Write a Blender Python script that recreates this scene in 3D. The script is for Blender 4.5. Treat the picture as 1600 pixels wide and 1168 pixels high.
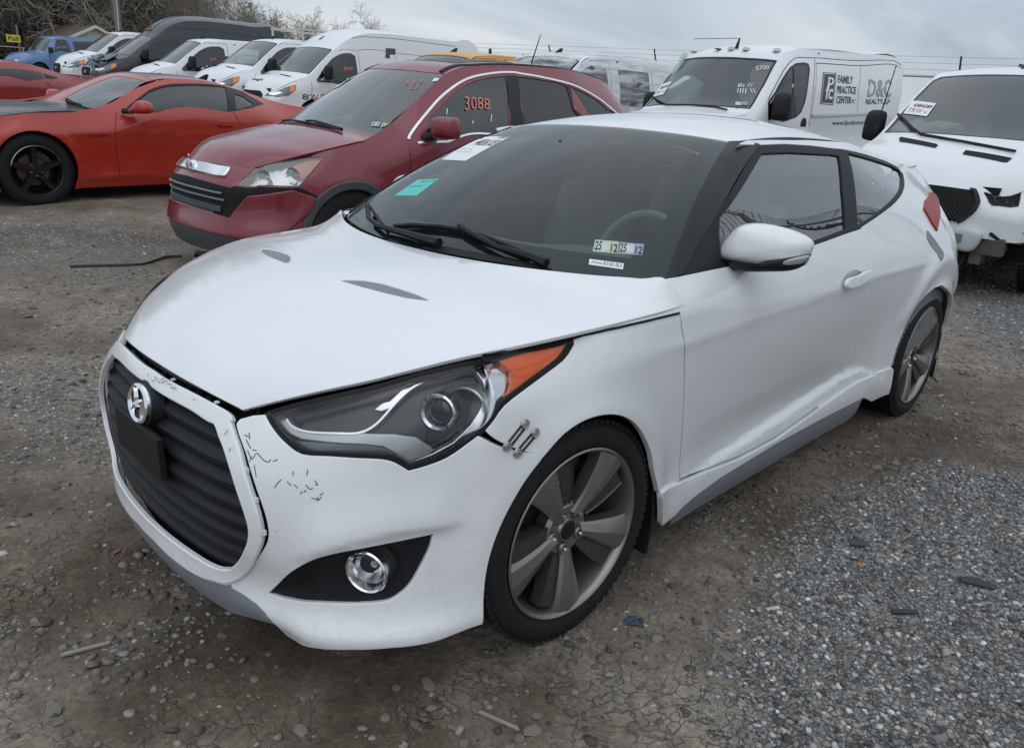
import bpy, bmesh, math, random
import numpy as np
from mathutils import Vector, Matrix
from mathutils.bvhtree import BVHTree
from mathutils.geometry import delaunay_2d_cdt

random.seed(7); RNG = np.random.RandomState(7)
for o in list(bpy.data.objects): bpy.data.objects.remove(o)
scene = bpy.context.scene
COL = scene.collection

# ------------------------------------------------------------------ camera
IMG_W, IMG_H, FPX = 1600.0, 1168.0, 1176.25
def cam_axes(yaw, pitch, roll):
    fw = np.array([math.cos(pitch)*math.cos(yaw), math.cos(pitch)*math.sin(yaw), -math.sin(pitch)])
    ri = np.cross(fw, [0, 0, 1]); ri /= np.linalg.norm(ri)
    up = np.cross(ri, fw); c, s = math.cos(roll), math.sin(roll)
    return np.stack([fw, ri*c+up*s, up*c-ri*s])
YAW = -2.367904
CAM_P = np.array([1.40365, 1.97427, 1.40])
CAM_A = cam_axes(YAW, math.radians(20.40), math.radians(3.8))        # level world
LOC_P = np.array([1.40365, 1.97427, 1.36764])
LOC_A = cam_axes(YAW, .3297024, .0476982)                            # measured in the white car's own frame
cd = bpy.data.cameras.new('camera'); co = bpy.data.objects.new('camera', cd); COL.objects.link(co)
cd.sensor_fit = 'HORIZONTAL'; cd.sensor_width = 36.0; cd.lens = 36.0*FPX/IMG_W
cd.clip_start = .05; cd.clip_end = 3000
fw, ri, up = CAM_A
co.matrix_world = Matrix(((ri[0], up[0], -fw[0], CAM_P[0]), (ri[1], up[1], -fw[1], CAM_P[1]), (ri[2], up[2], -fw[2], CAM_P[2]), (0, 0, 0, 1)))
scene.camera = co

# ------------------------------------------------------------------ light
SUN_EL, SUN_ROT = math.radians(58), math.radians(60)
w = bpy.data.worlds.new('World'); scene.world = w; w.use_nodes = True
nt = w.node_tree; nt.nodes.clear()
def wn(t, **k):
    n = nt.nodes.new(t)
    for a, b in k.items(): setattr(n, a, b)
    return n
sky = wn('ShaderNodeTexSky', sky_type='NISHITA', sun_disc=False, sun_elevation=SUN_EL, sun_rotation=SUN_ROT)
sky.air_density = 1.0; sky.dust_density = 2.0; sky.ozone_density = 1.5
bg = wn('ShaderNodeBackground'); out = wn('ShaderNodeOutputWorld')
tc = wn('ShaderNodeTexCoord'); sep = wn('ShaderNodeSeparateXYZ')
nt.links.new(tc.outputs['Generated'], sep.inputs[0])
# project the direction onto a flat cloud ceiling so the bands thin out towards the horizon
mz = wn('ShaderNodeMath', operation='MAXIMUM'); mz.inputs[1].default_value = 0.0
nt.links.new(sep.outputs['Z'], mz.inputs[0])
az = wn('ShaderNodeMath', operation='ADD'); az.inputs[1].default_value = 0.22
nt.links.new(mz.outputs[0], az.inputs[0])
dx = wn('ShaderNodeMath', operation='DIVIDE'); dy = wn('ShaderNodeMath', operation='DIVIDE')
nt.links.new(sep.outputs['X'], dx.inputs[0]); nt.links.new(az.outputs[0], dx.inputs[1])
nt.links.new(sep.outputs['Y'], dy.inputs[0]); nt.links.new(az.outputs[0], dy.inputs[1])
cmb = wn('ShaderNodeCombineXYZ')
nt.links.new(dx.outputs[0], cmb.inputs[0]); nt.links.new(dy.outputs[0], cmb.inputs[1])
mp = wn('ShaderNodeMapping'); mp.inputs['Rotation'].default_value = (0, 0, math.radians(48)); mp.inputs['Scale'].default_value = (.35, .9, 1)
nt.links.new(cmb.outputs[0], mp.inputs[0])
n1 = wn('ShaderNodeTexNoise'); n1.inputs['Scale'].default_value = 1.1; n1.inputs['Detail'].default_value = 7; n1.inputs['Roughness'].default_value = .55; n1.inputs['Distortion'].default_value = .6
nt.links.new(mp.outputs[0], n1.inputs['Vector'])
cr = wn('ShaderNodeValToRGB'); e = cr.color_ramp.elements
e[0].position = .34; e[0].color = (3.4, 4.05, 4.75, 1)
e[1].position = .66; e[1].color = (6.3, 6.6, 6.9, 1)
m_ = e.new(.50); m_.color = (4.7, 5.3, 5.95, 1)
nt.links.new(n1.outputs['Fac'], cr.inputs[0])
mix = wn('ShaderNodeMix', data_type='RGBA'); mix.inputs['Factor'].default_value = .88
nt.links.new(sky.outputs[0], mix.inputs['A']); nt.links.new(cr.outputs[0], mix.inputs['B'])
lum = wn('ShaderNodeMath', operation='MULTIPLY_ADD'); lum.inputs[1].default_value = .55; lum.inputs[2].default_value = .95   # an overcast sky is brighter overhead
nt.links.new(mz.outputs[0], lum.inputs[0])
vm = wn('ShaderNodeVectorMath', operation='SCALE'); nt.links.new(mix.outputs['Result'], vm.inputs[0]); nt.links.new(lum.outputs[0], vm.inputs['Scale'])
nt.links.new(vm.outputs[0], bg.inputs[0]); nt.links.new(bg.outputs[0], out.inputs[0])
bg.inputs[1].default_value = .10
sd = bpy.data.lights.new('sun', 'SUN'); sd.energy = .5; sd.angle = math.radians(80); sd.color = (1, .97, .93)
so = bpy.data.objects.new('sun', sd); COL.objects.link(so)
d_ = Vector((math.sin(SUN_ROT)*math.cos(SUN_EL), math.cos(SUN_ROT)*math.cos(SUN_EL), math.sin(SUN_EL)))
so.rotation_euler = d_.to_track_quat('Z', 'Y').to_euler()
scene.view_settings.view_transform = 'Standard'; scene.view_settings.look = 'None'
scene.view_settings.exposure = .30; scene.view_settings.gamma = 1; scene.view_settings.use_curve_mapping = False
scene.render.engine = 'CYCLES'
scene.cycles.max_bounces = 8; scene.cycles.transparent_max_bounces = 24
scene.render.resolution_x = 1024; scene.render.resolution_y = 747

# ------------------------------------------------------------------ materials
MATS = {}
def mat(name, col, rough=.5, metal=0, coat=0, noise=0, nscale=8, bump=0, bscale=60, spec=.5, emis=None, alpha=1, dust=0, coord='Object'):
    if name in MATS: return MATS[name]
    m = bpy.data.materials.new(name); m.use_nodes = True; t = m.node_tree
    b = t.nodes['Principled BSDF']
    b.inputs['Base Color'].default_value = (*col, 1); b.inputs['Roughness'].default_value = rough
    b.inputs['Metallic'].default_value = metal; b.inputs['Coat Weight'].default_value = coat
    b.inputs['Coat Roughness'].default_value = .06; b.inputs['Specular IOR Level'].default_value = spec
    if noise or bump or dust:
        tcn = t.nodes.new('ShaderNodeTexCoord'); nn = t.nodes.new('ShaderNodeTexNoise')
        nn.inputs['Scale'].default_value = nscale; nn.inputs['Detail'].default_value = 6
        t.links.new(tcn.outputs[coord], nn.inputs['Vector'])
        if noise:
            mx = t.nodes.new('ShaderNodeMix'); mx.data_type = 'RGBA'
            mx.inputs['A'].default_value = (*[c*(1-noise) for c in col], 1); mx.inputs['B'].default_value = (*[min(1, c*(1+noise)) for c in col], 1)
            t.links.new(nn.outputs['Fac'], mx.inputs['Factor']); t.links.new(mx.outputs['Result'], b.inputs['Base Color'])
        if dust:
            mr = t.nodes.new('ShaderNodeMapRange'); mr.inputs[1].default_value = .3; mr.inputs[2].default_value = .75
            mr.inputs[3].default_value = rough; mr.inputs[4].default_value = min(1, rough+dust)
            t.links.new(nn.outputs['Fac'], mr.inputs[0]); t.links.new(mr.outputs[0], b.inputs['Roughness'])
        if bump:
            n2 = t.nodes.new('ShaderNodeTexNoise'); n2.inputs['Scale'].default_value = bscale; n2.inputs['Detail'].default_value = 4
            t.links.new(tcn.outputs[coord], n2.inputs['Vector'])
            bp = t.nodes.new('ShaderNodeBump'); bp.inputs['Strength'].default_value = bump; bp.inputs['Distance'].default_value = .01
            t.links.new(n2.outputs['Fac'], bp.inputs['Height']); t.links.new(bp.outputs[0], b.inputs['Normal'])
    if emis:
        b.inputs['Emission Color'].default_value = (*emis, 1); b.inputs['Emission Strength'].default_value = 1
    MATS[name] = m; return m
def glass(name, tint=(.5, .55, .54), op=0.25, body=(.05, .06, .06), rough=.0, f0=.045, k=1.25):
    """thin tinted pane: part see-through, part dusty film, sky reflection by angle"""
    if name in MATS: return MATS[name]
    m = bpy.data.materials.new(name); m.use_nodes = True; t = m.node_tree; t.nodes.clear()
    N = t.nodes.new; L = t.links.new
    o = N('ShaderNodeOutputMaterial'); tr = N('ShaderNodeBsdfTransparent'); tr.inputs[0].default_value = (*tint, 1)
    df = N('ShaderNodeBsdfDiffuse'); df.inputs[0].default_value = (*body, 1)
    gl = N('ShaderNodeBsdfGlossy'); gl.inputs['Roughness'].default_value = rough; gl.inputs[0].default_value = (1, 1, 1, 1)
    m1 = N('ShaderNodeMixShader'); m1.inputs[0].default_value = op; L(tr.outputs[0], m1.inputs[1]); L(df.outputs[0], m1.inputs[2])
    fr = N('ShaderNodeFresnel'); fr.inputs[0].default_value = 1.55
    mr = N('ShaderNodeMath'); mr.operation = 'MULTIPLY_ADD'; mr.inputs[1].default_value = k; mr.inputs[2].default_value = f0-.045; L(fr.outputs[0], mr.inputs[0])
    m2 = N('ShaderNodeMixShader'); L(mr.outputs[0], m2.inputs[0]); L(m1.outputs[0], m2.inputs[1]); L(gl.outputs[0], m2.inputs[2])
    L(m2.outputs[0], o.inputs[0]); MATS[name] = m; return m

# ------------------------------------------------------------------ objects
def uname(n): return n
def link(name, me, parent=None, m=None):
    o = bpy.data.objects.new(name, me); COL.objects.link(o)
    if parent is not None: o.parent = parent
    if m is not None and me is not None: me.materials.append(m)
    return o
def tag(o, label=None, cat=None, group=None, kind=None):
    if label: o['label'] = label
    if cat: o['category'] = cat
    if group: o['group'] = group
    if kind: o['kind'] = kind
    return o
def thing(name, label, cat, M4=None, group=None):
    o = bpy.data.objects.new(name, None); COL.objects.link(o); o.empty_display_size = .1
    if M4 is not None: o.matrix_world = M4
    return tag(o, label, cat, group)
def mesh_np(name, V, F, smooth=True, normals=None):
    V = np.asarray(V, float); me = bpy.data.meshes.new(name)
    me.from_pydata(V.tolist(), [], [list(map(int, f)) for f in F])
    if smooth: me.polygons.foreach_set('use_smooth', [True]*len(me.polygons))
    me.update()
    if normals is not None and smooth:
        me.normals_split_custom_set_from_vertices([tuple(n) for n in normals])
    return me
class MB:
    """collects simple solids into one mesh"""
    def __init__(s): s.V = []; s.F = []
    def add(s, V, F):
        k = len(s.V); s.V += [tuple(map(float, v)) for v in V]; s.F += [[i+k for i in f] for f in F]; return s
    def box(s, c, d, R=None, taper=1.0):
        hx, hy, hz = d[0]/2, d[1]/2, d[2]/2; P = []
        for z, t in ((-hz, 1), (hz, taper)):
            for x, y in ((-hx, -hy), (hx, -hy), (hx, hy), (-hx, hy)): P.append((x*t, y*t, z))
        P = np.array(P)
        if R is not None: P = P@np.asarray(R).T
        return s.add(P+np.array(c), [(0, 3, 2, 1), (4, 5, 6, 7), (0, 1, 5, 4), (1, 2, 6, 5), (2, 3, 7, 6), (3, 0, 4, 7)])
    def tube(s, pts, r, n=6, cap=True):
        pts = [np.array(p, float) for p in pts]; k0 = len(s.V); m = len(pts)
        rr = r if hasattr(r, '__len__') else [r]*m; ref = None
        for i, p in enumerate(pts):
            d = pts[min(i+1, m-1)]-pts[max(i-1, 0)]; d = d/(np.linalg.norm(d)+1e-9)
            if ref is None: ref = np.array([0, 0, 1.]) if abs(d[2]) < .9 else np.array([1., 0, 0])
            a = np.cross(d, ref); a /= np.linalg.norm(a)+1e-9; b = np.cross(d, a); ref = np.cross(a, d)
            for j in range(n):
                t = 2*math.pi*j/n; s.V.append(tuple(p+rr[i]*(a*math.cos(t)+b*math.sin(t))))
        for i in range(m-1):
            for j in range(n):
                s.F.append([k0+i*n+j, k0+i*n+(j+1) % n, k0+(i+1)*n+(j+1) % n, k0+(i+1)*n+j])
        if cap: s.F.append([k0+j for j in range(n)][::-1]); s.F.append([k0+(m-1)*n+j for j in range(n)])
        return s
    def lathe(s, prof, n=32, axis='y', c=(0, 0, 0), closed=False):
        """prof: (radius, axial) list"""
        k0 = len(s.V)
        for r, a in prof:
            for j in range(n):
                t = 2*math.pi*j/n; u, v = r*math.cos(t), r*math.sin(t)
                P = {'y': (u, a, v), 'x': (a, u, v), 'z': (u, v, a)}[axis]
                s.V.append(tuple(np.array(P)+c))
        m = len(prof)
        for i in range(m-1 if not closed else m):
            i2 = (i+1) % m
            for j in range(n): s.F.append([k0+i*n+j, k0+i*n+(j+1) % n, k0+i2*n+(j+1) % n, k0+i2*n+j])
        return s
    def prism(s, poly, h0, h1, fn):
        """poly 2-D outline, fn(u,v,h)->xyz"""
        n = len(poly); a = [fn(u, v, h0) for u, v in poly]; b = [fn(u, v, h1) for u, v in poly]
        return s.add(a+b, [list(range(n))[::-1], list(range(n, 2*n))]+[[i, (i+1) % n, n+(i+1) % n, n+i] for i in range(n)])
    def make(s, name, m, parent=None, smooth=False, angle=None, bevel=0):
        me = mesh_np(name, s.V, s.F, smooth=False)
        bm = bmesh.new(); bm.from_mesh(me); bmesh.ops.recalc_face_normals(bm, faces=bm.faces)
        if bevel:
            es = [e for e in bm.edges if len(e.link_faces) == 2 and e.calc_face_angle(0) > .6]
            bmesh.ops.bevel(bm, geom=es, offset=bevel, segments=2, affect='EDGES', profile=.6)
        bm.to_mesh(me); bm.free()
        if smooth:
            me.polygons.foreach_set('use_smooth', [True]*len(me.polygons))
            me.set_sharp_from_angle(angle=math.radians(angle or 40))
        return link(name, me, parent, m)

# ------------------------------------------------------------------ surfaces
def crom(x, X, Y):
    """cubic hermite through (X,Y[...,k]) with limited finite-difference slopes, evaluated at x"""
    X = np.asarray(X, float); Y = np.asarray(Y, float); h = np.diff(X); sh = (-1,)+(1,)*(Y.ndim-1)
    s = np.diff(Y, axis=0)/h.reshape(sh); T = np.empty_like(Y)
    T[1:-1] = (s[:-1]*h[1:].reshape(sh)+s[1:]*h[:-1].reshape(sh))/(h[:-1]+h[1:]).reshape(sh)
    T[0] = 1.5*s[0]-.5*T[1] if len(X) > 2 else s[0]; T[-1] = 1.5*s[-1]-.5*T[-2] if len(X) > 2 else s[-1]
    i = np.clip(np.searchsorted(X, x, side='right')-1, 0, len(X)-2); t = ((x-X[i])/h[i]).reshape(sh); hh = h[i].reshape(sh)
    return ((2*t**3-3*t**2+1)*Y[i]+(t**3-2*t**2+t)*hh*T[i]+(-2*t**3+3*t**2)*Y[i+1]+(t**3-t**2)*hh*T[i+1])
class View:
    """the photograph's camera seen from a vehicle's own frame: used to measure where a traced line lies on its body"""
    def __init__(s, P, A): s.P = P; s.A = A
    def ray(s, px, py):
        d = s.A[0]+s.A[1]*(px-IMG_W/2)/FPX-s.A[2]*(py-IMG_H/2)/FPX; return d/np.linalg.norm(d)
    def pr(s, P):
        d = np.asarray(P, float)-s.P; z = d@s.A[0]; z = np.where(np.abs(z) < 1e-6, 1e-6, z)
        return np.stack([IMG_W/2+FPX*(d@s.A[1])/z, IMG_H/2-FPX*(d@s.A[2])/z], -1)
    def at(s, px, py, ax, v):
        d = s.ray(px, py); i = 'xyz'.index(ax); return s.P+d*(v-s.P[i])/d[i]
class Surf:
    """P: array [nu][nv][3] on parameters U,V; dense-sampled, then evaluated bilinearly. sym: u=0 lies on the car's mid plane"""
    def __init__(s, U, V, P, du=.015, dv=.015, sym=False, feat=None, view=None):
        U = np.asarray(U, float); V = np.asarray(V, float); P = np.asarray(P, float)
        if sym:
            m = P[1:4][::-1]*np.array([1, -1, 1]); U2 = np.concatenate([-U[1:4][::-1]+2*U[0], U]); P = np.concatenate([m, P]); 
        else: U2 = U
        s.u = np.linspace(U[0], U[-1], max(3, int((U[-1]-U[0])/du)+1)); s.v = np.linspace(V[0], V[-1], max(3, int((V[-1]-V[0])/dv)+1))
        A = crom(s.u, U2, P); A = np.swapaxes(crom(s.v, V, np.swapaxes(A, 0, 1)), 0, 1)
        s.G = A; s.sym = sym; s.view = view; s._norm()
        if feat is not None:
            s.G = feat(s.G, s.N, *np.meshgrid(s.u, s.v, indexing='ij')); s._norm()
        s._bvh = None
    def _norm(s):
        gu = np.gradient(s.G, s.u, axis=0); gv = np.gradient(s.G, s.v, axis=1)
        if s.sym: gu[0, :, 0] = 0; gu[0, :, 2] = 0
        n = np.cross(gu, gv); s.N = n/(np.linalg.norm(n, axis=-1, keepdims=True)+1e-12)
    def _bi(s, A, uv):
        uv = np.atleast_2d(uv); fu = np.clip((uv[:, 0]-s.u[0])/(s.u[1]-s.u[0]), 0, len(s.u)-1.000001); fv = np.clip((uv[:, 1]-s.v[0])/(s.v[1]-s.v[0]), 0, len(s.v)-1.000001)
        i = fu.astype(int); j = fv.astype(int); a = (fu-i)[:, None]; b = (fv-j)[:, None]
        return A[i, j]*(1-a)*(1-b)+A[i+1, j]*a*(1-b)+A[i, j+1]*(1-a)*b+A[i+1, j+1]*a*b
    def P(s, uv): return s._bi(s.G, uv)
    def Nn(s, uv):
        n = s._bi(s.N, uv); return n/(np.linalg.norm(n, axis=-1, keepdims=True)+1e-12)
    def flipn(s): s.N = -s.N; return s
    def full(s):
        import copy
        t = copy.copy(s); M_ = np.array([1, -1, 1.]); t.G = np.concatenate([s.G[1:][::-1]*M_, s.G]); t.N = np.concatenate([s.N[1:][::-1]*M_, s.N]); t.u = np.concatenate([-s.u[1:][::-1], s.u]); t._bvh = None; return t
    def bvh(s):
        if s._bvh is None:
            nu, nv = len(s.u), len(s.v); idx = np.arange(nu*nv).reshape(nu, nv); q = np.stack([idx[:-1, :-1], idx[1:, :-1], idx[1:, 1:], idx[:-1, 1:]], -1).reshape(-1, 4)
            t = np.concatenate([q[:, [0, 1, 2]], q[:, [0, 2, 3]]]); s._t = t; g = s.G.reshape(-1, 3)
            s._bvh = BVHTree.FromPolygons(g.tolist(), t.tolist(), all_triangles=True)
            s._uvg = np.stack(np.meshgrid(s.u, s.v, indexing='ij'), -1).reshape(-1, 2)
            s._pix = s.view.pr(g)
        return s._bvh
    def pix(s, pts, clampy=None):
        """photo points -> surface parameters"""
        b = s.bvh(); g = s.G.reshape(-1, 3); o = []
        for (x, y) in pts:
            r = s.view.ray(x, y); h = b.ray_cast(Vector(s.view.P), Vector(r))
            if h[0] is None:
                k = np.argmin(((s._pix-np.array([x, y]))**2).sum(1)); o.append(tuple(s._uvg[k])); continue
            a, bb, c = s._t[h[2]]; A, B, Cc = g[a], g[bb], g[c]; p = np.array(h[0]); v0 = B-A; v1 = Cc-A; v2 = p-A
            d00, d01, d11, d20, d21 = v0@v0, v0@v1, v1@v1, v2@v0, v2@v1; dn = d00*d11-d01*d01
            bv = (d11*d20-d01*d21)/dn; bw = (d00*d21-d01*d20)/dn
            o.append(tuple(s._uvg[a]*(1-bv-bw)+s._uvg[bb]*bv+s._uvg[c]*bw))
        return o
    def near(s, xyz):
        """nearest surface parameters of 3-D points"""
        b = s.bvh(); g = s.G.reshape(-1, 3); o = []
        for q in np.atleast_2d(xyz):
            h = b.find_nearest(Vector(q)); a, bb, c = s._t[h[2]]; A, B, Cc = g[a], g[bb], g[c]; p = np.array(h[0]); v0 = B-A; v1 = Cc-A; v2 = p-A
            d00, d01, d11, d20, d21 = v0@v0, v0@v1, v1@v1, v2@v0, v2@v1; dn = d00*d11-d01*d01
            bv = (d11*d20-d01*d21)/dn; bw = (d00*d21-d01*d20)/dn
            o.append(tuple(s._uvg[a]*(1-bv-bw)+s._uvg[bb]*bv+s._uvg[c]*bw))
        return o
def dens(poly, step, closed=True):
    P = [np.array(p, float) for p in poly]; o = []
    for i in range(len(P) if closed else len(P)-1):
        a, b = P[i], P[(i+1) % len(P)]; n = max(1, int(np.linalg.norm(b-a)/step+.5))
        for k in range(n): o.append(a+(b-a)*k/n)
    if not closed: o.append(P[-1])
    return o
def smooth_poly(poly, n=4, closed=True, sharp=()):
    """Catmull-Rom through the points; indices in sharp stay corners"""
    P = [np.array(p, float) for p in poly]; N = len(P); o = []
    for i in range(N if closed else N-1):
        p1, p2 = P[i], P[(i+1) % N]; p0 = P[i-1] if (closed or i > 0) else p1; p3 = P[(i+2) % N] if (closed or i+2 < N) else p2
        if i in sharp: p0 = p1
        if (i+1) % N in sharp: p3 = p2
        for k in range(n):
            t = k/n; o.append(.5*((2*p1)+(p2-p0)*t+(2*p0-5*p1+4*p2-p3)*t*t+(3*p1-p0-3*p2+p3)*t**3))
    if not closed: o.append(P[-1])
    return o
def inside(pts, poly):
    pts = np.asarray(pts, float); poly = np.asarray(poly, float); x, y = pts[:, 0], pts[:, 1]; r = np.zeros(len(pts), bool); j = len(poly)-1
    for i in range(len(poly)):
        xi, yi = poly[i]; xj, yj = poly[j]; c = ((yi > y) != (yj > y)); 
        if c.any(): r ^= c & (x < (xj-xi)*(y-yi)/(yj-yi+1e-15)+xi)
        j = i
    return r
def edge_dist(pts, poly):
    P = np.asarray(poly, float); Q = np.roll(P, -1, axis=0); d = Q-P; L = (d**2).sum(1)+1e-15; best = np.full(len(pts), 9e9)
    for i in range(len(P)):
        t = np.clip(((pts-P[i])@d[i])/L[i], 0, 1); e_ = pts-P[i]-t[:, None]*d[i]; best = np.minimum(best, (e_**2).sum(1))
    return np.sqrt(best)
def trimesh(outer, holes=(), step=.04, bstep=.02):
    outer = dens(outer, bstep); holes = [dens(h, bstep) for h in holes]
    V = list(outer); E = [(i, (i+1) % len(outer)) for i in range(len(outer))]
    for h in holes:
        k = len(V); V += h; E += [(k+i, k+(i+1) % len(h)) for i in range(len(h))]
    P = np.array(outer); lo, hi = P.min(0), P.max(0)
    gx, gy = np.meshgrid(np.arange(lo[0]+step*.5, hi[0], step), np.arange(lo[1]+step*.5, hi[1], step*.9)); gx = gx+np.where(np.arange(gx.shape[0]) % 2, step/2, 0)[:, None]
    g = np.stack([gx.ravel(), gy.ravel()], 1)
    if len(g):
        k = inside(g, outer) & (edge_dist(g, outer) > step*.35)
        for h in holes:
            g2 = ~inside(g, h); k &= g2
            if k.any(): k[k] &= edge_dist(g[k], h) > step*.35
        g = g[k]
    V += [x for x in g]
    r = delaunay_2d_cdt([Vector(v) for v in V], E, [], 0, 1e-6); UV = np.array([tuple(v) for v in r[0]]); T = np.array([f for f in r[2]])
    c = UV[T].mean(1); k = inside(c, outer)
    for h in holes: k &= ~inside(c, h)
    T = T[k]; a = UV[T[:, 1]]-UV[T[:, 0]]; b = UV[T[:, 2]]-UV[T[:, 0]]; s = a[:, 0]*b[:, 1]-a[:, 1]*b[:, 0]; T = T[np.abs(s) > 1e-10]; s = s[np.abs(s) > 1e-10]
    T[s < 0] = T[s < 0][:, ::-1]; return UV, T
def boundary(T):
    E = {}
    for t in T:
        for i in range(3):
            a, b = t[i], t[(i+1) % 3]; E[(a, b)] = 1
    return [(a, b) for (a, b) in E if (b, a) not in E]
def panel(surf, outer, holes=(), name='panel', m=None, parent=None, side=1, off=0.0, thick=.012, step=.04, bstep=.018, both=False, roll=.0025, disp=None, uvs=False):
    """a sheet lying on surf inside the outline, edges turned inward by `thick`. side=-1: mirrored copy; both: left and right joined over the mid plane"""
    UV, T = trimesh(outer, holes, step, bstep)
    P = surf.P(UV); N = surf.Nn(UV)
    o = off if disp is None else off+disp(P, UV)[:, None]
    P = P+N*o
    if both: P[np.abs(P[:, 1]) < .004, 1] = 0
    V = [P]; NN = [N]; F = [t for t in T.tolist()]; k = len(P)
    if thick:
        bd = boundary(T)
        if both: bd = [(a, b) for a, b in bd if not (abs(P[a, 1]) < 1e-6 and abs(P[b, 1]) < 1e-6)]
        bv = sorted({i for e_ in bd for i in e_}); ix = {b: i for i, b in enumerate(bv)}
        # rolled lip then skirt
        A = P[bv]; Nb = N[bv]; outv = np.zeros_like(A)
        for a, b in bd:
            e_ = P[b]-P[a]; w_ = np.cross(e_, N[a]); w_ /= np.linalg.norm(w_)+1e-12; outv[ix[a]] += w_; outv[ix[b]] += w_
        outv /= np.linalg.norm(outv, axis=1, keepdims=True)+1e-12
        if both: outv[np.abs(A[:, 1]) < 1e-6, 1] = 0
        r_ = roll
        n1_ = Nb*.7+outv*.7; V += [A+outv*r_*.7-Nb*r_*.3, A+outv*r_-Nb*r_, A+outv*r_-Nb*thick]; NN += [n1_, outv, outv]
        nb = len(bv)
        for a, b in bd:
            i, j = ix[a], ix[b]
            F += [[a, k+i, k+j], [a, k+j, b]]
            for q in (0, 1): F += [[k+q*nb+i, k+(q+1)*nb+i, k+(q+1)*nb+j], [k+q*nb+i, k+(q+1)*nb+j, k+q*nb+j]]
    V = np.concatenate(V); NN = np.concatenate(NN); F = np.array(F); UVa = UV
    # orientation: make the first face agree with the surface normal
    f = F[:len(T)]; nrm = np.cross(V[f[:, 1]]-V[f[:, 0]], V[f[:, 2]]-V[f[:, 0]])
    if (nrm*NN[f[:, 0]]).sum() < 0: F = F[:, ::-1]
    S = np.array([1, -1, 1.])
    if side == -1: V = V*S; NN = NN*S; F = F[:, ::-1]
    if both:
        n0 = len(V); mid = np.abs(V[:, 1]) < 1e-6; mp_ = np.arange(n0)+n0; mp_[mid] = np.arange(n0)[mid]; NN[mid, 1] = 0; V = np.concatenate([V, V*S]); NN = np.concatenate([NN, NN*S]); F = np.concatenate([F, mp_[F][:, ::-1]])
        # drop the unused duplicates
        used = np.zeros(len(V), bool); used[F.ravel()] = True; r = np.cumsum(used)-1; V = V[used]; NN = NN[used]; F = r[F]
    NN = NN/(np.linalg.norm(NN, axis=1, keepdims=True)+1e-12)
    me = mesh_np(name, V, F, True, NN)
    return link(name, me, parent, m)
def tf_copy(o, parent): 
    c = o.copy(); COL.objects.link(c); c.parent = parent
    for ch in o.children: tf_copy(ch, c)
    return c

def text_mesh(txt, bold=False):
    c = bpy.data.curves.new('t', 'FONT'); c.body = txt; c.size = 1; c.resolution_u = 2; c.space_line = .95
    if bold: c.offset = .018
    o = bpy.data.objects.new('t', c); COL.objects.link(o); dg = bpy.context.evaluated_depsgraph_get()
    me = bpy.data.meshes.new_from_object(o.evaluated_get(dg)); V = np.array([v.co[:2] for v in me.vertices]); F = [list(p.vertices) for p in me.polygons]
    bpy.data.objects.remove(o); bpy.data.curves.remove(c); bpy.data.meshes.remove(me); return V, F
def decal(surf, quad, txt, m, parent, name='lettering', off=.0012, bold=False, shear=0, side=1):
    """flat print: txt stretched into the parameter quad (top-left, top-right, bottom-right, bottom-left)"""
    V, F = text_mesh(txt, bold); V[:, 0] += shear*V[:, 1]; lo, hi = V.min(0), V.max(0); n = (V-lo)/(hi-lo+1e-9); q = np.array(quad, float); a, b = n[:, :1], n[:, 1:]
    uv = q[3]*(1-a)*(1-b)+q[2]*a*(1-b)+q[0]*(1-a)*b+q[1]*a*b
    P = surf.P(uv)+surf.Nn(uv)*off
    if side == -1: P[:, 1] *= -1
    return link(name, mesh_np(name, P, F, False), parent, m)
def sheet(surf, quad, m, parent, name, off=.0008, n=6):
    q = np.array(quad, float); V = []; F = []
    for i in range(n+1):
        for j in range(n+1): a, b = i/n, j/n; V.append(q[0]*(1-a)*(1-b)+q[1]*a*(1-b)+q[3]*(1-a)*b+q[2]*a*b)
    P = surf.P(V)+surf.Nn(V)*off; N_ = surf.Nn(V)
    for i in range(n):
        for j in range(n): k = i*(n+1)+j; F.append([k, k+n+1, k+n+2, k+1])
    f = F[0]
    if np.cross(P[f[1]]-P[f[0]], P[f[2]]-P[f[0]])@N_[0] < 0: F = [x[::-1] for x in F]
    return link(name, mesh_np(name, P, F, True), parent, m)
def subq(q, a0, b0, a1, b1):
    """part of a quad: a across, b down, 0..1"""
    q = np.array(q, float); f = lambda a, b: tuple(q[0]*(1-a)*(1-b)+q[1]*a*(1-b)+q[2]*a*b+q[3]*(1-a)*b)
    return [f(a0, b0), f(a1, b0), f(a1, b1), f(a0, b1)]
# ================================================================== ground
def hash2(ix, iy, s):
    h = (ix*374761393+iy*668265263+s*982451653) & 0xFFFFFFFF; h = ((h ^ (h >> 13))*1274126177) & 0xFFFFFFFF; return ((h ^ (h >> 16)) & 0xFFFF)/65535.0
def vnoise(x, y, s=0):
    ix = np.floor(x).astype(np.int64); iy = np.floor(y).astype(np.int64); fx = x-ix; fy = y-iy; fx = fx*fx*(3-2*fx); fy = fy*fy*(3-2*fy)
    a, b, c, d = hash2(ix, iy, s), hash2(ix+1, iy, s), hash2(ix, iy+1, s), hash2(ix+1, iy+1, s); return (a*(1-fx)+b*fx)*(1-fy)+(c*(1-fx)+d*fx)*fy
CTRL = []
def ctrl(M4, pts, dz=0):
    for p in pts: q = M4 @ Vector(p); CTRL.append((q.x, q.y, q.z+dz))
def ss(x, a, b):
    t = np.clip((x-a)/(b-a), 0, 1); return t*t*(3-2*t)
M_loc = np.eye(4); Rm = CAM_A.T@LOC_A; M_loc[:3, :3] = Rm; M_loc[:3, 3] = CAM_P-Rm@LOC_P
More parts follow.
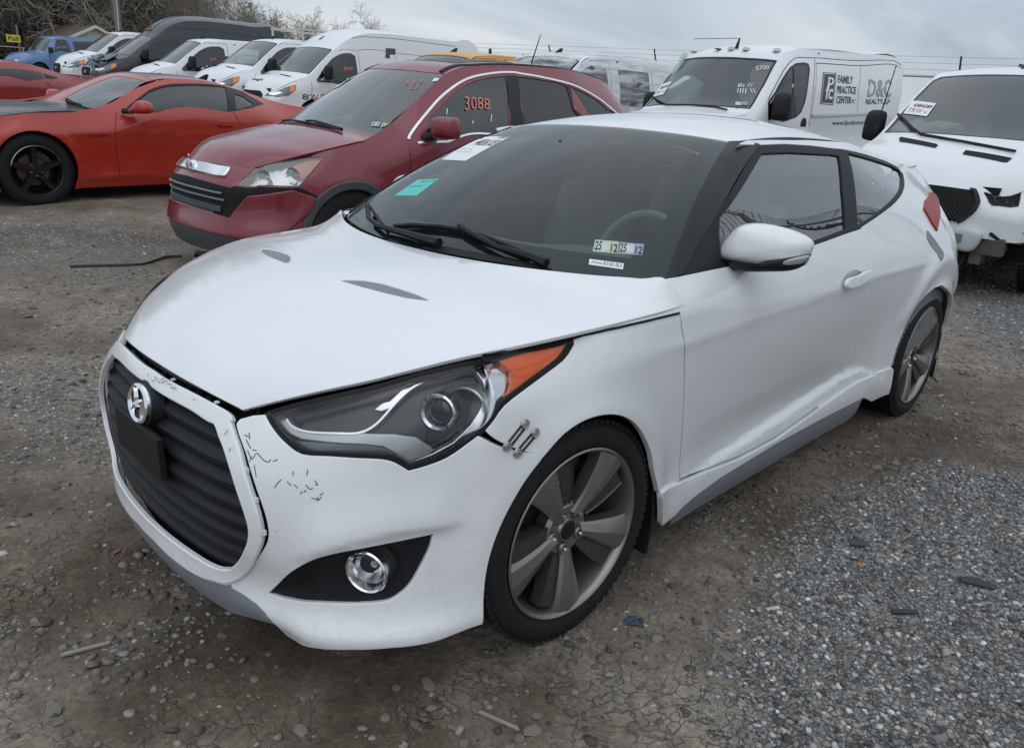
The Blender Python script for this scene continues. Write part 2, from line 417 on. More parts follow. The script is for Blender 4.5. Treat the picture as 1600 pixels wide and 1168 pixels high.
ctrl(Matrix(M_loc.tolist()), [(0,.78,-.004),(0,-.78,-.004),(-2.65,.78,-.006),(-2.65,-.78,-.006),(-1.3,.7,0),(-1.3,-.7,0),(.8,0,0)])
def pm_(p):
    x, y, z, yaw, pi, ro = p; return Matrix.Translation((x, y, z)) @ Matrix.Rotation(yaw, 4, 'Z') @ Matrix.Rotation(pi, 4, 'Y') @ Matrix.Rotation(ro, 4, 'X')
for P_, wb, tr in (((-1.847,-3.8302,-.0658,-.013,.0316,.0115),-2.6,.8),((-.787,-8.184,-.0109,.135,-.006,-.010),-2.7,.82),((-1.4743,-19.2115,.024,.277,-.0029,-.007),-2.7,.8),((-8.7292,-16.4442,.165,.0884,.0178,-.0031),-3.3,.9),
  ((-8.2334,-18.286,.2656,.0465,.0041,-.0024),-3.3,.9),((-7.7859,-21.7729,.2301,-.0864,.0048,-.0106),-3.3,.9),((-7.8248,-25.5739,.4058,-.0083,-.0096,-.0129),-3.3,.9),((-8.15,-10.65,.02,.03,0,0),-3.3,.9),((-9.3856,-42.4639,.5881,.2069,.0206,.0003),-3.5,.9),
  ((-11.5,-47.5,.70,.22,0,0),-2.7,.8),((-8.2443,-4.3025,.07,-.0788,.0083,.0307),-3,.9),((-7.3721,-.4136,-.112,-.0208,.0085,-.0003),-3.3,.9),((-8.35,-8.0,.05,0,0,0),-3.3,.9),((-7.75,-28.3,.46,-.01,0,-.012),-3.3,.9)):
    ctrl(pm_(P_), [(0, tr, 0), (0, -tr, 0), (wb, tr, 0), (wb, -tr, 0)])
CTRL += [(1.4, 2.0, .0), (0, 5, -.02), (3, 0, 0), (-12, 6, -.1), (6, -8, 0), (0, -34, .45), (-30, -30, .55), (-40, 0, .3), (-25, -60, .75), (10, -60, .75), (-60, -120, .85), (40, -120, .85), (-120, -20, .6), (60, 60, 0), (-60, 60, 0), (90, -40, .5)]
CT = np.array(CTRL)
def zbase(x, y):
    x = np.asarray(x, float); y = np.asarray(y, float); num = 0; den = 0
    for cx, cy, cz in CT:
        w_ = 1/((x-cx)**2+(y-cy)**2+.02)**1.6; num = num+w_*cz; den = den+w_
    return num/den
G_A = [(-2.27,1.51),(-2.05,1.19),(-1.52,1.07),(-.96,1.10),(-.55,1.18),(-.2,1.27),(.02,1.44),(.2,1.9),(0,3.5),(-3.2,3.5),(-3,1.9)]
G_B = [(-4.25,1.07),(-4.67,.69),(-5.6,.24),(-7.2,-.23),(-9,-.6),(-14,-2),(-14,6),(-4.5,6),(-3.6,1.9)]
G_C = [(.69,-2.3),(.26,-2.26),(.63,-1.07),(.82,-1.13),(.86,-1.54),(1.2,-2.2)]
G_D = [(-.29,-6.86),(-1.47,-5.77),(-1.14,-4.36),(-.17,-3.64),(.26,-4.32),(2,-5)]
def sdist(x, y, poly, soft):
    p = np.stack([x, y], -1); d = edge_dist(p, poly); i = inside(p, poly); return ss(np.where(i, d, -d), -soft, soft)
def gravel(x, y):
    m = np.maximum(sdist(x, y, G_A, .14), sdist(x, y, G_B, .35)); m = np.maximum(m, .42*sdist(x, y, G_C, .25)); m = np.maximum(m, .35*sdist(x, y, G_D, .5))
    n = vnoise(x*2.3, y*2.3, 5)*.6+vnoise(x*6, y*6, 6)*.4; m = m*(.55+.9*n)+.22*ss(n, .55, .8); return np.clip(m, 0, 1)
def relief(x, y, r):
    f = lambda s: np.clip(1-r*s*.02, 0, 1)
    g = .030*(vnoise(x*.8, y*.8, 1)-.5)+.022*(vnoise(x*2.2, y*2.2, 2)-.5)+.012*(vnoise(x*6, y*6, 3)-.5)+.007*(vnoise(x*15, y*15, 4)-.5)*f(3)+.004*(vnoise(x*38, y*38, 7)-.5)*f(5)+.0022*(vnoise(x*90, y*90, 8)-.5)*f(8)
    # wheel ruts along the right of the white car
    d = np.abs(y-1.05-.04*np.sin(x*2)); rut = -.020*np.exp(-(d/.13)**2)*ss(-x, 2.0, 3.2); 
    return g+rut
def near_wheels(x, y):
    m = np.zeros_like(x)
    for cx, cy, cz in CT[:4]: m = np.maximum(m, np.exp(-((x-cx)**2+(y-cy)**2)/.12**2))
    return m
def gz(x, y):
    x = np.atleast_1d(np.asarray(x, float)); y = np.atleast_1d(np.asarray(y, float)); r = np.hypot(x-CAM_P[0], y-CAM_P[1]); return zbase(x, y)+relief(x, y, r)*(1-.8*near_wheels(x, y))
rr = [.25]
while rr[-1] < 1500: rr.append(rr[-1]*(1.0095 if rr[-1] < 16 else 1.03 if rr[-1] < 90 else 1.12))
rr = np.array(rr); a_d = np.radians(np.arange(-52, 52.01, .26))+YAW; a_c = np.radians(np.arange(52+4, 360-52-3, 4.0))+YAW; aa = np.concatenate([a_d, a_c]); RR, AA = np.meshgrid(rr, aa, indexing='ij')
X = CAM_P[0]+RR*np.cos(AA); Y = CAM_P[1]+RR*np.sin(AA); Z = gz(X.ravel(), Y.ravel()).reshape(X.shape); gm_ = gravel(X.ravel(), Y.ravel())
nr, na = RR.shape; idx = np.arange(nr*na).reshape(nr, na); q = np.stack([idx[:-1], idx[1:], np.roll(idx, -1, 1)[1:], np.roll(idx, -1, 1)[:-1]], -1).reshape(-1, 4)
me = bpy.data.meshes.new('ground'); me.vertices.add(nr*na+1); co_ = np.concatenate([np.stack([X.ravel(), Y.ravel(), Z.ravel()], -1), [[CAM_P[0], CAM_P[1], float(gz(CAM_P[0], CAM_P[1])[0])]]]); me.vertices.foreach_set('co', co_.ravel())
tri = [(nr*na, i, (i+1) % na) for i in range(na)]; nl = len(q)*4+len(tri)*3; me.loops.add(nl); me.loops.foreach_set('vertex_index', np.concatenate([q.ravel(), np.array(tri).ravel()])); me.polygons.add(len(q)+len(tri)); me.polygons.foreach_set('loop_start', np.concatenate([np.arange(len(q))*4, len(q)*4+np.arange(len(tri))*3])); me.polygons.foreach_set('use_smooth', [True]*(len(q)+len(tri)))
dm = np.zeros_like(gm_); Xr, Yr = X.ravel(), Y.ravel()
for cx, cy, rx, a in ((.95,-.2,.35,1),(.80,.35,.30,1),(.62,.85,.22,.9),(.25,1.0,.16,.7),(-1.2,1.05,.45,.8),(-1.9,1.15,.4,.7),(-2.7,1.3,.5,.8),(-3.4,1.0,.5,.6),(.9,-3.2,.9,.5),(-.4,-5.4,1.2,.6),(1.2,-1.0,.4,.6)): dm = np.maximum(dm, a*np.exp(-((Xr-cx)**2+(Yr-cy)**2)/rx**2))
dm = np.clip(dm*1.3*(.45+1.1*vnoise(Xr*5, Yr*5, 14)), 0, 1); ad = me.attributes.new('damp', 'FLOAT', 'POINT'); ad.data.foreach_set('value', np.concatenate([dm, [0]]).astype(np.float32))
at = me.attributes.new('gravel', 'FLOAT', 'POINT'); at.data.foreach_set('value', np.concatenate([gm_, [0]]).astype(np.float32)); me.update(); me.validate()
gmat = bpy.data.materials.new('yard_ground'); gmat.use_nodes = True; t = gmat.node_tree; N = t.nodes.new; L = t.links.new; pb = t.nodes['Principled BSDF']
tc_ = N('ShaderNodeTexCoord'); OBJ = tc_.outputs['Object']
def noise(sc, det=5, rough=.55, dist=0, vec=None):
    n = N('ShaderNodeTexNoise'); n.inputs['Scale'].default_value = sc; n.inputs['Detail'].default_value = det; n.inputs['Roughness'].default_value = rough; n.inputs['Distortion'].default_value = dist; L(vec or OBJ, n.inputs['Vector']); return n.outputs['Fac']
def ramp(fac, els):
    r = N('ShaderNodeValToRGB'); e = r.color_ramp.elements; e[0].position, e[0].color = els[0][0], (*els[0][1], 1); e[1].position, e[1].color = els[-1][0], (*els[-1][1], 1)
    for p, c in els[1:-1]: k = e.new(p); k.color = (*c, 1)
    L(fac, r.inputs[0]); return r.outputs['Color']
def mixc(f, a, b, mode='MIX'):
    m = N('ShaderNodeMix'); m.data_type = 'RGBA'; m.blend_type = mode
    if isinstance(f, float): m.inputs['Factor'].default_value = f
    else: L(f, m.inputs['Factor'])
    L(a, m.inputs['A']); L(b, m.inputs['B']); return m.outputs['Result']
def mth(op, a, b=None, c=None):
    m = N('ShaderNodeMath'); m.operation = op
    for i, v in enumerate((a, b, c)):
        if v is None: continue
        if isinstance(v, (int, float)): m.inputs[i].default_value = v
        else: L(v, m.inputs[i])
    return m.outputs[0]
dirt = ramp(noise(1.1, 8, .62, .4), [(.30, (.080, .062, .047)), (.42, (.165, .134, .106)), (.54, (.25, .212, .175)), (.66, (.37, .325, .275))])
fine = ramp(noise(55, 6, .7), [(.25, (.55, .55, .55)), (.5, (.95, .94, .92)), (.75, (1.4, 1.38, 1.34))])
dirt = mixc(1.0, dirt, fine, 'MULTIPLY'); dirt = mixc(1.0, dirt, ramp(noise(11, 7, .7, .5), [(.3, (.68, .67, .66)), (.5, (1, 1, 1)), (.7, (1.28, 1.27, 1.25))]), 'MULTIPLY')
rust = ramp(noise(2.3, 5, .6, .2), [(.56, (0, 0, 0)), (.72, (1, 1, 1))]); rc_ = N('ShaderNodeRGB'); rc_.outputs[0].default_value = (.12, .068, .034, 1); rs = N('ShaderNodeSeparateColor'); L(rust, rs.inputs[0]); dirt = mixc(mth('MULTIPLY', rs.outputs[0], .45), dirt, rc_.outputs[0])
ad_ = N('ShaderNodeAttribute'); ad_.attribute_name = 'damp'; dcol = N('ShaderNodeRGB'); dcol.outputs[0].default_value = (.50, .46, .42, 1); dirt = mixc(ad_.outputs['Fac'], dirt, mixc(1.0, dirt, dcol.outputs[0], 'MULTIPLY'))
# small stones printed between the modelled ones
vo = N('ShaderNodeTexVoronoi'); vo.inputs['Scale'].default_value = 62; L(OBJ, vo.inputs['Vector']); vs = N('ShaderNodeSeparateColor'); L(vo.outputs['Color'], vs.inputs[0])
stc = ramp(vs.outputs[0], [(.0, (.10, .10, .105)), (.35, (.20, .20, .195)), (.7, (.28, .275, .265)), (1, (.40, .39, .375))]); de = N('ShaderNodeTexVoronoi'); de.feature = 'DISTANCE_TO_EDGE'; de.inputs['Scale'].default_value = 62; L(OBJ, de.inputs['Vector'])
edge = ramp(de.outputs['Distance'], [(.0, (.55, .53, .50)), (.16, (1, 1, 1))]); stc = mixc(1.0, stc, edge, 'MULTIPLY')
at_ = N('ShaderNodeAttribute'); at_.attribute_name = 'gravel'; pick = mth('SUBTRACT', at_.outputs['Fac'], mth('MULTIPLY', vs.outputs[1], .95)); pk = N('ShaderNodeMapRange'); pk.inputs[1].default_value = -.02; pk.inputs[2].default_value = .06; L(pick, pk.inputs[0])
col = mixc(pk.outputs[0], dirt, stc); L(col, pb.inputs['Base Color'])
# dried mud cracks
dn = N('ShaderNodeVectorMath'); dn.operation = 'ADD'; nv = N('ShaderNodeTexNoise'); nv.inputs['Scale'].default_value = 3.5; nv.inputs['Detail'].default_value = 4; L(OBJ, nv.inputs['Vector']); sc_ = N('ShaderNodeVectorMath'); sc_.operation = 'SCALE'; sc_.inputs['Scale'].default_value = .6; L(nv.outputs['Color'], sc_.inputs[0]); L(OBJ, dn.inputs[0]); L(sc_.outputs[0], dn.inputs[1])
ck = N('ShaderNodeTexVoronoi'); ck.feature = 'DISTANCE_TO_EDGE'; ck.inputs['Scale'].default_value = 13; L(dn.outputs[0], ck.inputs['Vector']); ckr = N('ShaderNodeMapRange'); ckr.inputs[1].default_value = 0; ckr.inputs[2].default_value = .05; L(ck.outputs['Distance'], ckr.inputs[0])
cm = N('ShaderNodeMapRange'); cm.inputs[1].default_value = .45; cm.inputs[2].default_value = .58; L(noise(1.1, 8, .62, .4), cm.inputs[0]); crack = mth('SUBTRACT', 1.0, mth('MULTIPLY', mth('SUBTRACT', 1.0, ckr.outputs[0]), cm.outputs[0]))
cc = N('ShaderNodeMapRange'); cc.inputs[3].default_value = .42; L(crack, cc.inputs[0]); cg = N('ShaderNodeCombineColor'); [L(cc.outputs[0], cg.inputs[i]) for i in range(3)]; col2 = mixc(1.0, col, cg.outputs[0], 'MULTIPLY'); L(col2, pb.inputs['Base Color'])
hgt = mth('ADD', mth('ADD', mth('MULTIPLY', noise(24, 8, .65), .9), mth('MULTIPLY', crack, .35)), mth('MULTIPLY', mth('MULTIPLY', pk.outputs[0], mth('MINIMUM', mth('MULTIPLY', de.outputs['Distance'], 3.0), .6)), 1.0)); bp = N('ShaderNodeBump'); bp.inputs['Strength'].default_value = .9; bp.inputs['Distance'].default_value = .012; L(hgt, bp.inputs['Height']); L(bp.outputs[0], pb.inputs['Normal'])
rg_ = ramp(noise(1.1, 8, .62, .4), [(.33, (.62, .62, .62)), (.5, (.93, .93, .93))]); L(rg_, pb.inputs['Roughness']); pb.inputs['Specular IOR Level'].default_value = .3
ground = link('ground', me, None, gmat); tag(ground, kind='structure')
# ================================================================== the white hatchback
LV = View(LOC_P, LOC_A)
M_loc = np.eye(4); Rm = CAM_A.T@LOC_A; M_loc[:3, :3] = Rm; M_loc[:3, 3] = CAM_P-Rm@LOC_P
CAR_M = Matrix(M_loc.tolist())
white = mat('white_paint', (.78, .79, .80), .30, coat=1.0, noise=.035, nscale=3, dust=.12)
def grime(m):
    t = m.node_tree; b = t.nodes['Principled BSDF']; N = t.nodes.new; L = t.links.new; src = b.inputs['Base Color'].links[0].from_socket
    tc = N('ShaderNodeTexCoord'); sp = N('ShaderNodeSeparateXYZ'); L(tc.outputs['Object'], sp.inputs[0]); r = N('ShaderNodeMapRange'); r.inputs[1].default_value = .50; r.inputs[2].default_value = .16; r.inputs[3].default_value = 0; r.inputs[4].default_value = .22; L(sp.outputs['Z'], r.inputs[0])
    n = N('ShaderNodeTexNoise'); n.inputs['Scale'].default_value = 38; n.inputs['Detail'].default_value = 9; n.inputs['Roughness'].default_value = .75; L(tc.outputs['Object'], n.inputs['Vector']); r2 = N('ShaderNodeMapRange'); r2.inputs[1].default_value = .48; r2.inputs[2].default_value = .72; L(n.outputs['Fac'], r2.inputs[0])
    a = N('ShaderNodeMath'); a.operation = 'ADD'; a.inputs[1].default_value = .05; L(r.outputs[0], a.inputs[0]); mu = N('ShaderNodeMath'); mu.operation = 'MULTIPLY'; L(a.outputs[0], mu.inputs[0]); L(r2.outputs[0], mu.inputs[1])
    mx = N('ShaderNodeMix'); mx.data_type = 'RGBA'; L(mu.outputs[0], mx.inputs['Factor']); L(src, mx.inputs['A']); mx.inputs['B'].default_value = (.30, .26, .21, 1); L(mx.outputs['Result'], b.inputs['Base Color'])
grime(white)
blackp = mat('gloss_black_trim', (.008, .009, .011), .28, spec=.35, dust=.2, nscale=9)
blackm = mat('matte_black_plastic', (.011, .012, .014), .55, spec=.3, noise=.3, nscale=25, bump=.08, bscale=400)
rubber = mat('tyre_rubber', (.013, .013, .014), .8, spec=.3, noise=.35, nscale=14, bump=.15, bscale=150)
darkin = mat('dark_underbody', (.006, .006, .006), .9)
chrome = mat('chrome', (.86, .87, .88), .12, 1)
satin = mat('satin_grey_sill', (.20, .215, .235), .5, noise=.12, nscale=12)
alloy = mat('alloy_titanium', (.27, .26, .245), .34, .8, noise=.12, nscale=20)
alloyb = mat('alloy_bright', (.55, .54, .52), .3, .9, noise=.1, nscale=15)
inter = mat('interior_cloth', (.17, .175, .18), .85, noise=.25, nscale=30)
rustm = mat('rusty_disc', (.16, .10, .075), .6, .6, noise=.4, nscale=20)

ZR = np.array([.12, .20, .28, .38, .50, .60, .69, .76, .82, .88, .96, 1.05, 1.15, 1.25, 1.33, 1.385])
FRONT = [  # per column: (x, y) at the first ten heights
 [(.76,0),(.79,0),(.785,0),(.79,0),(.785,0),(.765,0),(.725,0),(.655,0),(.55,0),(.40,0)],
 [(.75,.2),(.782,.2),(.775,.2),(.782,.2),(.777,.2),(.756,.2),(.713,.2),(.64,.2),(.53,.2),(.38,.2)],
 [(.725,.38),(.748,.38),(.745,.38),(.757,.38),(.755,.38),(.73,.38),(.676,.38),(.60,.38),(.49,.38),(.34,.38)],
 [(.68,.53),(.692,.53),(.688,.52),(.712,.51),(.712,.51),(.686,.50),(.628,.49),(.55,.49),(.44,.49),(.29,.49)],
 [(.655,.645),(.663,.645),(.645,.635),(.645,.63),(.638,.62),(.61,.62),(.562,.622),(.50,.628),(.415,.622),(.27,.61)],
 [(.56,.76),(.565,.757),(.545,.745),(.53,.735),(.515,.725),(.492,.728),(.453,.733),(.395,.728),(.322,.716),(.19,.70)],
 [(.41,.832),(.42,.832),(.40,.82),(.385,.812),(.37,.806),(.35,.805),(.325,.80),(.287,.788),(.235,.772),(.13,.745)]]
SIDE = [  # x, y at the ten lower heights
 (.28,[.848,.855,.852,.850,.850,.850,.842,.824,.787,.725]),
 (.12,[.855,.862,.866,.872,.876,.878,.872,.852,.815,.755]),
 (-.08,[.85,.865,.875,.882,.888,.892,.892,.884,.868,.840]),
 (-.35,[.84,.865,.872,.876,.882,.887,.888,.886,.878,.866]),
 (-.70,[.83,.862,.868,.860,.872,.878,.882,.882,.876,.862]),
 (-1.15,[.83,.862,.868,.850,.864,.874,.880,.881,.875,.861]),
 (-1.6,[.83,.862,.868,.852,.862,.872,.880,.882,.876,.860]),
 (-2.0,[.84,.87,.878,.872,.872,.878,.886,.888,.882,.866]),
 (-2.35,[.86,.885,.892,.895,.896,.898,.902,.900,.890,.870]),
 (-2.65,[.87,.892,.898,.903,.907,.910,.912,.906,.890,.865]),
 (-2.92,[.845,.867,.875,.881,.886,.888,.888,.878,.860,.834]),
 (-3.10,[.78,.81,.82,.83,.838,.838,.834,.824,.808,.784])]
UPY = {.28:[.60,.5,.4,.3,.2,.1], .12:[.70,.6,.5,.4,.3,.2], -.08:[.77,.70,.63,.56,.49,.42], -.35:[.806,.754,.715,.655,.60,.55],
 -.70:[.818,.766,.718,.650,.592,.53], -1.15:[.826,.780,.720,.652,.588,.50], -1.6:[.826,.780,.722,.655,.588,.50], -2.0:[.828,.782,.722,.652,.578,.49],
 -2.35:[.828,.776,.70,.60,.51,.43], -2.65:[.815,.75,.655,.545,.45,.37], -2.92:[.785,.715,.61,.50,.41,.33], -3.10:[.73,.66,.58,.47,.38,.30]}
REAR = [(-3.20,.76),(-3.28,.62),(-3.33,.42),(-3.35,.2),(-3.355,0)]
cols = []; up_ = []
for c in FRONT:
    a = np.array([(x, y, z) for (x, y), z in zip(c, ZR)]); d = a[-1]-a[-2]; ext = [a[-1]+d*(k+1)*1.2*np.array([1, 1, 0])+np.array([0, 0, ZR[10+k]-a[-1][2]]) for k in range(6)]
    cols.append(np.concatenate([a, ext])); up_.append(c[4])
for x, ys in SIDE:
    ys = ys+UPY[x]; lean = [0]*10+[0]*6
    cols.append(np.array([(x, y, z) for y, z in zip(ys, ZR)])); up_.append((x, ys[4]))
for x, y in REAR:
    xo = [.03,0,0,-.01,-.02,-.01,.02,.06,.10,.14,.20,.29,.40,.55,.70,.9]; yo = [.96,.99,1,1,1.0,.99,.97,.96,.94,.91,.87,.81,.73,.63,.54,.45]
    cols.append(np.array([(x+(xo[k] if xo[k] < .3 else xo[k]), y*yo[k], ZR[k]) for k in range(16)])); up_.append((x, y))
up_ = np.array(up_); WU = np.concatenate([[0], np.cumsum(np.linalg.norm(np.diff(up_, axis=0), axis=1))])
def gs(x, c, w): return np.exp(-((x-c)/w)**2)
def sstep(x, a, b):
    t = np.clip((x-a)/(b-a), 0, 1); return t*t*(3-2*t)
def wfeat(G, N, U, V):
    X, Y, Z = G[..., 0], G[..., 1], G[..., 2]; d = np.zeros_like(X)
    side = sstep(Y, .70, .80)*(X < .5)
    # wheel-arch flares
    for cx, r, a in ((-.02, .335, .014), (-2.66, .345, .020)):
        q = np.hypot(X-cx, Z-.31); d += side*a*np.where(q < r, 1, np.exp(-((q-r)/.055)**2))*(Z > .12)
    # rear haunch shoulder
    d += side*.014*np.exp(-((np.hypot((X+2.66), (Z-.31)*.95)-.47)/.05)**2)*(X < -2.1)*sstep(Z, .5, .62)
    # lower door crease, rising rearwards then diving at the back of the door
    zc = np.interp(-X, [.5, .83, 1.1, 1.4, 1.6, 1.72, 1.80, 1.88, 1.96, 2.06, 2.2], [.312, .329, .347, .367, .385, .398, .405, .403, .388, .35, .28])
    s = Z-zc; m_ = side*sstep(-X, .45, .8)*(1-sstep(-X, 2.05, 2.25))
    d += m_*(-.017*np.exp(-(np.maximum(s, 0)/.13))*(s > 0)-.017*(1-sstep(-s, 0, .022))*(s <= 0))
    # shoulder line through the handle
    zs = .775+.02*(-X-.4); s = Z-zs; m_ = side*sstep(-X, -.05, .4)*(1-sstep(-X, 2.3, 2.6))
    d += m_*(.006*np.exp(-np.maximum(s, 0)/.05)*(s > 0)+.006*np.exp(-np.maximum(-s, 0)/.018)*(s <= 0))
    # front bumper: ledge over the fog recess and the outward kick of the lip
    fr = sstep(X, .33, .43)*sstep(Y, .55, .66)
    zl = .37+.10*sstep(Y, .50, .78)
    s = Z-zl
    d += fr*(.018*np.exp(-(np.maximum(s, 0)/.09)**2)*(s > 0)+.018*np.exp(-(np.minimum(s, 0)/.02)**2)*(s <= 0))
    d += sstep(X, .2, .5)*sstep(Y, .35, .5)*.012*np.exp(-((Z-.20)/.03)**2)
    return G+N*d[..., None]
W0 = Surf(WU, ZR, cols, sym=True, view=LV)
sgn = 1 if (W0.N[len(W0.u)//2, 20, 1] > 0) else -1
def wf2(G, N, U, V): return wfeat(G, N*sgn, U, V)
W = Surf(WU, ZR, cols, sym=True, view=LV, feat=wf2, du=.012, dv=.008)
if sgn < 0: W.flipn()
def px(s, pts): return s.pix(pts)
veh = thing('parked_car', 'white two-door hatchback in front, black grille, scuffed bumper corner, stitched crack by its headlamp', 'car', CAR_M)
def zoomp(pts, x0, y0, k): return [(x0+a/k, y0+b/k) for a, b in pts]

# ---- hood surface
HE = [(.676,.38,.689),(.613,.46,.724),(.542,.54,.757),(.464,.61,.784),(.385,.67,.811),(.299,.72,.833),(.186,.78,.854),(.047,.83,.872),(-.14,.856,.882),(-.30,.866,.887),(-.405,.866,.889)]
HC = [(.722,.714),(.665,.762),(.595,.800),(.515,.834),(.432,.860),(.345,.882),(.245,.902),(.125,.920),(.01,.932),(-.07,.939),(-.125,.943)]
HV = np.linspace(0, 1, len(HE)); HU = [0, .2, .4, .6, .75, .88, .96, 1.0]
drop = [0, .03, .13, .30, .50, .72, .88, 1.0]; dropr = [0, .0, -.02, -.06, -.10, -.16, -.10, 1.0]
G_ = []
for u, dr, dq in zip(HU, drop, dropr):
    row = []
    for (ex, ey, ez), (cx, cz), v in zip(HE, HC, HV):
        b = sstep(np.array(v), .86, 1.0); k = dr*(1-b)+dq*b; xx = cx+(ex-cx)*(u**2.2 if v > .05 else u**2.2)
        row.append((xx, ey*u, cz+(ez-cz)*k))
    G_.append(row)
def hfeat(G, N, U, V):
    X, Y, Z = G[..., 0], G[..., 1], G[..., 2]
    yc = .10+.30*np.clip((.62-X)/.7, 0, 1.2)
    d = .006*sstep(yc+.02-Y, -.17, .17)*sstep(-X, -.62, -.25)*sstep(X, -.12, .20)          # raised centre of the bonnet
    d += -.0*np.exp(-((Y-(yc+.11))/.07)**2)*sstep(-X, -.55, -.25)*sstep(X, -.12, .10)
    return G+np.stack([d*0, d*0, d], -1)
H = Surf(HU, HV, G_, du=.02, dv=.01, sym=True, view=LV, feat=hfeat)
if H.N[10, 50, 2] < 0: H.flipn()
# ---- windshield and roof surfaces
CB = [(-.165,0,.935),(-.18,.2,.934),(-.225,.4,.933),(-.30,.62,.935),(-.352,.74,.938),(-.405,.812,.942)]
HD = [(-.985,0,1.347),(-.99,.14,1.346),(-1.005,.28,1.342),(-1.04,.42,1.334),(-1.07,.50,1.325),(-1.095,.557,1.315)]
SU = [0, .25, .5, .76, .91, 1.0]; SV = [0, .25, .5, .75, 1.0]
G_ = []
for a, b in zip(CB, HD):
    a, b = np.array(a), np.array(b); row = []
    for v in SV: row.append(a+(b-a)*v+np.array([.36, 0, .6])*.05*4*v*(1-v))
    G_.append(row)
S = Surf(SU, SV, G_, du=.01, dv=.01, sym=True, view=LV)
if S.N[10, 10, 2] < 0: S.flipn()
SF = S.full()
RX = [-.985,-1.10,-1.3,-1.6,-2.0,-2.4,-2.75,-3.0]; RZ = [1.347,1.372,1.398,1.412,1.398,1.345,1.265,1.19]; RYW = [.56,.572,.572,.568,.555,.52,.47,.42]; RE = [1.315,1.325,1.335,1.337,1.322,1.265,1.185,1.10]
G_ = []
for u in (0, .25, .5, .75, .9, 1.0):
    row = []
    for i in range(len(RX)):
        xx = RX[i]-(.115 if i == 0 else .10 if i == 1 else .08 if i == 2 else .04)*u**2.2
        row.append((xx, RYW[i]*u, RZ[i]+(RE[i]-RZ[i])*u**2.3))
    G_.append(row)
R = Surf([0, .25, .5, .75, .9, 1.0], np.linspace(0, 1, len(RX)), G_, du=.02, dv=.012, sym=True, view=LV)
if R.N[10, 50, 2] < 0: R.flipn()

def cen(poly_uv):  # close a half outline on the mid plane
    p = list(poly_uv); p[0] = (0, p[0][1]); p[-1] = (0, p[-1][1]); return p
Wp = lambda pts, s=W, **k: s.pix(pts)
# ---- outlines measured on the photograph
HL = zoomp([(97,440),(100,425),(300,368),(600,300),(1000,195),(1400,95),(1525,78),(1530,112),(1480,190),(1350,290),(1210,400),(1150,480),(1050,570),(950,640),(850,680),(765,703),(700,665),(640,650),(550,645),(400,635),(270,625),(190,570),(130,500)], 380, 500, 2.963)
FOG = zoomp([(85,520),(200,410),(350,320),(500,275),(700,235),(900,195),(1172,140),(1150,230),(1090,360),(1010,490),(900,575),(800,600),(600,607),(400,600),(200,575),(100,545)], 400, 800, 4.2105)
ARCHB = [(848.7,713),(820,751),(791,801),(769.6,851.7),(757,905.6),(753.4,974.6)]          # bumper side of the arch, top to bottom
ARCHF = [(848.7,713),(881,677),(917,654),(953,646),(981.7,652),(1003,672),(1017.7,704),(1023,733),(1028,755),(1031,769)]
LIPB = [(751.5,974.6),(685,999.5),(614,1011),(542.5,1014),(495,1012),(471,1006.6),(447.5,992),(431,976)]
GO = [(256.8,592),(296,613),(328,630),(356.6,646),(364,656.3),(362,662),(375.4,703.4),(383,734),(392,764),(403.7,799.8),(409.3,828),(407.4,850.7),(398,873),(379,897.7),(356.6,907),(340,904),(309.5,894),(271.8,867.6),(245,841)]
GI = [(262,616.8),(300,637.5),(328,656),(339.6,662),(347,680.8),(356.6,706),(366,735.8),(377.3,771.6),(388.6,805.5),(393.3,828),(390.5,848.8),(381,869.5),(366,886.4),(356.6,889),(337.7,885.5),(300,863.8),(253,828)]
NOSEC = [(268,570),(290.7,585.6),(329.5,608.6),(358,628),(374,641)]    # hood leading edge seen as a pixel line
go = px(W, GO); gi = px(W, GI)
go = [tuple(p) for p in smooth_poly(go, 4, closed=False)]; gi = [tuple(p) for p in smooth_poly(gi, 4, closed=False)]
ztop_o = go[0][1]+.0015; zbot_o = go[-1][1]-.002
go_h = [(0, ztop_o)]+go+[(0, zbot_o)]; gi_h = [(0, gi[0][1]+.001)]+gi+[(0, gi[-1][1]-.001)]
hl = [tuple(p) for p in smooth_poly(px(W, HL), 3, sharp=(0, 1, 6, 7, 15))]; fog = [tuple(p) for p in smooth_poly(px(W, FOG), 3, sharp=(6,))]
archb = [tuple(p) for p in smooth_poly(px(W, ARCHB), 4, closed=False)]; archf = [tuple(p) for p in smooth_poly(px(W, ARCHF), 4, closed=False)]; lipb = px(W, LIPB)
def offs(s, d):
    import copy
    t = copy.copy(s); t.G = s.G+s.N*d; t._bvh = None; return t
def colz(surf, xs, z):      # parameter u on W where x = xs at height z (side of the car)
    g = surf.P([(u, z) for u in surf.u]); i = np.argmin(np.abs(g[:, 0]-xs)+(g[:, 1] < .3)*9); return surf.u[i]
def wx(x, z): return (float(np.interp(-x, -W.P([(u, z) for u in W.u])[:, 0][np.argsort(-W.P([(u, z) for u in W.u])[:, 0])], W.u[np.argsort(-W.P([(u, z) for u in W.u])[:, 0])])), z)
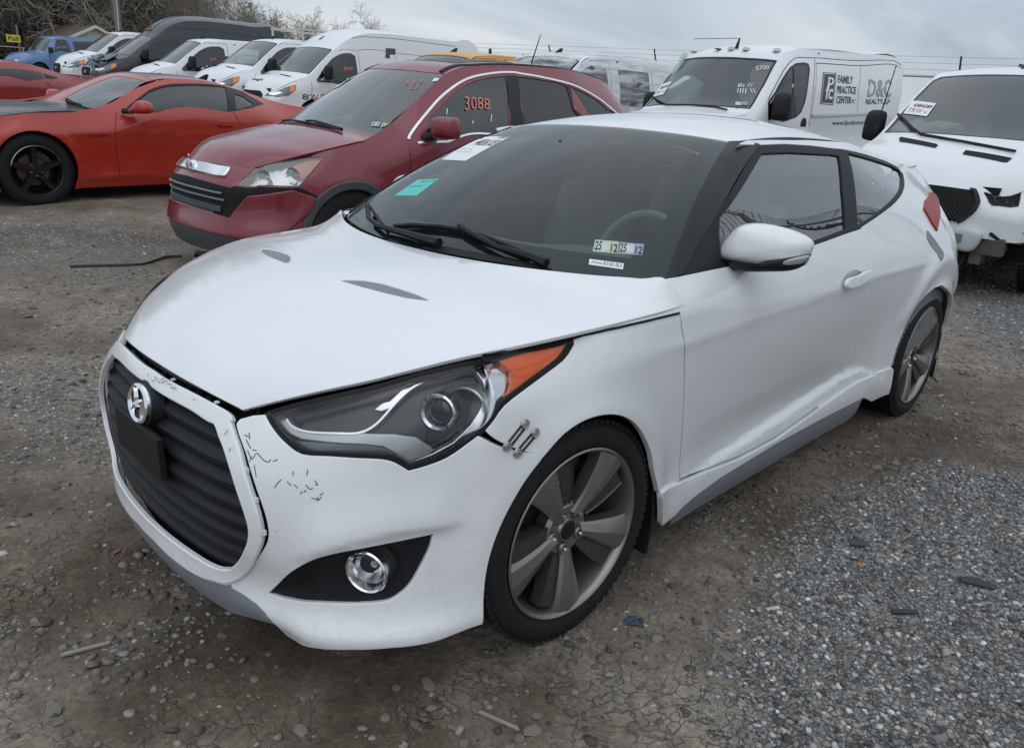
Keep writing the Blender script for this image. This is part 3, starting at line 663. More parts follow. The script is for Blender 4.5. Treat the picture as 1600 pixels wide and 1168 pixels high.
def dome(poly, C, ax, ay, az, depth, back=.0, rings=7, p=2.0, mb=None):
    """rounded shell over an outline given in the ax,ay plane"""
    mb = mb or MB(); P = np.array(poly); c = P.mean(0); n = len(P); k0 = len(mb.V); C = np.array(C); ax, ay, az = map(np.array, (ax, ay, az))
    for r in range(rings):
        t = r/(rings-1)*math.pi/2*.97; sc = math.cos(t)**(2/p) if r else 1; h = depth*math.sin(t)**(2/p) if r else 0
        for q in P: e_ = c+(q-c)*sc; mb.V.append(tuple(C+ax*e_[0]+ay*e_[1]+az*h))
    for r in range(rings-1):
        for i in range(n): mb.F.append([k0+r*n+i, k0+r*n+(i+1) % n, k0+(r+1)*n+(i+1) % n, k0+(r+1)*n+i])
    mb.F.append([k0+(rings-1)*n+i for i in range(n)])
    if back:
        k1 = len(mb.V)
        for sc, h in ((.97, -back*.6), (.86, -back)):
            for q in P: e_ = c+(q-c)*sc; mb.V.append(tuple(C+ax*e_[0]+ay*e_[1]+az*h))
        for i in range(n):
            mb.F.append([k0+(i+1) % n, k0+i, k1+i, k1+(i+1) % n]); mb.F.append([k1+(i+1) % n, k1+i, k1+n+i, k1+n+(i+1) % n])
        mb.F.append([k1+n+i for i in range(n)][::-1])
    else: mb.F.append([k0+i for i in range(n)][::-1])
    return mb
def shrink(poly, d):
    """move an outline inwards by d"""
    P = np.array(poly, float); n = len(P); a = np.roll(P, 1, 0); b = np.roll(P, -1, 0); t = b-a; t /= np.linalg.norm(t, axis=1, keepdims=True)+1e-12
    A = .5*np.sum(P[:, 0]*np.roll(P[:, 1], -1)-np.roll(P[:, 0], -1)*P[:, 1]); nr = np.stack([-t[:, 1], t[:, 0]], 1)*(1 if A > 0 else -1)
    return [tuple(x) for x in P+nr*d]
def ribbon(surf, uv, wdt, off=0.0, th=.004, mb=None, side=1, closed=False):
    """strip of given width along a line on a surface"""
    mb = mb or MB(); P = surf.P(uv); N = surf.Nn(uv); m = len(P); k0 = len(mb.V)
    ww = wdt if hasattr(wdt, '__len__') else [wdt]*m
    for i in range(m):
        d = P[(i+1) % m if closed else min(i+1, m-1)]-P[i-1 if closed else max(i-1, 0)]; d /= np.linalg.norm(d)+1e-12; b = np.cross(d, N[i]); b /= np.linalg.norm(b)+1e-12
        for q, h in ((-.5, off), (-.35, off+th), (.35, off+th), (.5, off)):
            v = P[i]+b*q*ww[i]+N[i]*h; mb.V.append((v[0], v[1]*side, v[2]))
    for i in range(m if closed else m-1):
        j = (i+1) % m
        for q in range(3): f = [k0+i*4+q, k0+j*4+q, k0+j*4+q+1, k0+i*4+q+1]; mb.F.append(f if side == 1 else f[::-1])
    return mb
STEP = .035
def wpanel(name, outer, m, parent=None, sides=(1, -1), holes=(), surf=None, **k):
    r = []
    for sd_ in sides: r.append(panel(surf or W, outer, holes, name, m, parent or veh, side=sd_, step=k.pop('step', STEP) if 'step' in k else STEP, **k))
    return r[0]
# ---- front: grille surround, slats, chin, bumper
ring = go_h+gi_h[::-1]
Wm = offs(W, .012)
sur = panel(W, ring, name='grille_surround', m=white, parent=veh, off=.010, thick=.014, both=True, step=.02, roll=.005)
gob = [(u+.008+.011*float(sstep(np.array(z), .33, .45)), z) if .26 < z < .67 else ((u+.007, z-.007) if z <= .26 else (u+.012, z+.006)) for u, z in go]
bkt = [(u+.03, z) for u, z in gob]
NE = px(W, [(395,650),(405,647.5)])
chin_t = px(W, [(431,976),(415,957),(400,942),(380,928),(362,917.5)])
i0 = int(np.argmin([abs(p[1]-.66) + (0 if p[0] > .3 else 9) for p in gob]))
bump = gob[i0-1:]
bump = [p for p in bump if p[0] > .33]
bump_o = [(bump[0][0]+.004, bump[0][1]+.008)]+[NE[0]]+[hl[0]]+hl[::-1][0:34]+archb[0:]+lipb+chin_t[1:]+[(u, z-.0110) for u, z in go if z < .262]+[(0, zbot_o-.0110), (0, zbot_o-.0035)]+[(u, z-.0035) for u, z in go[::-1] if z < .262]+[q_ for q_ in bump[::-1] if q_[1] > .262]
panel(W, bump_o, name='front_bumper', m=white, parent=veh, both=True, thick=.02, step=.017, bstep=.011, holes=[fog])
chb = [(0, .155)]+[(u, .150) for u in (.12, .25, .36)]+px(W, [(400,960),(431,976)])
zc_ = [(0, zbot_o-.004)]+[(u+.0, z-.008) for u, z in go[::-1] if z < .262]+chin_t[::-1][:]
panel(W, [(0, .150), (.12, .150), (.25, .150), (.38, .150)]+px(W, [(420,972),(431,976)])+chin_t[1:]+[(u, z-.012) for u, z in go if z < .262]+[(0, zbot_o-.012)], name='chin_spoiler', m=satin, parent=veh, both=True, thick=.02, step=.03)
Wd = offs(W, -.055)
panel(Wd, [(0, .15), (.58, .16), (.60, .45), (.50, .70), (.35, .72), (0, .72)], name='grille_backing', m=darkin, parent=veh, both=True, thick=0, step=.06)
# upper mesh support in the gap under the bonnet edge
ub = MB()
for zz, off_ in ((.703, -.014), (.696, -.03)):
    for s_ in (1, -1):
        pts = W.P([(u, zz) for u in np.linspace(0, .42, 16)])+W.Nn([(u, zz) for u in np.linspace(0, .42, 16)])*off_
        pts[:, 1] *= s_; ub.tube(pts, .008, 5)
        for u in np.linspace(.03, .40, 9):
            p = W.P([(u, .697)])[0]+W.Nn([(u, .697)])[0]*(-.020); p[1] *= s_; ub.box(p, (.02, .018, .014))
ub.make('grille_support', blackm, veh)
cl = MB()
for u, zz in [(.10,.694),(.30,.688)]:
    for s_ in (1,):
        p = W.P([(u, zz)])[0]; p[1] *= s_; cl.box(p, (.010, .009, .004))
cl.make('clip', white, veh)
tb = MB(); 
for zz in (.60, .53, .455, .39):
    u_ = float(np.interp(zz, [p[1] for p in go[::-1]], [p[0] for p in go[::-1]]))+.004 if False else None
for q in [(.47,.60),(.52,.54),(.575,.47)]: pass
pass
for zz in (.575, .515, .44):
    seg = [(a, b) for a, b in zip(go[:-1], go[1:]) if (a[1]-zz)*(b[1]-zz) <= 0 and a[0] > .3]
    a, b = seg[0]; t = (zz-a[1])/(b[1]-a[1]+1e-9); u_ = a[0]+(b[0]-a[0])*t
    p = W.P([(u_+.006, zz)])[0]+W.Nn([(u_+.006, zz)])[0]*.002; tb.box(p, (.008, .012, .012))
tb.make('clip', white, veh)
gi_a = np.array(gi_h)
def gi_range(z):
    xs = []
    for a, b in zip(gi_h[:-1], gi_h[1:]):
        if (a[1]-z)*(b[1]-z) < 0: xs.append(a[0]+(b[0]-a[0])*(z-a[1])/(b[1]-a[1]))
    return max(xs) if xs else 0
for i, z in enumerate(np.linspace(.292, .655, 9)):
    um = gi_range(z)+.012; us = np.linspace(-um, um, 25); mb = MB()
    prof = [(-.016, -.010), (-.014, .004), (-.022, .012), (-.050, .030), (-.052, .022), (-.026, -.004)]
    for u in us:
        p = W.P([(abs(u), z)])[0].copy(); n_ = W.Nn([(abs(u), z)])[0].copy()
        if u < 0: p[1] *= -1; n_[1] *= -1
        n_[2] = 0; n_ /= np.linalg.norm(n_)
        for a, b in prof: mb.V.append(tuple(p+n_*a+np.array([0, 0, b])))
    L = len(prof)
    for k in range(len(us)-1):
        for q in range(L): mb.F.append([k*L+q, k*L+(q+1) % L, (k+1)*L+(q+1) % L, (k+1)*L+q])
    mb.make('grille_slat', blackm, veh, smooth=True, angle=35)
# plate bracket and emblem
pc = LV.at(224, 712, 'y', 0.0)
xb = .80
a_ = MB(); a_.box((.785, 0, .505), (.018, .30, .115)); pb = a_.make('plate_bracket', blackm, veh, bevel=.004)
ec = np.array([.770, 0, .610]); en = np.array([.985, 0, .17]); eu = np.array([-.17, 0, .985]); ey = np.array([0, 1., 0])
mb = MB(); n = 40
def ell(a, b, off, n=40): return [tuple(ec+ey*a*math.cos(t)+eu*b*math.sin(t)+en*off) for t in np.linspace(0, 2*math.pi, n, endpoint=False)]
def ringmesh(rs):
    m_ = MB(); k = None
    for (a, b, o) in rs: m_.V += ell(a, b, o)
    for i in range(len(rs)-1):
        for j in range(40): m_.F.append([i*40+j, i*40+(j+1) % 40, (i+1)*40+(j+1) % 40, (i+1)*40+j])
    return m_
base = MB(); base.V = ell(.080, .066, -.03)+ell(.072, .059, .0); base.F = [[j, (j+1) % 40, 40+(j+1) % 40, 40+j] for j in range(40)]+[[40+j for j in range(40)]]
eb = base.make('emblem_base', blackm, veh, smooth=True)
er = ringmesh([(.066, .0540, -.004), (.065, .0535, .010), (.059, .0475, .014), (.051, .0400, .009), (.050, .039, -.004)]).make('emblem_ring', chrome, veh, smooth=True, angle=50)
# slanted letter H inside the oval
def emp(pts, o0, o1, wds):
    m_ = MB(); P = [np.array(p) for p in pts]; k = 0
    for i, p in enumerate(P):
        d = P[min(i+1, len(P)-1)]-P[max(i-1, 0)]; d = d/np.linalg.norm(d); b = np.array([-d[1], d[0]])
        for q, o in ((-1, o0), (0, o1), (1, o0)): v = p+b*q*wds[i]; m_.V.append(tuple(ec+ey*v[0]+eu*v[1]+en*o))
    for i in range(len(P)-1):
        for q in (0, 1): m_.F.append([i*3+q, (i+1)*3+q, (i+1)*3+q+1, i*3+q+1])
    return m_
hm = MB()
for m_ in (emp([(-.030,.040),(-.022,.015),(-.026,-.010),(-.042,-.030)], .004, .012, [.003,.009,.010,.003]),
           emp([(.042,.030),(.026,.010),(.022,-.015),(.030,-.040)], .004, .012, [.003,.010,.009,.003]),
           emp([(-.024,-.007),(-.01,-.003),(.01,.003),(.024,.007)], .004, .018, [.009,.011,.011,.009])):
    hm.add(m_.V, m_.F)
hm.make('emblem_letter', chrome, veh, smooth=True, angle=50)
# ---- bonnet and its two scoops
V1 = zoomp([(85,668),(110,663),(160,668),(230,688),(300,702),(385,712),(395,718),(385,724),(320,718),(230,705),(150,688)], 500, 150, 2.2857)
vc = [(.246, .150), (.226, .20), (.212, .26), (.200, .33), (.188, .40), (.176, .455)]; vw = [.008, .024, .030, .028, .022, .006]
v3 = [(x+w_*.9, y, .9) for (x, y), w_ in zip(vc, vw)]+[(x-w_*.9, y, .9) for (x, y), w_ in list(zip(vc, vw))[::-1]]
v1 = H.near(v3)
hood_o = [(0, .004), (.3, .004), (.6, .004), (.85, .004), (1.0, .004), (1.0, .12), (1.0, .3), (1.0, .5), (1.0, .7), (1.0, .85), (1.0, 1.0), (.97, 1.0), (.9, 1.0), (.7, 1.0), (.4, 1.0), (0, 1.0)]
# metric parameters for the bonnet: scale u by width
class Metric:
    """surface with stretched parameters so triangles come out even"""
    def __init__(s, S_, a, b): s.S = S_; s.a = a; s.b = b; s.view = S_.view
    def P(s, uv): return s.S.P(np.atleast_2d(uv)/[s.a, s.b])
    def Nn(s, uv): return s.S.Nn(np.atleast_2d(uv)/[s.a, s.b])
    def pix(s, p): return [(u*s.a, v*s.b) for u, v in s.S.pix(p)]
    def near(s, p): return [(u*s.a, v*s.b) for u, v in s.S.near(p)]
    def sc(s, p): return [(u*s.a, v*s.b) for u, v in p]
Hm = Metric(H, .78, 1.15); Sm = Metric(S, .68, .72); Rm_ = Metric(R, .57, 2.05)
v1m = Hm.sc(v1)
hood = panel(Hm, Hm.sc(hood_o), [v1m], 'bonnet', white, veh, both=True, thick=.010, step=.03, bstep=.015, roll=.003)
for s_ in (1, -1):
    panel(Hm, shrink(v1m, -.002), (), 'bonnet_scoop', satin, veh, side=s_, off=-.004, thick=.004, step=.02, bstep=.01)
# ---- front wings
seam = px(W, [(1062,487),(1067,520),(1070,560),(1070,600),(1068,650),(1063,748)])
hle = [H.P([(1.0, v)])[0] for v in np.linspace(.80, .985, 7)]
hle = W.near(hle)
sk_f = px(W, [(1063,749),(1050,757),(1031,769)])
SG = .0022
fen = [tuple(p) for p in [(hl[18][0]+.006, hl[18][1]+.004)]]+[(u, z-.004) for u, z in hle]+[(seam[0][0]-.0045, min(seam[0][1], hle[-1][1]-.004))]+[(u-.0045, z) for u, z in seam[1:]]+sk_f[1:2]+archf[::-1]+[(hl[34][0]+.002, hl[34][1]-.001)]+[(u+.004, z) for u, z in hl[33:18:-1]]
for s_ in (1, -1): panel(W, fen, (), 'front_wing', white, veh, side=s_, thick=.018, step=.02, bstep=.012)
for s_ in (1, -1):
    ribbon(W, [tuple(x) for x in dens(px(W, [(892,530),(909,524),(947,515.5),(985,507),(1024,498),(1060,489.5)]), .02, closed=False)], .007, .0015, .0035, side=s_).make('panel_gap', darkin, veh)
    sg_ = [(u, z) for u, z in seam]; ribbon(W, [tuple(x) for x in dens(sg_, .05, closed=False)], .008, -.003, .001, side=s_).make('panel_gap', darkin, veh)
# ---- door
DB = px(W, [(1063,749),(1110,730),(1156,712),(1210,683),(1250,655),(1278,635),(1299.5,609),(1312,588)])
DR = px(W, [(1318,576),(1327,556),(1338,525),(1348,485),(1353,456),(1358,430),(1359,400),(1356,375),(1349,357.5)])
BELT = px(W, [(1344,357.3),(1320,367),(1290,378),(1270,385),(1230,398),(1180,409),(1130,419),(1064,430)])
belt_z = [p for p in BELT]
door_o = [(u+.0035, z) for u, z in seam]+[(seam[-1][0]+.003, DB[0][1]+.004)]+[(u, z+.004) for u, z in DB[1:]]+[(u-.003, z) for u, z in DR]+BELT[1:-1]+[(seam[0][0]+.004, BELT[-1][1]-.004)]
door_o = door_o[1:] if False else door_o
seamtop = (seam[0][0]+.004, BELT[-1][1]-.004)
CUP = [tuple(x) for x in smooth_poly(px(W, zoomp([(80,165),(110,118),(160,95),(205,108),(225,140),(195,185),(170,238),(130,266),(92,235)], 1300, 400, 4.49)), 3)]
dl = []
for s_ in (1, -1):
    dl.append(panel(W, door_o, [CUP], 'door', white, veh, side=s_, thick=.02, step=.016, bstep=.013))
# ---- side skirt: white top, grey strip below
SK = px(W, [(1063,752),(1110,733),(1156,715),(1210,686),(1250,658),(1278,638),(1300,622.6),(1322,607),(1344.5,593.7),(1367,582.6),(1391,574)])
SKe = px(W, [(1393,578),(1386,613.7),(1359,625),(1347,619.4)])
SKb = px(W, [(1300,642.7),(1209,691),(1120,745),(1082,773),(1063,789),(1050,803),(1031,818),(1031,769)])
skd = lambda P, UV: .016*sstep(.36-P[:, 2], -.02, .04)
panelk = dict(thick=.02, step=.03, bstep=.015)
for s_ in (1, -1):
    panel(W, SK+SKe+SKb, (), 'side_skirt', white, veh, side=s_, off=.010, **panelk)
    lo = [(u, z-.003) for u, z in SKb[:5]]+[(SKb[4][0]-.01, .135), (wx(-1.0, .13)[0], .135), (wx(-1.9, .13)[0], .14), (SKe[-1][0]-.01, .17)]
    panel(W, [(SKe[-1][0]-.01, SKe[-1][1]-.004)]+lo, (), 'skirt_strip', satin, veh, side=s_, off=.004, **panelk)
# ---- quarter panel with roof frame
FT = px(W, [(1155,225),(1187,225.5),(1226,224),(1267,226.7),(1300,231),(1314,232),(1355,241.4),(1383.6,250.8),(1402.4,260),(1412,270.6),(1414.7,284.8),(1411,301.7),(1394,322.4),(1366,343),(1346,356)])
ARR = px(W, [(1392.4,573),(1400,544.8),(1413.6,511.4),(1429,482.4),(1444.8,462.4),(1460.4,449),(1471.5,444.5)])
cx_, cz_, rr_ = -2.655, .305, .352
arr2 = []
for p in ARR: arr2.append(p)
pa = W.P([ARR[-1]])[0]
for t in (60, 40, 20, 0, -12):
    x = cx_-rr_*math.cos(math.radians(t)) ; z = cz_+rr_*math.sin(math.radians(t))
    if x < pa[0]-.02: arr2.append(wx(x, z))
TL = px(W, [(1453,302),(1459,304),(1464,307.5),(1466,322),(1466,341),(1462.5,360),(1455,349),(1449,338),(1443,328),(1445.5,315)])
u_tail = max(p[0] for p in TL)
roofe = []
for x, y, z in zip(RX[1:], RYW[1:], RE[1:]): roofe.append((x-.03, y+.022, z-.006))
roofe = W.near(roofe)
rearu = WU[-5]+.03
rb_top = .60
qp = FT[::1]+DR[::-1]; 
qp = [(u+.003, z) for u, z in FT]+[(u+.006, z) for u, z in DR[::-1][1:]]+[(u, z+.004) for u, z in SK[5:]]+arr2+[(arr2[-1][0]+.02, .24), (rearu, .24), (rearu, rb_top)]+[(rearu, 1.0)]+roofe[::-1]
for s_ in (1, -1):
    panel(W, qp, [shrink(TL, .002)], 'rear_quarter', white, veh, side=s_, thick=.02, step=.02, bstep=.015)
    red = mat('tail_lamp_red', (.30, .003, .006), .35, spec=.3)
    t_ = panel(W, TL, (), 'tail_lamp', red, veh, side=s_, off=.008, thick=.02, step=.02, bstep=.01, roll=.006)
    RF = px(W, zoomp([(890,855),(905,858),(960,930),(1030,1030),(1028,1070),(1015,1100),(1000,1090),(975,1035),(925,975),(893,920)], 1280, 200, 5.309))
    panel(W, RF, (), 'fuel_flap', satin, veh, side=s_, off=.002, thick=.01, step=.02, bstep=.01)
# rear bumper and tailgate, closed so the car is whole
panel(W, [(rearu+.003, .20), (rearu+.003, .60), (rearu+.003, .75), (WU[-1], .75), (WU[-1], .20)], (), 'rear_bumper', white, veh, off=.002, thick=.02, step=.06, side=1)
panel(W, [(rearu+.003, .20), (rearu+.003, .60), (rearu+.003, .75), (WU[-1], .75), (WU[-1], .20)], (), 'rear_bumper', white, veh, off=.002, thick=.02, step=.06, side=-1)
for s_ in (1, -1):
    panel(W, [(rearu+.003, .755), (rearu+.003, .98), (WU[-1], .98), (WU[-1], .755)], (), 'tailgate', white, veh, side=s_, thick=.02, step=.06)
glb = glass('glass_dark', (.20, .23, .23), .12, (.04, .05, .05))
G_ = []
for u in (0, .5, 1):
    G_.append([(RX[-1]+.0, u*.40, 1.18-.09*u**2), (-3.17+.03*u, u*.43, 1.07-.05*u*u), (-3.27+.10*u, u*.47, .975)])
RG = Surf([0, .5, 1], [0, .5, 1], G_, du=.05, dv=.05, sym=True, view=LV)
panel(Metric(RG, .5, .4), [(0, 0), (.5, 0), (.5, .4), (0, .4)], (), 'rear_window', blackp, veh, both=True, thick=0, step=.08)
# ---- roof
roof_o = [(0, .003), (.3, .003), (.6, .003), (.85, .003), (.985, .004), (.985, .1), (.985, .3), (.985, .6), (.985, .8), (.985, 1), (.5, 1), (0, 1)]
panel(Rm_, Rm_.sc(roof_o), (), 'roof', white, veh, both=True, thick=.02, step=.035, bstep=.018)
for s_ in (1, -1):
    mb = MB(); vs = np.linspace(0.0, .97, 30); P = R.P([(1.0, v) for v in vs]); P[:, 1] += .007
    k0 = 0
    for i, p in enumerate(P):
        for a, b in ((-.016, -.012), (-.012, .001), (.010, -.001), (.016, -.014)): mb.V.append((p[0], (p[1]+a)*s_, p[2]+b-.001))
    for i in range(len(P)-1):
        for q in range(3): f = [i*4+q, (i+1)*4+q, (i+1)*4+q+1, i*4+q+1]; mb.F.append(f)
    mb.make('roof_moulding', blackm, veh, smooth=True)
# ---- windscreen
wsg = glass('glass_windscreen', (.76, .91, .86), .05, (.10, .18, .165), k=.95)
ws = panel(Sm, Sm.sc([(0, 0), (.5, 0), (1, 0), (1, .25), (1, .5), (1, .75), (1, .995), (.5, .995), (0, .995)]), (), 'windscreen', wsg, veh, both=True, thick=0, step=.03)
fr_out = [(0, .0), (.5, 0), (1, 0), (1, .5), (1, .985), (.5, .99), (0, .99)]
fr_in = [(0, .93), (.5, .935), (.86, .93), (.925, .90), (.925, .5), (.90, .16), (.85, .11), (.5, .115), (0, .13)]
panel(Sm, Sm.sc(fr_out)+Sm.sc(fr_in), (), 'frit_band', blackp, ws, both=True, thick=0, off=-.003, step=.03, bstep=.015)
# the wiper cowl
cow = MB()
Z1 = lambda pts: zoomp(pts, 1000, 200, 4.867)
Z2 = lambda pts: zoomp(pts, 1280, 200, 5.309)
AP = px(W, [(1066,429),(1016.4,430.5),(1051.4,374.6),(1098.6,298.6),(1127,257.5),(1143.8,234),(1152,226.3),(1187,226.3),(1176.7,239),(1123,329.4),(1082,397)])
TR = px(W, [(1187,227),(1226,225.7),(1267,228.2),(1300,232.3),(1314,233.8),(1355,243),(1383.6,252.3),(1402.4,261.8),(1411.5,272),(1413,285),(1409.5,301),(1392.5,321.5),(1364.5,342),(1344,356),(1320,366),(1290,377),(1270,384),(1230,397),(1180,408),(1130,418),(1066.5,428.5),(1082.5,397),(1123.5,329.6),(1177.2,239)])
G1 = px(W, [(1192,239),(1236,237.4),(1300,241),(1312,243.3),(1318,300),(1322.4,358),(1280,374),(1230,388),(1180,399),(1127,411),(1125,386),(1125,340)])
G2 = px(W, [(1325,238.6),(1364.8,249),(1393,258.4),(1406,266),(1410,275.3),(1409,292.3),(1396,312),(1373,332.7),(1344,351.5),(1340,350.7),(1336.5,294)])
sgl = glass('glass_side', (.70, .77, .75), .06, (.08, .09, .09), f0=.15)
for s_ in (1, -1):
    mb = MB(); n = 24; e1 = S.P([(.985, v) for v in np.linspace(0, .995, n)])+S.Nn([(.985, v) for v in np.linspace(0, .995, n)])*.001
    e2 = crom(np.linspace(0, 1, n), [0, .16, .5, .93, 1], W.P(px(W, [(1066,429),(1082,397),(1123,329.4),(1176.7,239),(1187,226)])))
    for i in range(n):
        o_ = np.array([.35, .55, .5]); L_ = np.linspace(0, 1, 6); d_ = e2[i]-e1[i]; inn = np.array([-.1, -.05, -.02])*.0
        row = [e1[i]+np.array([0, -.004, -.02])]+[e1[i]+d_*t+o_*(.010*4*t*(1-t)+.004) for t in L_]+[e2[i]+np.array([-.004, -.02, -.01])]
        for q in row: mb.V.append((q[0], q[1]*s_, q[2]))
    for i in range(n-1):
        for q in range(7): f = [i*8+q, i*8+q+1, (i+1)*8+q+1, (i+1)*8+q]; mb.F.append(f if s_ > 0 else f[::-1])
    mb.make('a_pillar', blackp, veh, smooth=True, angle=40)
    trm = panel(W, TR, [G1, G2], 'window_trim', blackm, veh, side=s_, off=-.001, thick=.015, step=.03, bstep=.012)
    panel(W, shrink(G1, -.003), (), 'door_glass', sgl, veh, side=s_, off=-.008, thick=0, step=.04)
    panel(W, shrink(G2, -.003), (), 'quarter_glass', sgl, veh, side=s_, off=-.008, thick=0, step=.04)
# ---- door handle
Z3 = lambda pts: zoomp(pts, 1300, 400, 4.49)
hb = px(W, Z3([(73,200),(82,178),(112,160),(155,150),(205,122),(243,113),(255,124),(243,150),(205,183),(150,212),(92,222),(76,214)]))
for s_ in (1, -1):
    panel(W, CUP, (), 'handle_cup', white, veh, side=s_, off=-.0015, thick=0, step=.012, bstep=.01, disp=lambda P, UV: -.022*np.clip(edge_dist(UV, CUP)/.022, 0, 1)**.7)
    panel(W, hb, (), 'door_handle', white, veh, side=s_, off=.022, thick=.014, step=.02, bstep=.008, roll=.006)
# ---- mirrors
MC = Z1([(605,930),(640,860),(730,760),(820,725),(950,725),(1100,755),(1230,800),(1310,850),(1325,900),(1305,955),(1262,1040),(1160,1062),(1000,1062),(880,1050),(760,1030),(660,1005),(610,970)])
mn = np.array([.93, .36, .05]); mn /= np.linalg.norm(mn); mC = np.array([-.80, .90, 1.0]); ma = np.cross([0, 0, 1], mn); ma /= np.linalg.norm(ma); mb_ = np.cross(mn, ma)
def onplane(p): d = LV.ray(*p); t = ((mC-LV.P)@mn)/(d@mn); q = LV.P+d*t-mC; return (q@ma, q@mb_)
def mirrored(o): o.scale = (1, -1, 1); return o
cap2 = smooth_poly([onplane(p) for p in MC], 3)
cut = smooth_poly([onplane(p) for p in Z1([(612,975),(700,1000),(880,1025),(960,985),(1100,962),(1297,945),(1290,985),(1250,1042),(1150,1078),(1000,1084),(800,1084),(700,1055),(630,1010)])], 2)
lampq = smooth_poly([onplane(p) for p in Z1([(895,1030),(960,1000),(1100,985),(1290,950),(1285,985),(1240,1015),(1100,1032),(950,1037)])], 2)
for s_ in (1, -1):
    for nm, pl, dp, bk, m_, cc in (('mirror_cap', cap2, .075, .05, white, mC), ('mirror_base', cut, .066, .056, blackp, mC+mn*.014), ('mirror_lamp', lampq, .012, 0, mat('clear_lamp', (.35, .36, .37), .15, .3, coat=.5), mC+mn*.064)):
        d_ = dome(pl, cc, ma, mb_, mn, dp, bk, p=2.6)
        if s_ < 0: d_.V = [(a, -b, c) for a, b, c in d_.V]
        d_.make(nm, m_, veh, smooth=True, angle=60)
    arm = MB(); q0 = W.P([W.pix([(1105, 405)])[0]])[0]+[0, -.04, 0]; q1 = mC+ma*onplane((1135, 408))[0]+mb_*onplane((1135, 408))[1]+mn*.01
    for k in (0, .02, .045): arm.tube([q0+[-k, -.01, -.012], (q0+q1)/2+[-k*.6, 0, -.022], q1+[-k*.6, 0.03, -.012]], [.020, .017, .015], 8)
    if s_ < 0: arm.V = [(a, -b, c) for a, b, c in arm.V]
    arm.make('mirror_arm', blackm, veh, smooth=True)
    mg = MB(); mg.V = [tuple(mC+ma*a*.9+mb_*b*.86-mn*.053+np.array([0, .012, 0])) for a, b in cap2]; mg.F = [list(range(len(cap2)))]
    if s_ < 0: mg.V = [(a, -b, c) for a, b, c in mg.V]
    mg.make('mirror_glass', chrome, veh)
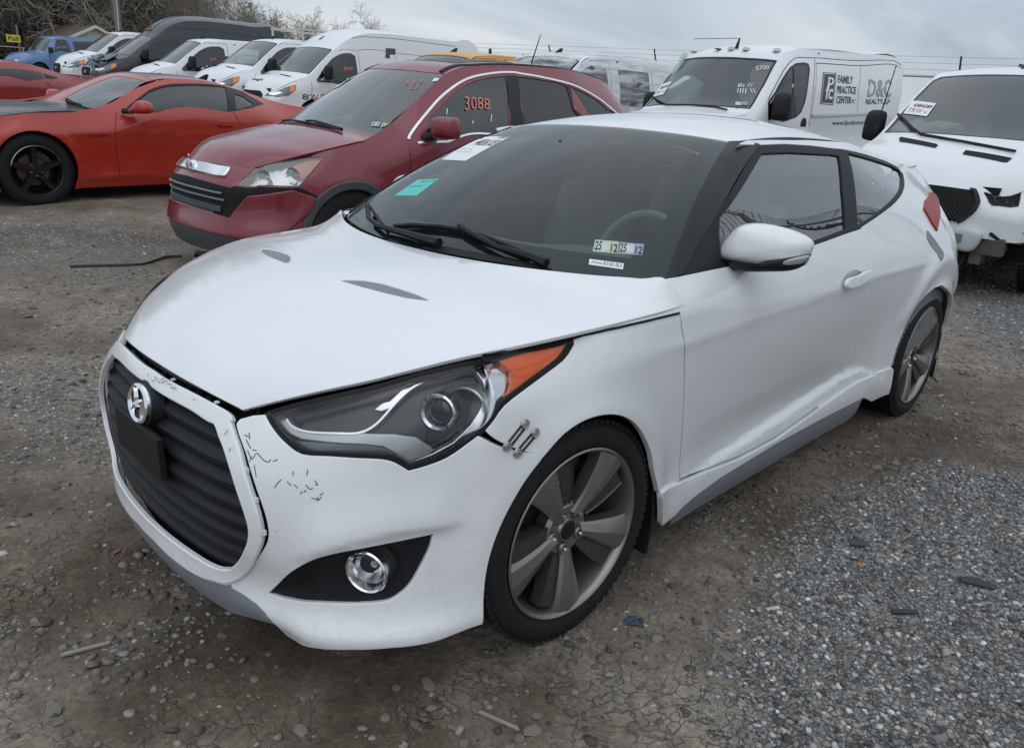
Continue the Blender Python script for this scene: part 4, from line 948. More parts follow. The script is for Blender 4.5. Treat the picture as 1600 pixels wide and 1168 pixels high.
# ---- wheels
def wheel(parent, c, side, R=.3145, half=.1075, rr=.244, steer=0, style='five', tm=rubber, am=alloy, ab=alloyb, spin=0, lug=5, camber=0, lowpoly=False, nm='wheel'):
    """c: hub centre of the outer face plane; side +1 = the car's left"""
    wl = bpy.data.objects.new(nm, None); COL.objects.link(wl); wl.parent = parent; wl.location = c
    wl.rotation_euler = (camber, 0, steer+(0 if side > 0 else math.pi))
    n = 40 if lowpoly else 96; k = R/.3145; h = half
    sw = R-rr
    prof = [(rr-.004, -h*.15), (rr, -h*.12), (rr+sw*.12, -.006), (rr+sw*.35, 0), (rr+sw*.62, -.001), (rr+sw*.82, -.008), (rr+sw*.94, -.02), (rr+sw*.985, -.035)]
    yb = -2*h; g = []
    tread = [(R, -.05), (R, -h*.70), (R-.008, -h*.71), (R-.008, -h*.80), (R, -h*.81), (R+.001, -h*1.19), (R-.008, -h*1.20), (R-.008, -h*1.29), (R, -h*1.30), (R, yb+.05)]
    back = [(r, yb-y) for r, y in prof[::-1]]
    ty = MB().lathe(prof+tread+back, n); ty.make('tyre', tm, wl, smooth=True, angle=30)
    if not lowpoly:
        bl = MB()
        for i in range(78):
            t = 2*math.pi*i/78
            Ry = np.array([[math.cos(t), 0, math.sin(t)], [0, 1, 0], [-math.sin(t), 0, math.cos(t)]])
            for y0, y1, tw in ((-.014, -.046, .0), (yb+.014, yb+.046, 0)):
                c_ = Ry@np.array([0, (y0+y1)/2, R-.0045]); bl.box(c_, (.017*R/.31, abs(y1-y0), .012), R=Ry@np.array([[1, 0, 0], [0, 1, 0], [0, .30 if y0 > -.1 else -.30, 1]]))
        tag(bl.make('tread_blocks', tm, wl), kind='stuff')
    rim = MB().lathe([(rr-.006, -h*.14), (rr+.002, -.006), (rr-.002, -.003), (rr-.008, -.007), (rr-.013, -.022), (rr-.018, -.05), (rr-.024, -.12), (rr-.016, yb+.02), (rr, yb+.01)], n)
    rim.make('rim', am if style == 'five' else ab, wl, smooth=True, angle=50)
    MB().lathe([(.03, -.115), (rr*.62, -.115), (rr*.62, -.135), (.03, -.135)], 40).make('brake_disc', rustm, wl, smooth=True, angle=30)
    cal = MB(); 
    for t in np.linspace(-.5, .5, 5): cal.box((rr*.66*math.cos(t+2.2), -.125, rr*.66*math.sin(t+2.2)), (.05, .07, .05))
    cal.make('brake_caliper', mat('cast_iron', (.10, .085, .075), .6, .4), wl)
    MB().lathe([(.001, -.16), (rr-.03, -.16)], 32).make('dust_shield', darkin, wl)
    hubm = MB().lathe([(.0, -.036), (.028, -.036), (.032, -.036), (.036, -.043), (.050, -.045), (.070, -.042), (.080, -.052), (.076, -.09)], 40); hubm.make('hub', am, wl, smooth=True, angle=40)
    MB().lathe([(.0, -.0335), (.026, -.0335), (.0285, -.036), (.0285, -.038)], 32).make('hub_cap', blackp, wl, smooth=True, angle=40)
    nsp = 5
    if style == 'five':
        rs = np.array([.050, .075, .105, .14, .18, .212, .233])*rr/.238; wd = np.array([.022, .025, .031, .040, .050, .060, .066]); ins = np.array([.008, .022, .032, .040, .046, .050, .040])
        dep = np.array([-.034, -.030, -.024, -.018, -.013, -.011, -.012])
        for s in range(nsp):
            t = spin+2*math.pi*s/nsp; e1 = np.array([math.cos(t), 0, math.sin(t)]); e2 = np.array([-math.sin(t), 0, math.cos(t)])  # e2: sense of rotation
            mb = MB()
            for r, w_, d_ in zip(rs, wd, dep):
                for a, o in ((-w_, -.045), (-w_, -.008), (-w_*.80, -.002), (-w_*.10, .007), (w_*.55, .001), (w_*.80, -.009), (w_*.82, -.045)): mb.V.append(tuple(e1*math.sqrt(max(r*r-a*a, 1e-4)) + e2*a+np.array([0, d_+o, 0])))
            m = 7
            for i in range(len(rs)-1):
                for q in range(m-1): mb.F.append([i*m+q, i*m+q+1, (i+1)*m+q+1, (i+1)*m+q])
            mb.F.append(list(range(m))); mb.F.append([(len(rs)-1)*m+q for q in range(m)])
            sp = mb.make('spoke', am, wl, smooth=True, angle=18)
            # the darker pocket along one flank
            mb = MB(); ri_ = rs[:-1]
            for r, w_, i_, d_ in zip(rs[1:6], wd[1:6], ins[1:6], dep[1:6]):
                for a, o in ((w_*.80, -.007), (w_*.82, -.013), (w_*.80+i_, -.014), (w_*.80+i_+.003, -.009), (w_*.80+i_+.005, -.045), (w_*.82, -.045)): mb.V.append(tuple(e1*math.sqrt(max(r*r-a*a, 1e-4))+e2*a+np.array([0, d_+o, 0])))
            m = 6
            for i in range(4):
                for q in range(m): mb.F.append([i*m+q, i*m+(q+1) % m, (i+1)*m+(q+1) % m, (i+1)*m+q])
            mb.F.append(list(range(m))); mb.F.append([4*m+q for q in range(m)])
            mb.make('spoke_pocket', mat('pocket_grey', (.085, .075, .068), .5, .6, noise=.2, nscale=60), wl, smooth=True, angle=25)
            tl = t+.12; L_ = MB().lathe([(.0, -.028), (.006, -.028), (.0075, -.031), (.008, -.042)], 12, c=(.056*math.cos(tl), 0, .056*math.sin(tl))); L_.make('lug_nut', chrome, wl, smooth=True, angle=40)
            L2 = MB().lathe([(.0115, -.040), (.0125, -.034), (.0165, -.034), (.019, -.040)], 16, c=(.056*math.cos(tl), 0, .056*math.sin(tl))); L2.make('lug_seat', am, wl, smooth=True, angle=40)
        v = MB(); v.tube([(.200*math.cos(1.15), -.03, .200*math.sin(1.15)), (.192*math.cos(1.15), -.012, .192*math.sin(1.15))], .004, 8); v.make('valve', mat('brass', (.6, .5, .3), .4, .9), wl)
    else:
        for s in range(nsp):
            t = spin+2*math.pi*s/nsp; e1 = np.array([math.cos(t), 0, math.sin(t)]); e2 = np.array([-math.sin(t), 0, math.cos(t)]); mb = MB()
            rs = np.linspace(.05, rr-.004, 5)
            for i, r in enumerate(rs):
                w_ = .026+.012*i/4
                if i >= 3: w_ = .030
                for a, o in ((-w_, -.07), (-w_*.8, -.012), (w_*.8, -.012), (w_, -.07)): mb.V.append(tuple(e1*r+e2*a+np.array([0, o-.03+.01*i/4, 0])))
            for i in range(4):
                for q in range(3): mb.F.append([i*4+q, i*4+q+1, (i+1)*4+q+1, (i+1)*4+q])
            mb.make('spoke', am, wl, smooth=True, angle=25)
            L_ = MB().lathe([(.0, -.030), (.008, -.030), (.010, -.045)], 10, c=(.054*math.cos(t+.6), 0, .054*math.sin(t+.6))); L_.make('lug_nut', chrome, wl, smooth=True)
    return wl
SP0 = math.radians(180-51)
wheel(veh, (0, .878, .3145), 1, steer=math.radians(-2), spin=SP0, camber=math.radians(0))
wheel(veh, (0, -.878, .3145), -1, steer=math.radians(-3), spin=.3)
wheel(veh, (-2.65, .888, .312), 1, spin=SP0+.1)
wheel(veh, (-2.65, -.888, .312), -1, spin=.9)
# liners, flaps, underbody
for cx, r_ in ((-.02, .352), (-2.66, .362)):
    for s_ in (1, -1):
        mb = MB(); n = 24
        for i in range(n+1):
            t = math.radians(-14+208*i/n)
            for y in (.38, .835 if cx > -1 else .85): mb.V.append((cx+r_*math.cos(t), y*s_, .305+r_*math.sin(t)))
        for i in range(n): mb.F.append([2*i, 2*i+1, 2*i+3, 2*i+2])
        mb.V += [(cx+r_*math.cos(math.radians(-14+208*i/n)), .38*s_, .305+r_*math.sin(math.radians(-14+208*i/n))) for i in range(n+1)]
        k = 2*(n+1); mb.F.append([k+i for i in range(n+1)])
        mb.make('wheel_liner', darkin, veh, smooth=True)
for s_ in (1, -1):
    fl = MB(); Pf = [(-.345,.47),(-.365,.33),(-.375,.20),(-.36,.10)]
    for (x, z) in Pf: fl.V += [(x, .73*s_, z), (x, .866*s_, z), (x-.012, .866*s_, z), (x-.012, .73*s_, z)]
    for i in range(3):
        for q in range(4): fl.F.append([i*4+q, i*4+(q+1) % 4, i*4+4+(q+1) % 4, i*4+4+q])
    fl.F += [[0, 1, 2, 3], [12, 13, 14, 15]]; fl.make('mud_flap', blackm, veh, bevel=.003)
    fl = MB(); Pf = [(-2.985,.40),(-3.00,.28),(-3.01,.12)]
    for (x, z) in Pf: fl.V += [(x, .74*s_, z), (x, .875*s_, z), (x-.012, .875*s_, z), (x-.012, .74*s_, z)]
    for i in range(2):
        for q in range(4): fl.F.append([i*4+q, i*4+(q+1) % 4, i*4+4+(q+1) % 4, i*4+4+q])
    fl.F += [[0, 1, 2, 3], [8, 9, 10, 11]]; fl.make('mud_flap', blackm, veh, bevel=.003)
ub = MB(); ub.box((-1.34, 0, .24), (1.9, 1.62, .16)); ub.box((-.2, 0, .33), (1.5, 1.0, .30)); ub.box((-2.75, 0, .35), (1.0, 1.0, .3)); ub.box((.18, 0, .55), (.55, 1.1, .36)); ub.box((.60, 0, .42), (.12, .80, .38)); ub.make('underbody', darkin, veh)
# ---- interior
lin = mat('headliner', (.10, .10, .095), .9)
Wi = offs(W, -.045)
for s_ in (1, -1):
    dp_ = [wx(-.38, .30), wx(-.38, .86), wx(-1.0, .93), wx(-1.9, .97), wx(-2.6, 1.03), wx(-2.9, .95), wx(-2.9, .45), wx(-2.2, .30)]
    panel(Wi, dp_, (), 'door_card', inter, veh, side=s_, thick=0, step=.08)
    pass
Ri = Metric(offs(R, -.04), .57, 2.05)
panel(Ri, Ri.sc([(0, .02), (.95, .02), (.95, .9), (0, .9)]), (), 'headliner', lin, veh, both=True, thick=0, step=.08)
mb = MB(); sec = [(-.30,.90),(-.45,.925),(-.62,.925),(-.72,.90),(-.76,.82),(-.70,.60),(-.30,.60)]; ys = np.linspace(-.76, .76, 17)
for y in ys:
    for x, z in sec:
        bumpz = .035*math.exp(-((y-.37)/.2)**2)*(z > .85); mb.V.append((x+.05*(1-abs(y)/.76)*0, y, z+bumpz))
for i in range(16):
    for q in range(6): mb.F.append([i*7+q, i*7+q+1, (i+1)*7+q+1, (i+1)*7+q])
mb.make('dashboard', inter, veh, smooth=True, angle=50)
sw = MB(); c_ = np.array([-.86, .37, .88]); a1 = np.array([0, 1, 0.]); a2 = np.array([-.35, 0, .94])
sw.tube([c_+.185*(a1*math.cos(t)+a2*math.sin(t)) for t in np.linspace(0, 2*math.pi, 33)], .015, 8); sw.box(c_+[.03, 0, 0], (.06, .13, .10)); 
for t in (0, math.pi, -math.pi/2): sw.tube([c_, c_+.18*(a1*math.cos(t)+a2*math.sin(t))], .014, 6)
sw.make('steering_wheel', inter, veh, smooth=True, angle=40)
def seat(x, y, w_=.50):
    mb = MB()
    mb.box((x+.20, y, .42), (.52, w_, .18)); Rb = np.array(Matrix.Rotation(math.radians(-18), 3, 'Y')); mb.box((x-.10, y, .78), (.13, w_, .62), R=Rb, taper=.8); mb.box((x-.215, y, 1.13), (.09, .24, .17), R=Rb, taper=.85)
    mb.tube([(x-.2, y-.05, 1.06), (x-.185, y-.05, 1.0)], .008, 6); mb.tube([(x-.2, y+.05, 1.06), (x-.185, y+.05, 1.0)], .008, 6)
    mb.make('seat', mat('seat_cloth', (.24, .225, .225), .85, noise=.2, nscale=30), veh, smooth=True, bevel=.03, angle=50)
seat(-1.35, .37); seat(-1.35, -.37); seat(-2.15, .33, .55); seat(-2.15, -.33, .55)
im = MB(); im.box((-.80, 0.0, 1.205), (.03, .22, .07)); im.tube([(-.80, 0, 1.22), (-.82, 0, 1.29)], .01, 6); im.make('interior_mirror', blackp, veh, bevel=.01)
sh = MB(); sh.box((-.88, 0.0, 1.262), (.16, .20, .035), R=np.array(Matrix.Rotation(math.radians(28), 3, 'Y'))); sh.make('sensor_housing', blackp, veh, bevel=.008)
# ---- headlamps
Zh = lambda pts: zoomp(pts, 380, 500, 2.963)
def shift(s, d):
    import copy
    t = copy.copy(s); v = np.array([.62, .66, .42]); t.G = s.G-v/np.linalg.norm(v)*d; t._bvh = None; return t
W3 = shift(W, .028); W2 = shift(W, .014); W5 = shift(W, .060)
hin = shrink(hl, .011); hin2 = shrink(hl, .004)
lens = glass('lamp_lens', (.93, .94, .94), .015, (.5, .5, .5), f0=.04, k=.7)
chr2 = mat('lamp_chrome', (.75, .76, .78), .15, .95, noise=.1, nscale=40)
blk = mat('lamp_black', (.02, .022, .026), .3, coat=.4)
amber = mat('amber_reflector', (.95, .13, .0), .25, coat=.5, noise=.15, nscale=50)
greyr = mat('lamp_grey', (.52, .53, .55), .28, .7, noise=.1, nscale=30)
blade = px(W3, Zh([(150,432),(175,428),(200,436),(222,480),(265,512),(330,528),(540,527),(700,533),(800,548),(878,600),(850,625),(765,662),(738,660),(705,612),(650,580),(560,570),(400,560),(270,545),(215,520),(175,480)]))
led = px(W3, Zh([(240,560),(400,572),(560,582),(645,592),(690,618),(725,655),(640,632),(540,622),(400,612),(290,600),(240,575)]))
cres = px(W3, Zh([(1085,240),(1160,215),(1205,228),(1222,270),(1205,350),(1150,450),(1060,545),(950,612),(860,650),(775,668),(790,655),(880,622),(975,570),(1055,490),(1105,400),(1120,330),(1112,282)]))
amb = px(W2, Zh([(1185,195),(1300,155),(1500,100),(1505,130),(1440,190),(1330,272),(1220,365),(1243,300),(1240,235)]))
arc = px(W3, smooth_poly(Zh([(195,435),(225,488),(300,517),(440,524),(540,520),(620,478),(720,368),(790,310),(860,278),(1000,238),(1100,216)]), 5, closed=False))
step_ = px(W3, Zh([(612,412),(650,385),(680,378),(715,345),(760,300),(800,292),(745,350),(700,395),(640,418)]))
for s_ in (1, -1):
    hd = panel(W5, hin2, (), 'headlamp', blk, veh, side=s_, thick=0, step=.03, bstep=.015)
    panel(W, hl, [hin], 'lamp_seal', darkin, hd, side=s_, off=-.003, thick=.010, step=.02, bstep=.012)
    panel(W, hin, (), 'lens', lens, hd, side=s_, off=-.002, thick=0, step=.02, bstep=.012)
    panel(W3, blade, (), 'reflector_blade', greyr, hd, side=s_, thick=.02, step=.02, bstep=.01, roll=.004)
    panel(W3, led, (), 'led_strip', mat('led_clear', (.12, .12, .13), .2, .3, coat=.6, noise=.5, nscale=90), hd, side=s_, off=.002, thick=.01, step=.02, bstep=.01)
    panel(W3, cres, (), 'chrome_bezel', chr2, hd, side=s_, thick=.02, step=.02, bstep=.01, roll=.004)
    panel(W3, step_, (), 'chrome_step', chr2, hd, side=s_, thick=.01, step=.02, bstep=.01)
    panel(W2, amb, (), 'amber_reflector', amber, hd, side=s_, off=.004, thick=.02, step=.02, bstep=.01)
    r1 = ribbon(W3, arc, .007, 0, .004, side=s_); r1.make('chrome_line', chr2, hd, smooth=True)
    # projector: short tube with a chrome ring and a glass ball
    for (cpx, rr1, rr2, dd, nm) in (((380+868/2.963, 500+445/2.963), .045, .035, -.035, 'projector_ring'), ((380+985/2.963, 500+440/2.963), .056, .049, -.050, 'outer_ring')):
        uv = W.pix([cpx])[0]; p = W.P([uv])[0]; nn = np.array([.88, .40, .10]); nn /= np.linalg.norm(nn); bx = np.cross([0, 0, 1], nn); bx /= np.linalg.norm(bx); by = np.cross(nn, bx)
        m_ = MB(); n = 32; pr_ = [(rr1, dd-.03), (rr1, dd), (rr1-.004, dd+.003), (rr2, dd-.002), (rr2-.002, dd-.025)]
        for r, a in pr_:
            for j in range(n): t = 2*math.pi*j/n; q = p+nn*a+(bx*math.cos(t)+by*math.sin(t))*r; m_.V.append((q[0], q[1]*s_, q[2]))
        for i in range(4):
            for j in range(n): m_.F.append([i*n+j, i*n+(j+1) % n, (i+1)*n+(j+1) % n, (i+1)*n+j])
        m_.make(nm, chr2 if nm[0] == 'p' else greyr, hd, smooth=True, angle=30)
        if nm[0] == 'p':
            b_ = MB(); 
            for k in range(6):
                th = k/5*math.pi/2*.98; r = .035*math.cos(th); a = dd-.022+.018*math.sin(th)
                for j in range(24): t = 2*math.pi*j/24; q = p+nn*a+(bx*math.cos(t)+by*math.sin(t))*r; b_.V.append((q[0], q[1]*s_, q[2]))
            for k in range(5):
                for j in range(24): b_.F.append([k*24+j, k*24+(j+1) % 24, (k+1)*24+(j+1) % 24, (k+1)*24+j])
            b_.make('projector_lens', mat('lens_dark', (.03, .035, .045), .04, 0, coat=1), hd, smooth=True)
# ---- fog lamp recesses
Zf = lambda pts: zoomp(pts, 400, 800, 4.2105)
fc = W.pix([(400+703/4.2105, 800+415/4.2105)])[0]
Wb = offs(W, -.0)
def bowl(P, UV):
    d = np.hypot((UV[:, 0]-fc[0]), (UV[:, 1]-fc[1])*1.0); e_ = edge_dist(UV, fog)
    return -np.minimum(.050, e_*1.4)*1.0
for s_ in (1, -1):
    fb = panel(W, shrink(fog, -.002), (), 'fog_bezel', blackm, veh, side=s_, off=-.006, thick=0, step=.016, bstep=.01, disp=bowl)
    p = W.P([fc])[0]; nn = np.array([.90, .42, .0]); nn /= np.linalg.norm(nn); bx = np.cross([0, 0, 1], nn); by = np.cross(nn, bx)
    def lz(prof, nm, m, n=36, sm=35):
        m_ = MB()
        for r, a in prof:
            for j in range(n): t = 2*math.pi*j/n; q = p+nn*a+(bx*math.cos(t)+by*math.sin(t))*r; m_.V.append((q[0], q[1]*s_, q[2]))
        for i in range(len(prof)-1):
            for j in range(n): m_.F.append([i*n+j, i*n+(j+1) % n, (i+1)*n+(j+1) % n, (i+1)*n+j])
        return m_.make(nm, m, fb, smooth=True, angle=sm)
    lz([(.055, -.06), (.055, -.014), (.052, -.010), (.048, -.013), (.040, -.040), (.040, -.05)], 'fog_ring', chrome)
    lz([(.041, -.035), (.030, -.055), (.014, -.066), (.002, -.068)], 'fog_reflector', chr2)
    lz([(.041, -.030), (.030, -.024), (.015, -.021), (.001, -.020)], 'fog_lens', lens)
    lz([(.009, -.066), (.009, -.05), (.001, -.048)], 'fog_bulb', mat('bulb', (.5, .5, .48), .2, .5), n=12)
# ---- wipers
def wiper(bl, ar):
    b = SF.pix(bl); a = SF.pix(ar); m_ = MB()
    Pb = SF.P(b)+SF.Nn(b)*.018; m_.tube(Pb, .007, 6)
    Pb2 = SF.P(b)+SF.Nn(b)*.006; m_.tube(Pb2, .004, 4)
    Pa = SF.P(a)+SF.Nn(a)*np.linspace(.028, .022, len(a))[:, None]; m_.tube(Pa, [.009]*(len(a)-2)+[.013, .018], 6)
    m_.make('wiper', blackm, veh, smooth=True)
wiper([(620,359),(650,357.5),(690,360),(727,366),(771,380),(824,402)], [(722,363),(740,374),(780,395),(835,411),(856,420)])
wiper([(579,324),(590,340),(603,358)], [(580,330),(582,349),(596,361),(644,375),(690,388)])
cg = px(S, [(560,340),(585,352),(640,372),(700,388),(780,404),(850,417),(862,424),(780,412),(705,399),(644,388.5),(588,369),(552,350)])
SFm = Metric(SF, .68, .72); cgm = SFm.sc(cg)
panel(SFm, cgm, (), 'cowl_grille', blackm, veh, off=.008, thick=.01, step=.03, bstep=.015)
# ---- papers and stickers on the windscreen
paper = mat('paper', (.78, .79, .80), .6); ink = mat('black_ink', (.02, .02, .025), .6); teal = mat('teal_paper', (.10, .55, .48), .6, noise=.08, nscale=30)
q = SF.pix([(751.6,211),(796.6,214.8),(727.5,251.5),(690,249.8)]); Q = [q[0], q[1], q[2], q[3]]
sp_ = sheet(SF, Q, paper, veh, 'auction_sheet')
decal(SF, subq(Q, .30, .14, .97, .42), '44836103', ink, sp_, bold=True)
decal(SF, subq(Q, .05, .02, .2, .12), '~', ink, sp_)
decal(SF, subq(Q, .75, .0, .97, .09), '|||||||||', ink, sp_)
decal(SF, subq(Q, .1, .55, .6, .60), 'lot   item   stock', mat('grey_ink', (.4, .4, .42), .6), sp_)
decal(SF, subq(Q, .1, .66, .75, .71), 'vehicle  report', MATS['grey_ink'], sp_)
q = SF.pix([(653,281),(687,279.5),(651,306),(616,306)])
t_ = sheet(SF, q, teal, veh, 'teal_sticker'); decal(SF, subq(q, .3, .08, .95, .2), 'inspect 4b', ink, t_)
decal(SF, subq(q, .1, .4, .7, .46), '-----------------', mat('teal_ink', (.05, .35, .3), .6), t_)
stm = mat('sticker_green', (.42, .50, .36), .5, noise=.3, nscale=120); stv = mat('sticker_violet', (.30, .31, .42), .5, noise=.3, nscale=120); stw = mat('sticker_pale', (.50, .58, .52), .5, noise=.25, nscale=150)
for (qq, mm) in (([(930,374.5),(967.5,377.5),(965,396.5),(926,393)], stm), ([(969,378),(1006.5,381.5),(1003.5,399),(966,396.7)], stv)):
    q = SF.pix(qq); t_ = sheet(SF, q, mm, veh, 'inspection_sticker'); sheet(SF, subq(q, .06, .12, .62, .88), stw, t_, 'sticker_field', off=.0011)
    decal(SF, subq(q, .05, .12, .32, .85), '25', ink, t_, bold=True, off=.0016); decal(SF, subq(q, .70, .25, .97, .92), '12', ink, t_, bold=True, off=.0016)
q = SF.pix([(921,404.6),(974.7,411.6),(973.4,421),(920,413.4)]); t_ = sheet(SF, q, paper, veh, 'barcode_label')
decal(SF, subq(q, .06, .25, .38, .65), 'Adesa', ink, t_, shear=.2); decal(SF, subq(q, .42, .12, .95, .75), '||| || |||| | |||| ||', ink, t_, bold=True)
# ---- stitched crack
steel = mat('steel_button', (.45, .44, .41), .35, .9)
BT = [W.pix([c_])[0] for c_ in ((819.8,662),(835.5,675.5),(792.4,696.8),(808.6,707))]
for u in BT:
    p = W.P([u])[0]; nn = W.Nn([u])[0]; bx = np.cross([0, 0, 1], nn); bx /= np.linalg.norm(bx); by = np.cross(nn, bx); m_ = MB(); n = 20; pr_ = [(.0125, .0), (.0125, .003), (.0105, .0055), (.007, .005), (.006, .0065), (.0025, .0065), (.0015, .004)]
    for r, a in pr_:
        for j in range(n): t = 2*math.pi*j/n; m_.V.append(tuple(p+nn*(a+.001)+(bx*math.cos(t)+by*math.sin(t))*r))
    for i in range(len(pr_)-1):
        for j in range(n): m_.F.append([i*n+j, i*n+(j+1) % n, (i+1)*n+(j+1) % n, (i+1)*n+j])
    m_.F.append([(len(pr_)-1)*n+j for j in range(n)]); m_.make('button_head', steel, veh, smooth=True, angle=30)
for a, b in ((0, 2), (1, 3)):
    for o in (-.006, .006):
        A, B = [W.P([BT[k]])[0]+W.Nn([BT[k]])[0]*.0035 for k in (a, b)]; d = (B-A)/np.linalg.norm(B-A); s2 = np.cross(d, W.Nn([BT[a]])[0])*o
        m_ = MB(); m_.tube([A+s2, (A+B)/2+s2, B+s2], .0026, 6); m_.make('cable_tie', blackm, veh)
# ---- scratches on the bumper corner and grille surround
Zs = lambda pts: zoomp(pts, 130, 500, 2.1228)
SC = [[(540,395),(548,410),(556,425)],[(545,430),(560,460),(575,440),(590,455),(600,465),(615,470),(622,460)],[(630,468),(645,462)],[(562,430),(575,432)],[(568,480),(574,520)],[(635,555),(645,540),(658,528)],
 [(697,500),(696,515)],[(745,495),(742,515)],[(676,535),(690,548)],[(700,545),(712,556)],[(738,545),(752,560),(762,556)],[(768,530),(778,545),(770,545)],[(720,575),(728,568)],[(733,570),(740,562)],[(757,590),(770,592),(780,598),(775,585)],[(785,580),(797,572)],[(778,598),(790,585)],[(535,380),(552,388)],[(550,372),(553,395)],[(558,450),(552,470)],[(640,700),(642,702)]]
scm = mat('scratch', (.05, .055, .06), .7)
for l in SC:
    u = px(W, Zs(l)); u = [tuple(x) for x in smooth_poly(u, 3, closed=False)] if len(u) > 2 else u
    ribbon(W, u, .0022, .0004, .0003).make('scratch', scm, veh)
for l in [[(485,440),(490,470)],[(525,488),(530,512),(550,500)],[(545,470),(565,495)],[(575,510),(590,525)],[(590,498),(620,488),(625,505)],[(600,520),(660,505)],[(655,535),(690,535)],[(680,560),(720,572),(722,545)],[(865,665),(885,655)],[(1125,950),(1155,910)],[(1160,1090),(1180,1060)]]:
    u = px(Wm, zoomp(l, 140, 500, 5.31)); ribbon(W, u, .0020, .0150, .0003).make('scratch', scm, veh)
# ================================================================== the other vehicles
def pose_m(p):
    x, y, z, yaw, pi, ro = p; return Matrix.Translation((x, y, z)) @ Matrix.Rotation(yaw, 4, 'Z') @ Matrix.Rotation(pi, 4, 'Y') @ Matrix.Rotation(ro, 4, 'X')
def view_for(M4):
    M = np.array(M4); Rr = M[:3, :3]; return View(Rr.T@(CAM_P-M[:3, 3]), CAM_A@Rr)
class Body:
    def __init__(s, rows, nose, side, rear, zb, zbelt, p=1.6, pz=2.4, px_=2.2, view=None, du=.03, feat=None, tuck=.035, flare=()):
        rows = np.array(rows, float); s.rows = rows; us = np.array([0, .3, .6, .85, 1.0])
        def rowp(k, u):
            r = [np.interp(k, range(len(rows)), rows[:, i]) for i in range(5)]; return np.array([r[0]+(r[2]-r[0])*u**px_, r[3]*u, r[1]+(r[4]-r[1])*u**pz])
        L = [0]
        for i in range(1, len(rows)): L.append(L[-1]+max(.02, np.linalg.norm(rows[i, [0, 1]]-rows[i-1, [0, 1]])))
        s.L = np.array(L); hw = .85
        g = np.array([[rowp(k, u)*[1, 1, 1] for k in range(len(rows))] for u in us])
        T = Surf(us*hw, L, g, du=du, dv=du, sym=True, view=view)
        if T.N[len(T.u)//2, len(T.v)//2, 2] < 0: T.flipn()
        s.T = T.full(); s.T.view = view; s.hw = hw
        cols = []; un = np.linspace(0, 1, len(nose))
        for u, (x, y) in zip(un, nose): cols.append((x, y, *rowp(0, u)))
        for x, y, k in side: cols.append((x, y, *rowp(k, 1)))
        for u, (x, y) in zip(np.linspace(.8, 0, len(rear)), rear): cols.append((x, y, *rowp(len(rows)-1, u)))
        vs = np.linspace(0, 1, 15); G = []
        for xo, yo, xe, ye, ze in cols:
            zl = min(zbelt, zb+(ze-zb)*.72); c = []
            for v in vs:
                z = zb+(ze-zb)*v; t = max(0, (z-zl)/(ze-zl))**p; q = 1-tuck*(1-min(1, v*4))**2
                c.append((xo+(xe-xo)*t, (yo+(ye-yo)*t)*q, z))
            G.append(c)
        cp = np.array([(c[0], c[1]) for c in cols]); U = np.concatenate([[0], np.cumsum(np.maximum(.02, np.linalg.norm(np.diff(cp, axis=0), axis=1)))]); s.U = U; s.cols = cols
        W_ = Surf(U, vs*1.1, G, du=du, dv=du, sym=True, view=view)
        sg = 1 if W_.N[len(W_.u)//2, 8, 1] > 0 else -1
        def ft(G, N, A, B):
            X, Y, Z = G[..., 0], G[..., 1], G[..., 2]; d = np.zeros_like(X)
            for cx, cz, r, a in flare: q = np.hypot(X-cx, Z-cz); d += a*np.where(q < r, 1, np.exp(-((q-r)/.06)**2))*(Y > .5)
            if feat: d += feat(X, Y, Z)
            return G+N*sg*d[..., None]
        W_ = Surf(U, vs*1.1, G, du=du, dv=du, sym=True, view=view, feat=ft)
        if sg < 0: W_.flipn()
        s.W = W_
    def side(s, pts):
        """(x,z) on the left flank -> parameters"""
        b = s.W.bvh(); g = s.W.G.reshape(-1, 3); o = []
        for x, z in pts:
            h = b.ray_cast(Vector((x, 4, z)), Vector((0, -1, 0)))
            o.append(s.W.near([h[0] if h[0] else (x, .9, z)])[0])
        return o
    def front(s, pts):
        b = s.W.bvh(); o = []
        for y, z in pts:
            h = b.ray_cast(Vector((5, max(y, 1e-4), z)), Vector((-1, 0, 0))); o.append(s.W.near([h[0] if h[0] else (1, y, z)])[0])
        return o
    def top(s, pts):
        b = s.T.bvh(); o = []
        for x, y in pts:
            h = b.ray_cast(Vector((x, y, 5)), Vector((0, 0, -1))); o.append(s.T.near([h[0] if h[0] else (x, y, 1.5)])[0])
        return o
    def arch(s, cx, cz, r, zb, n=18):
        z0 = zb+.01; a0 = math.asin(max(-1, min(1, (z0-cz)/r))); t = np.linspace(a0, math.pi-a0, n)
        return s.side([(cx+r*math.cos(a), cz+r*math.sin(a)) for a in t])
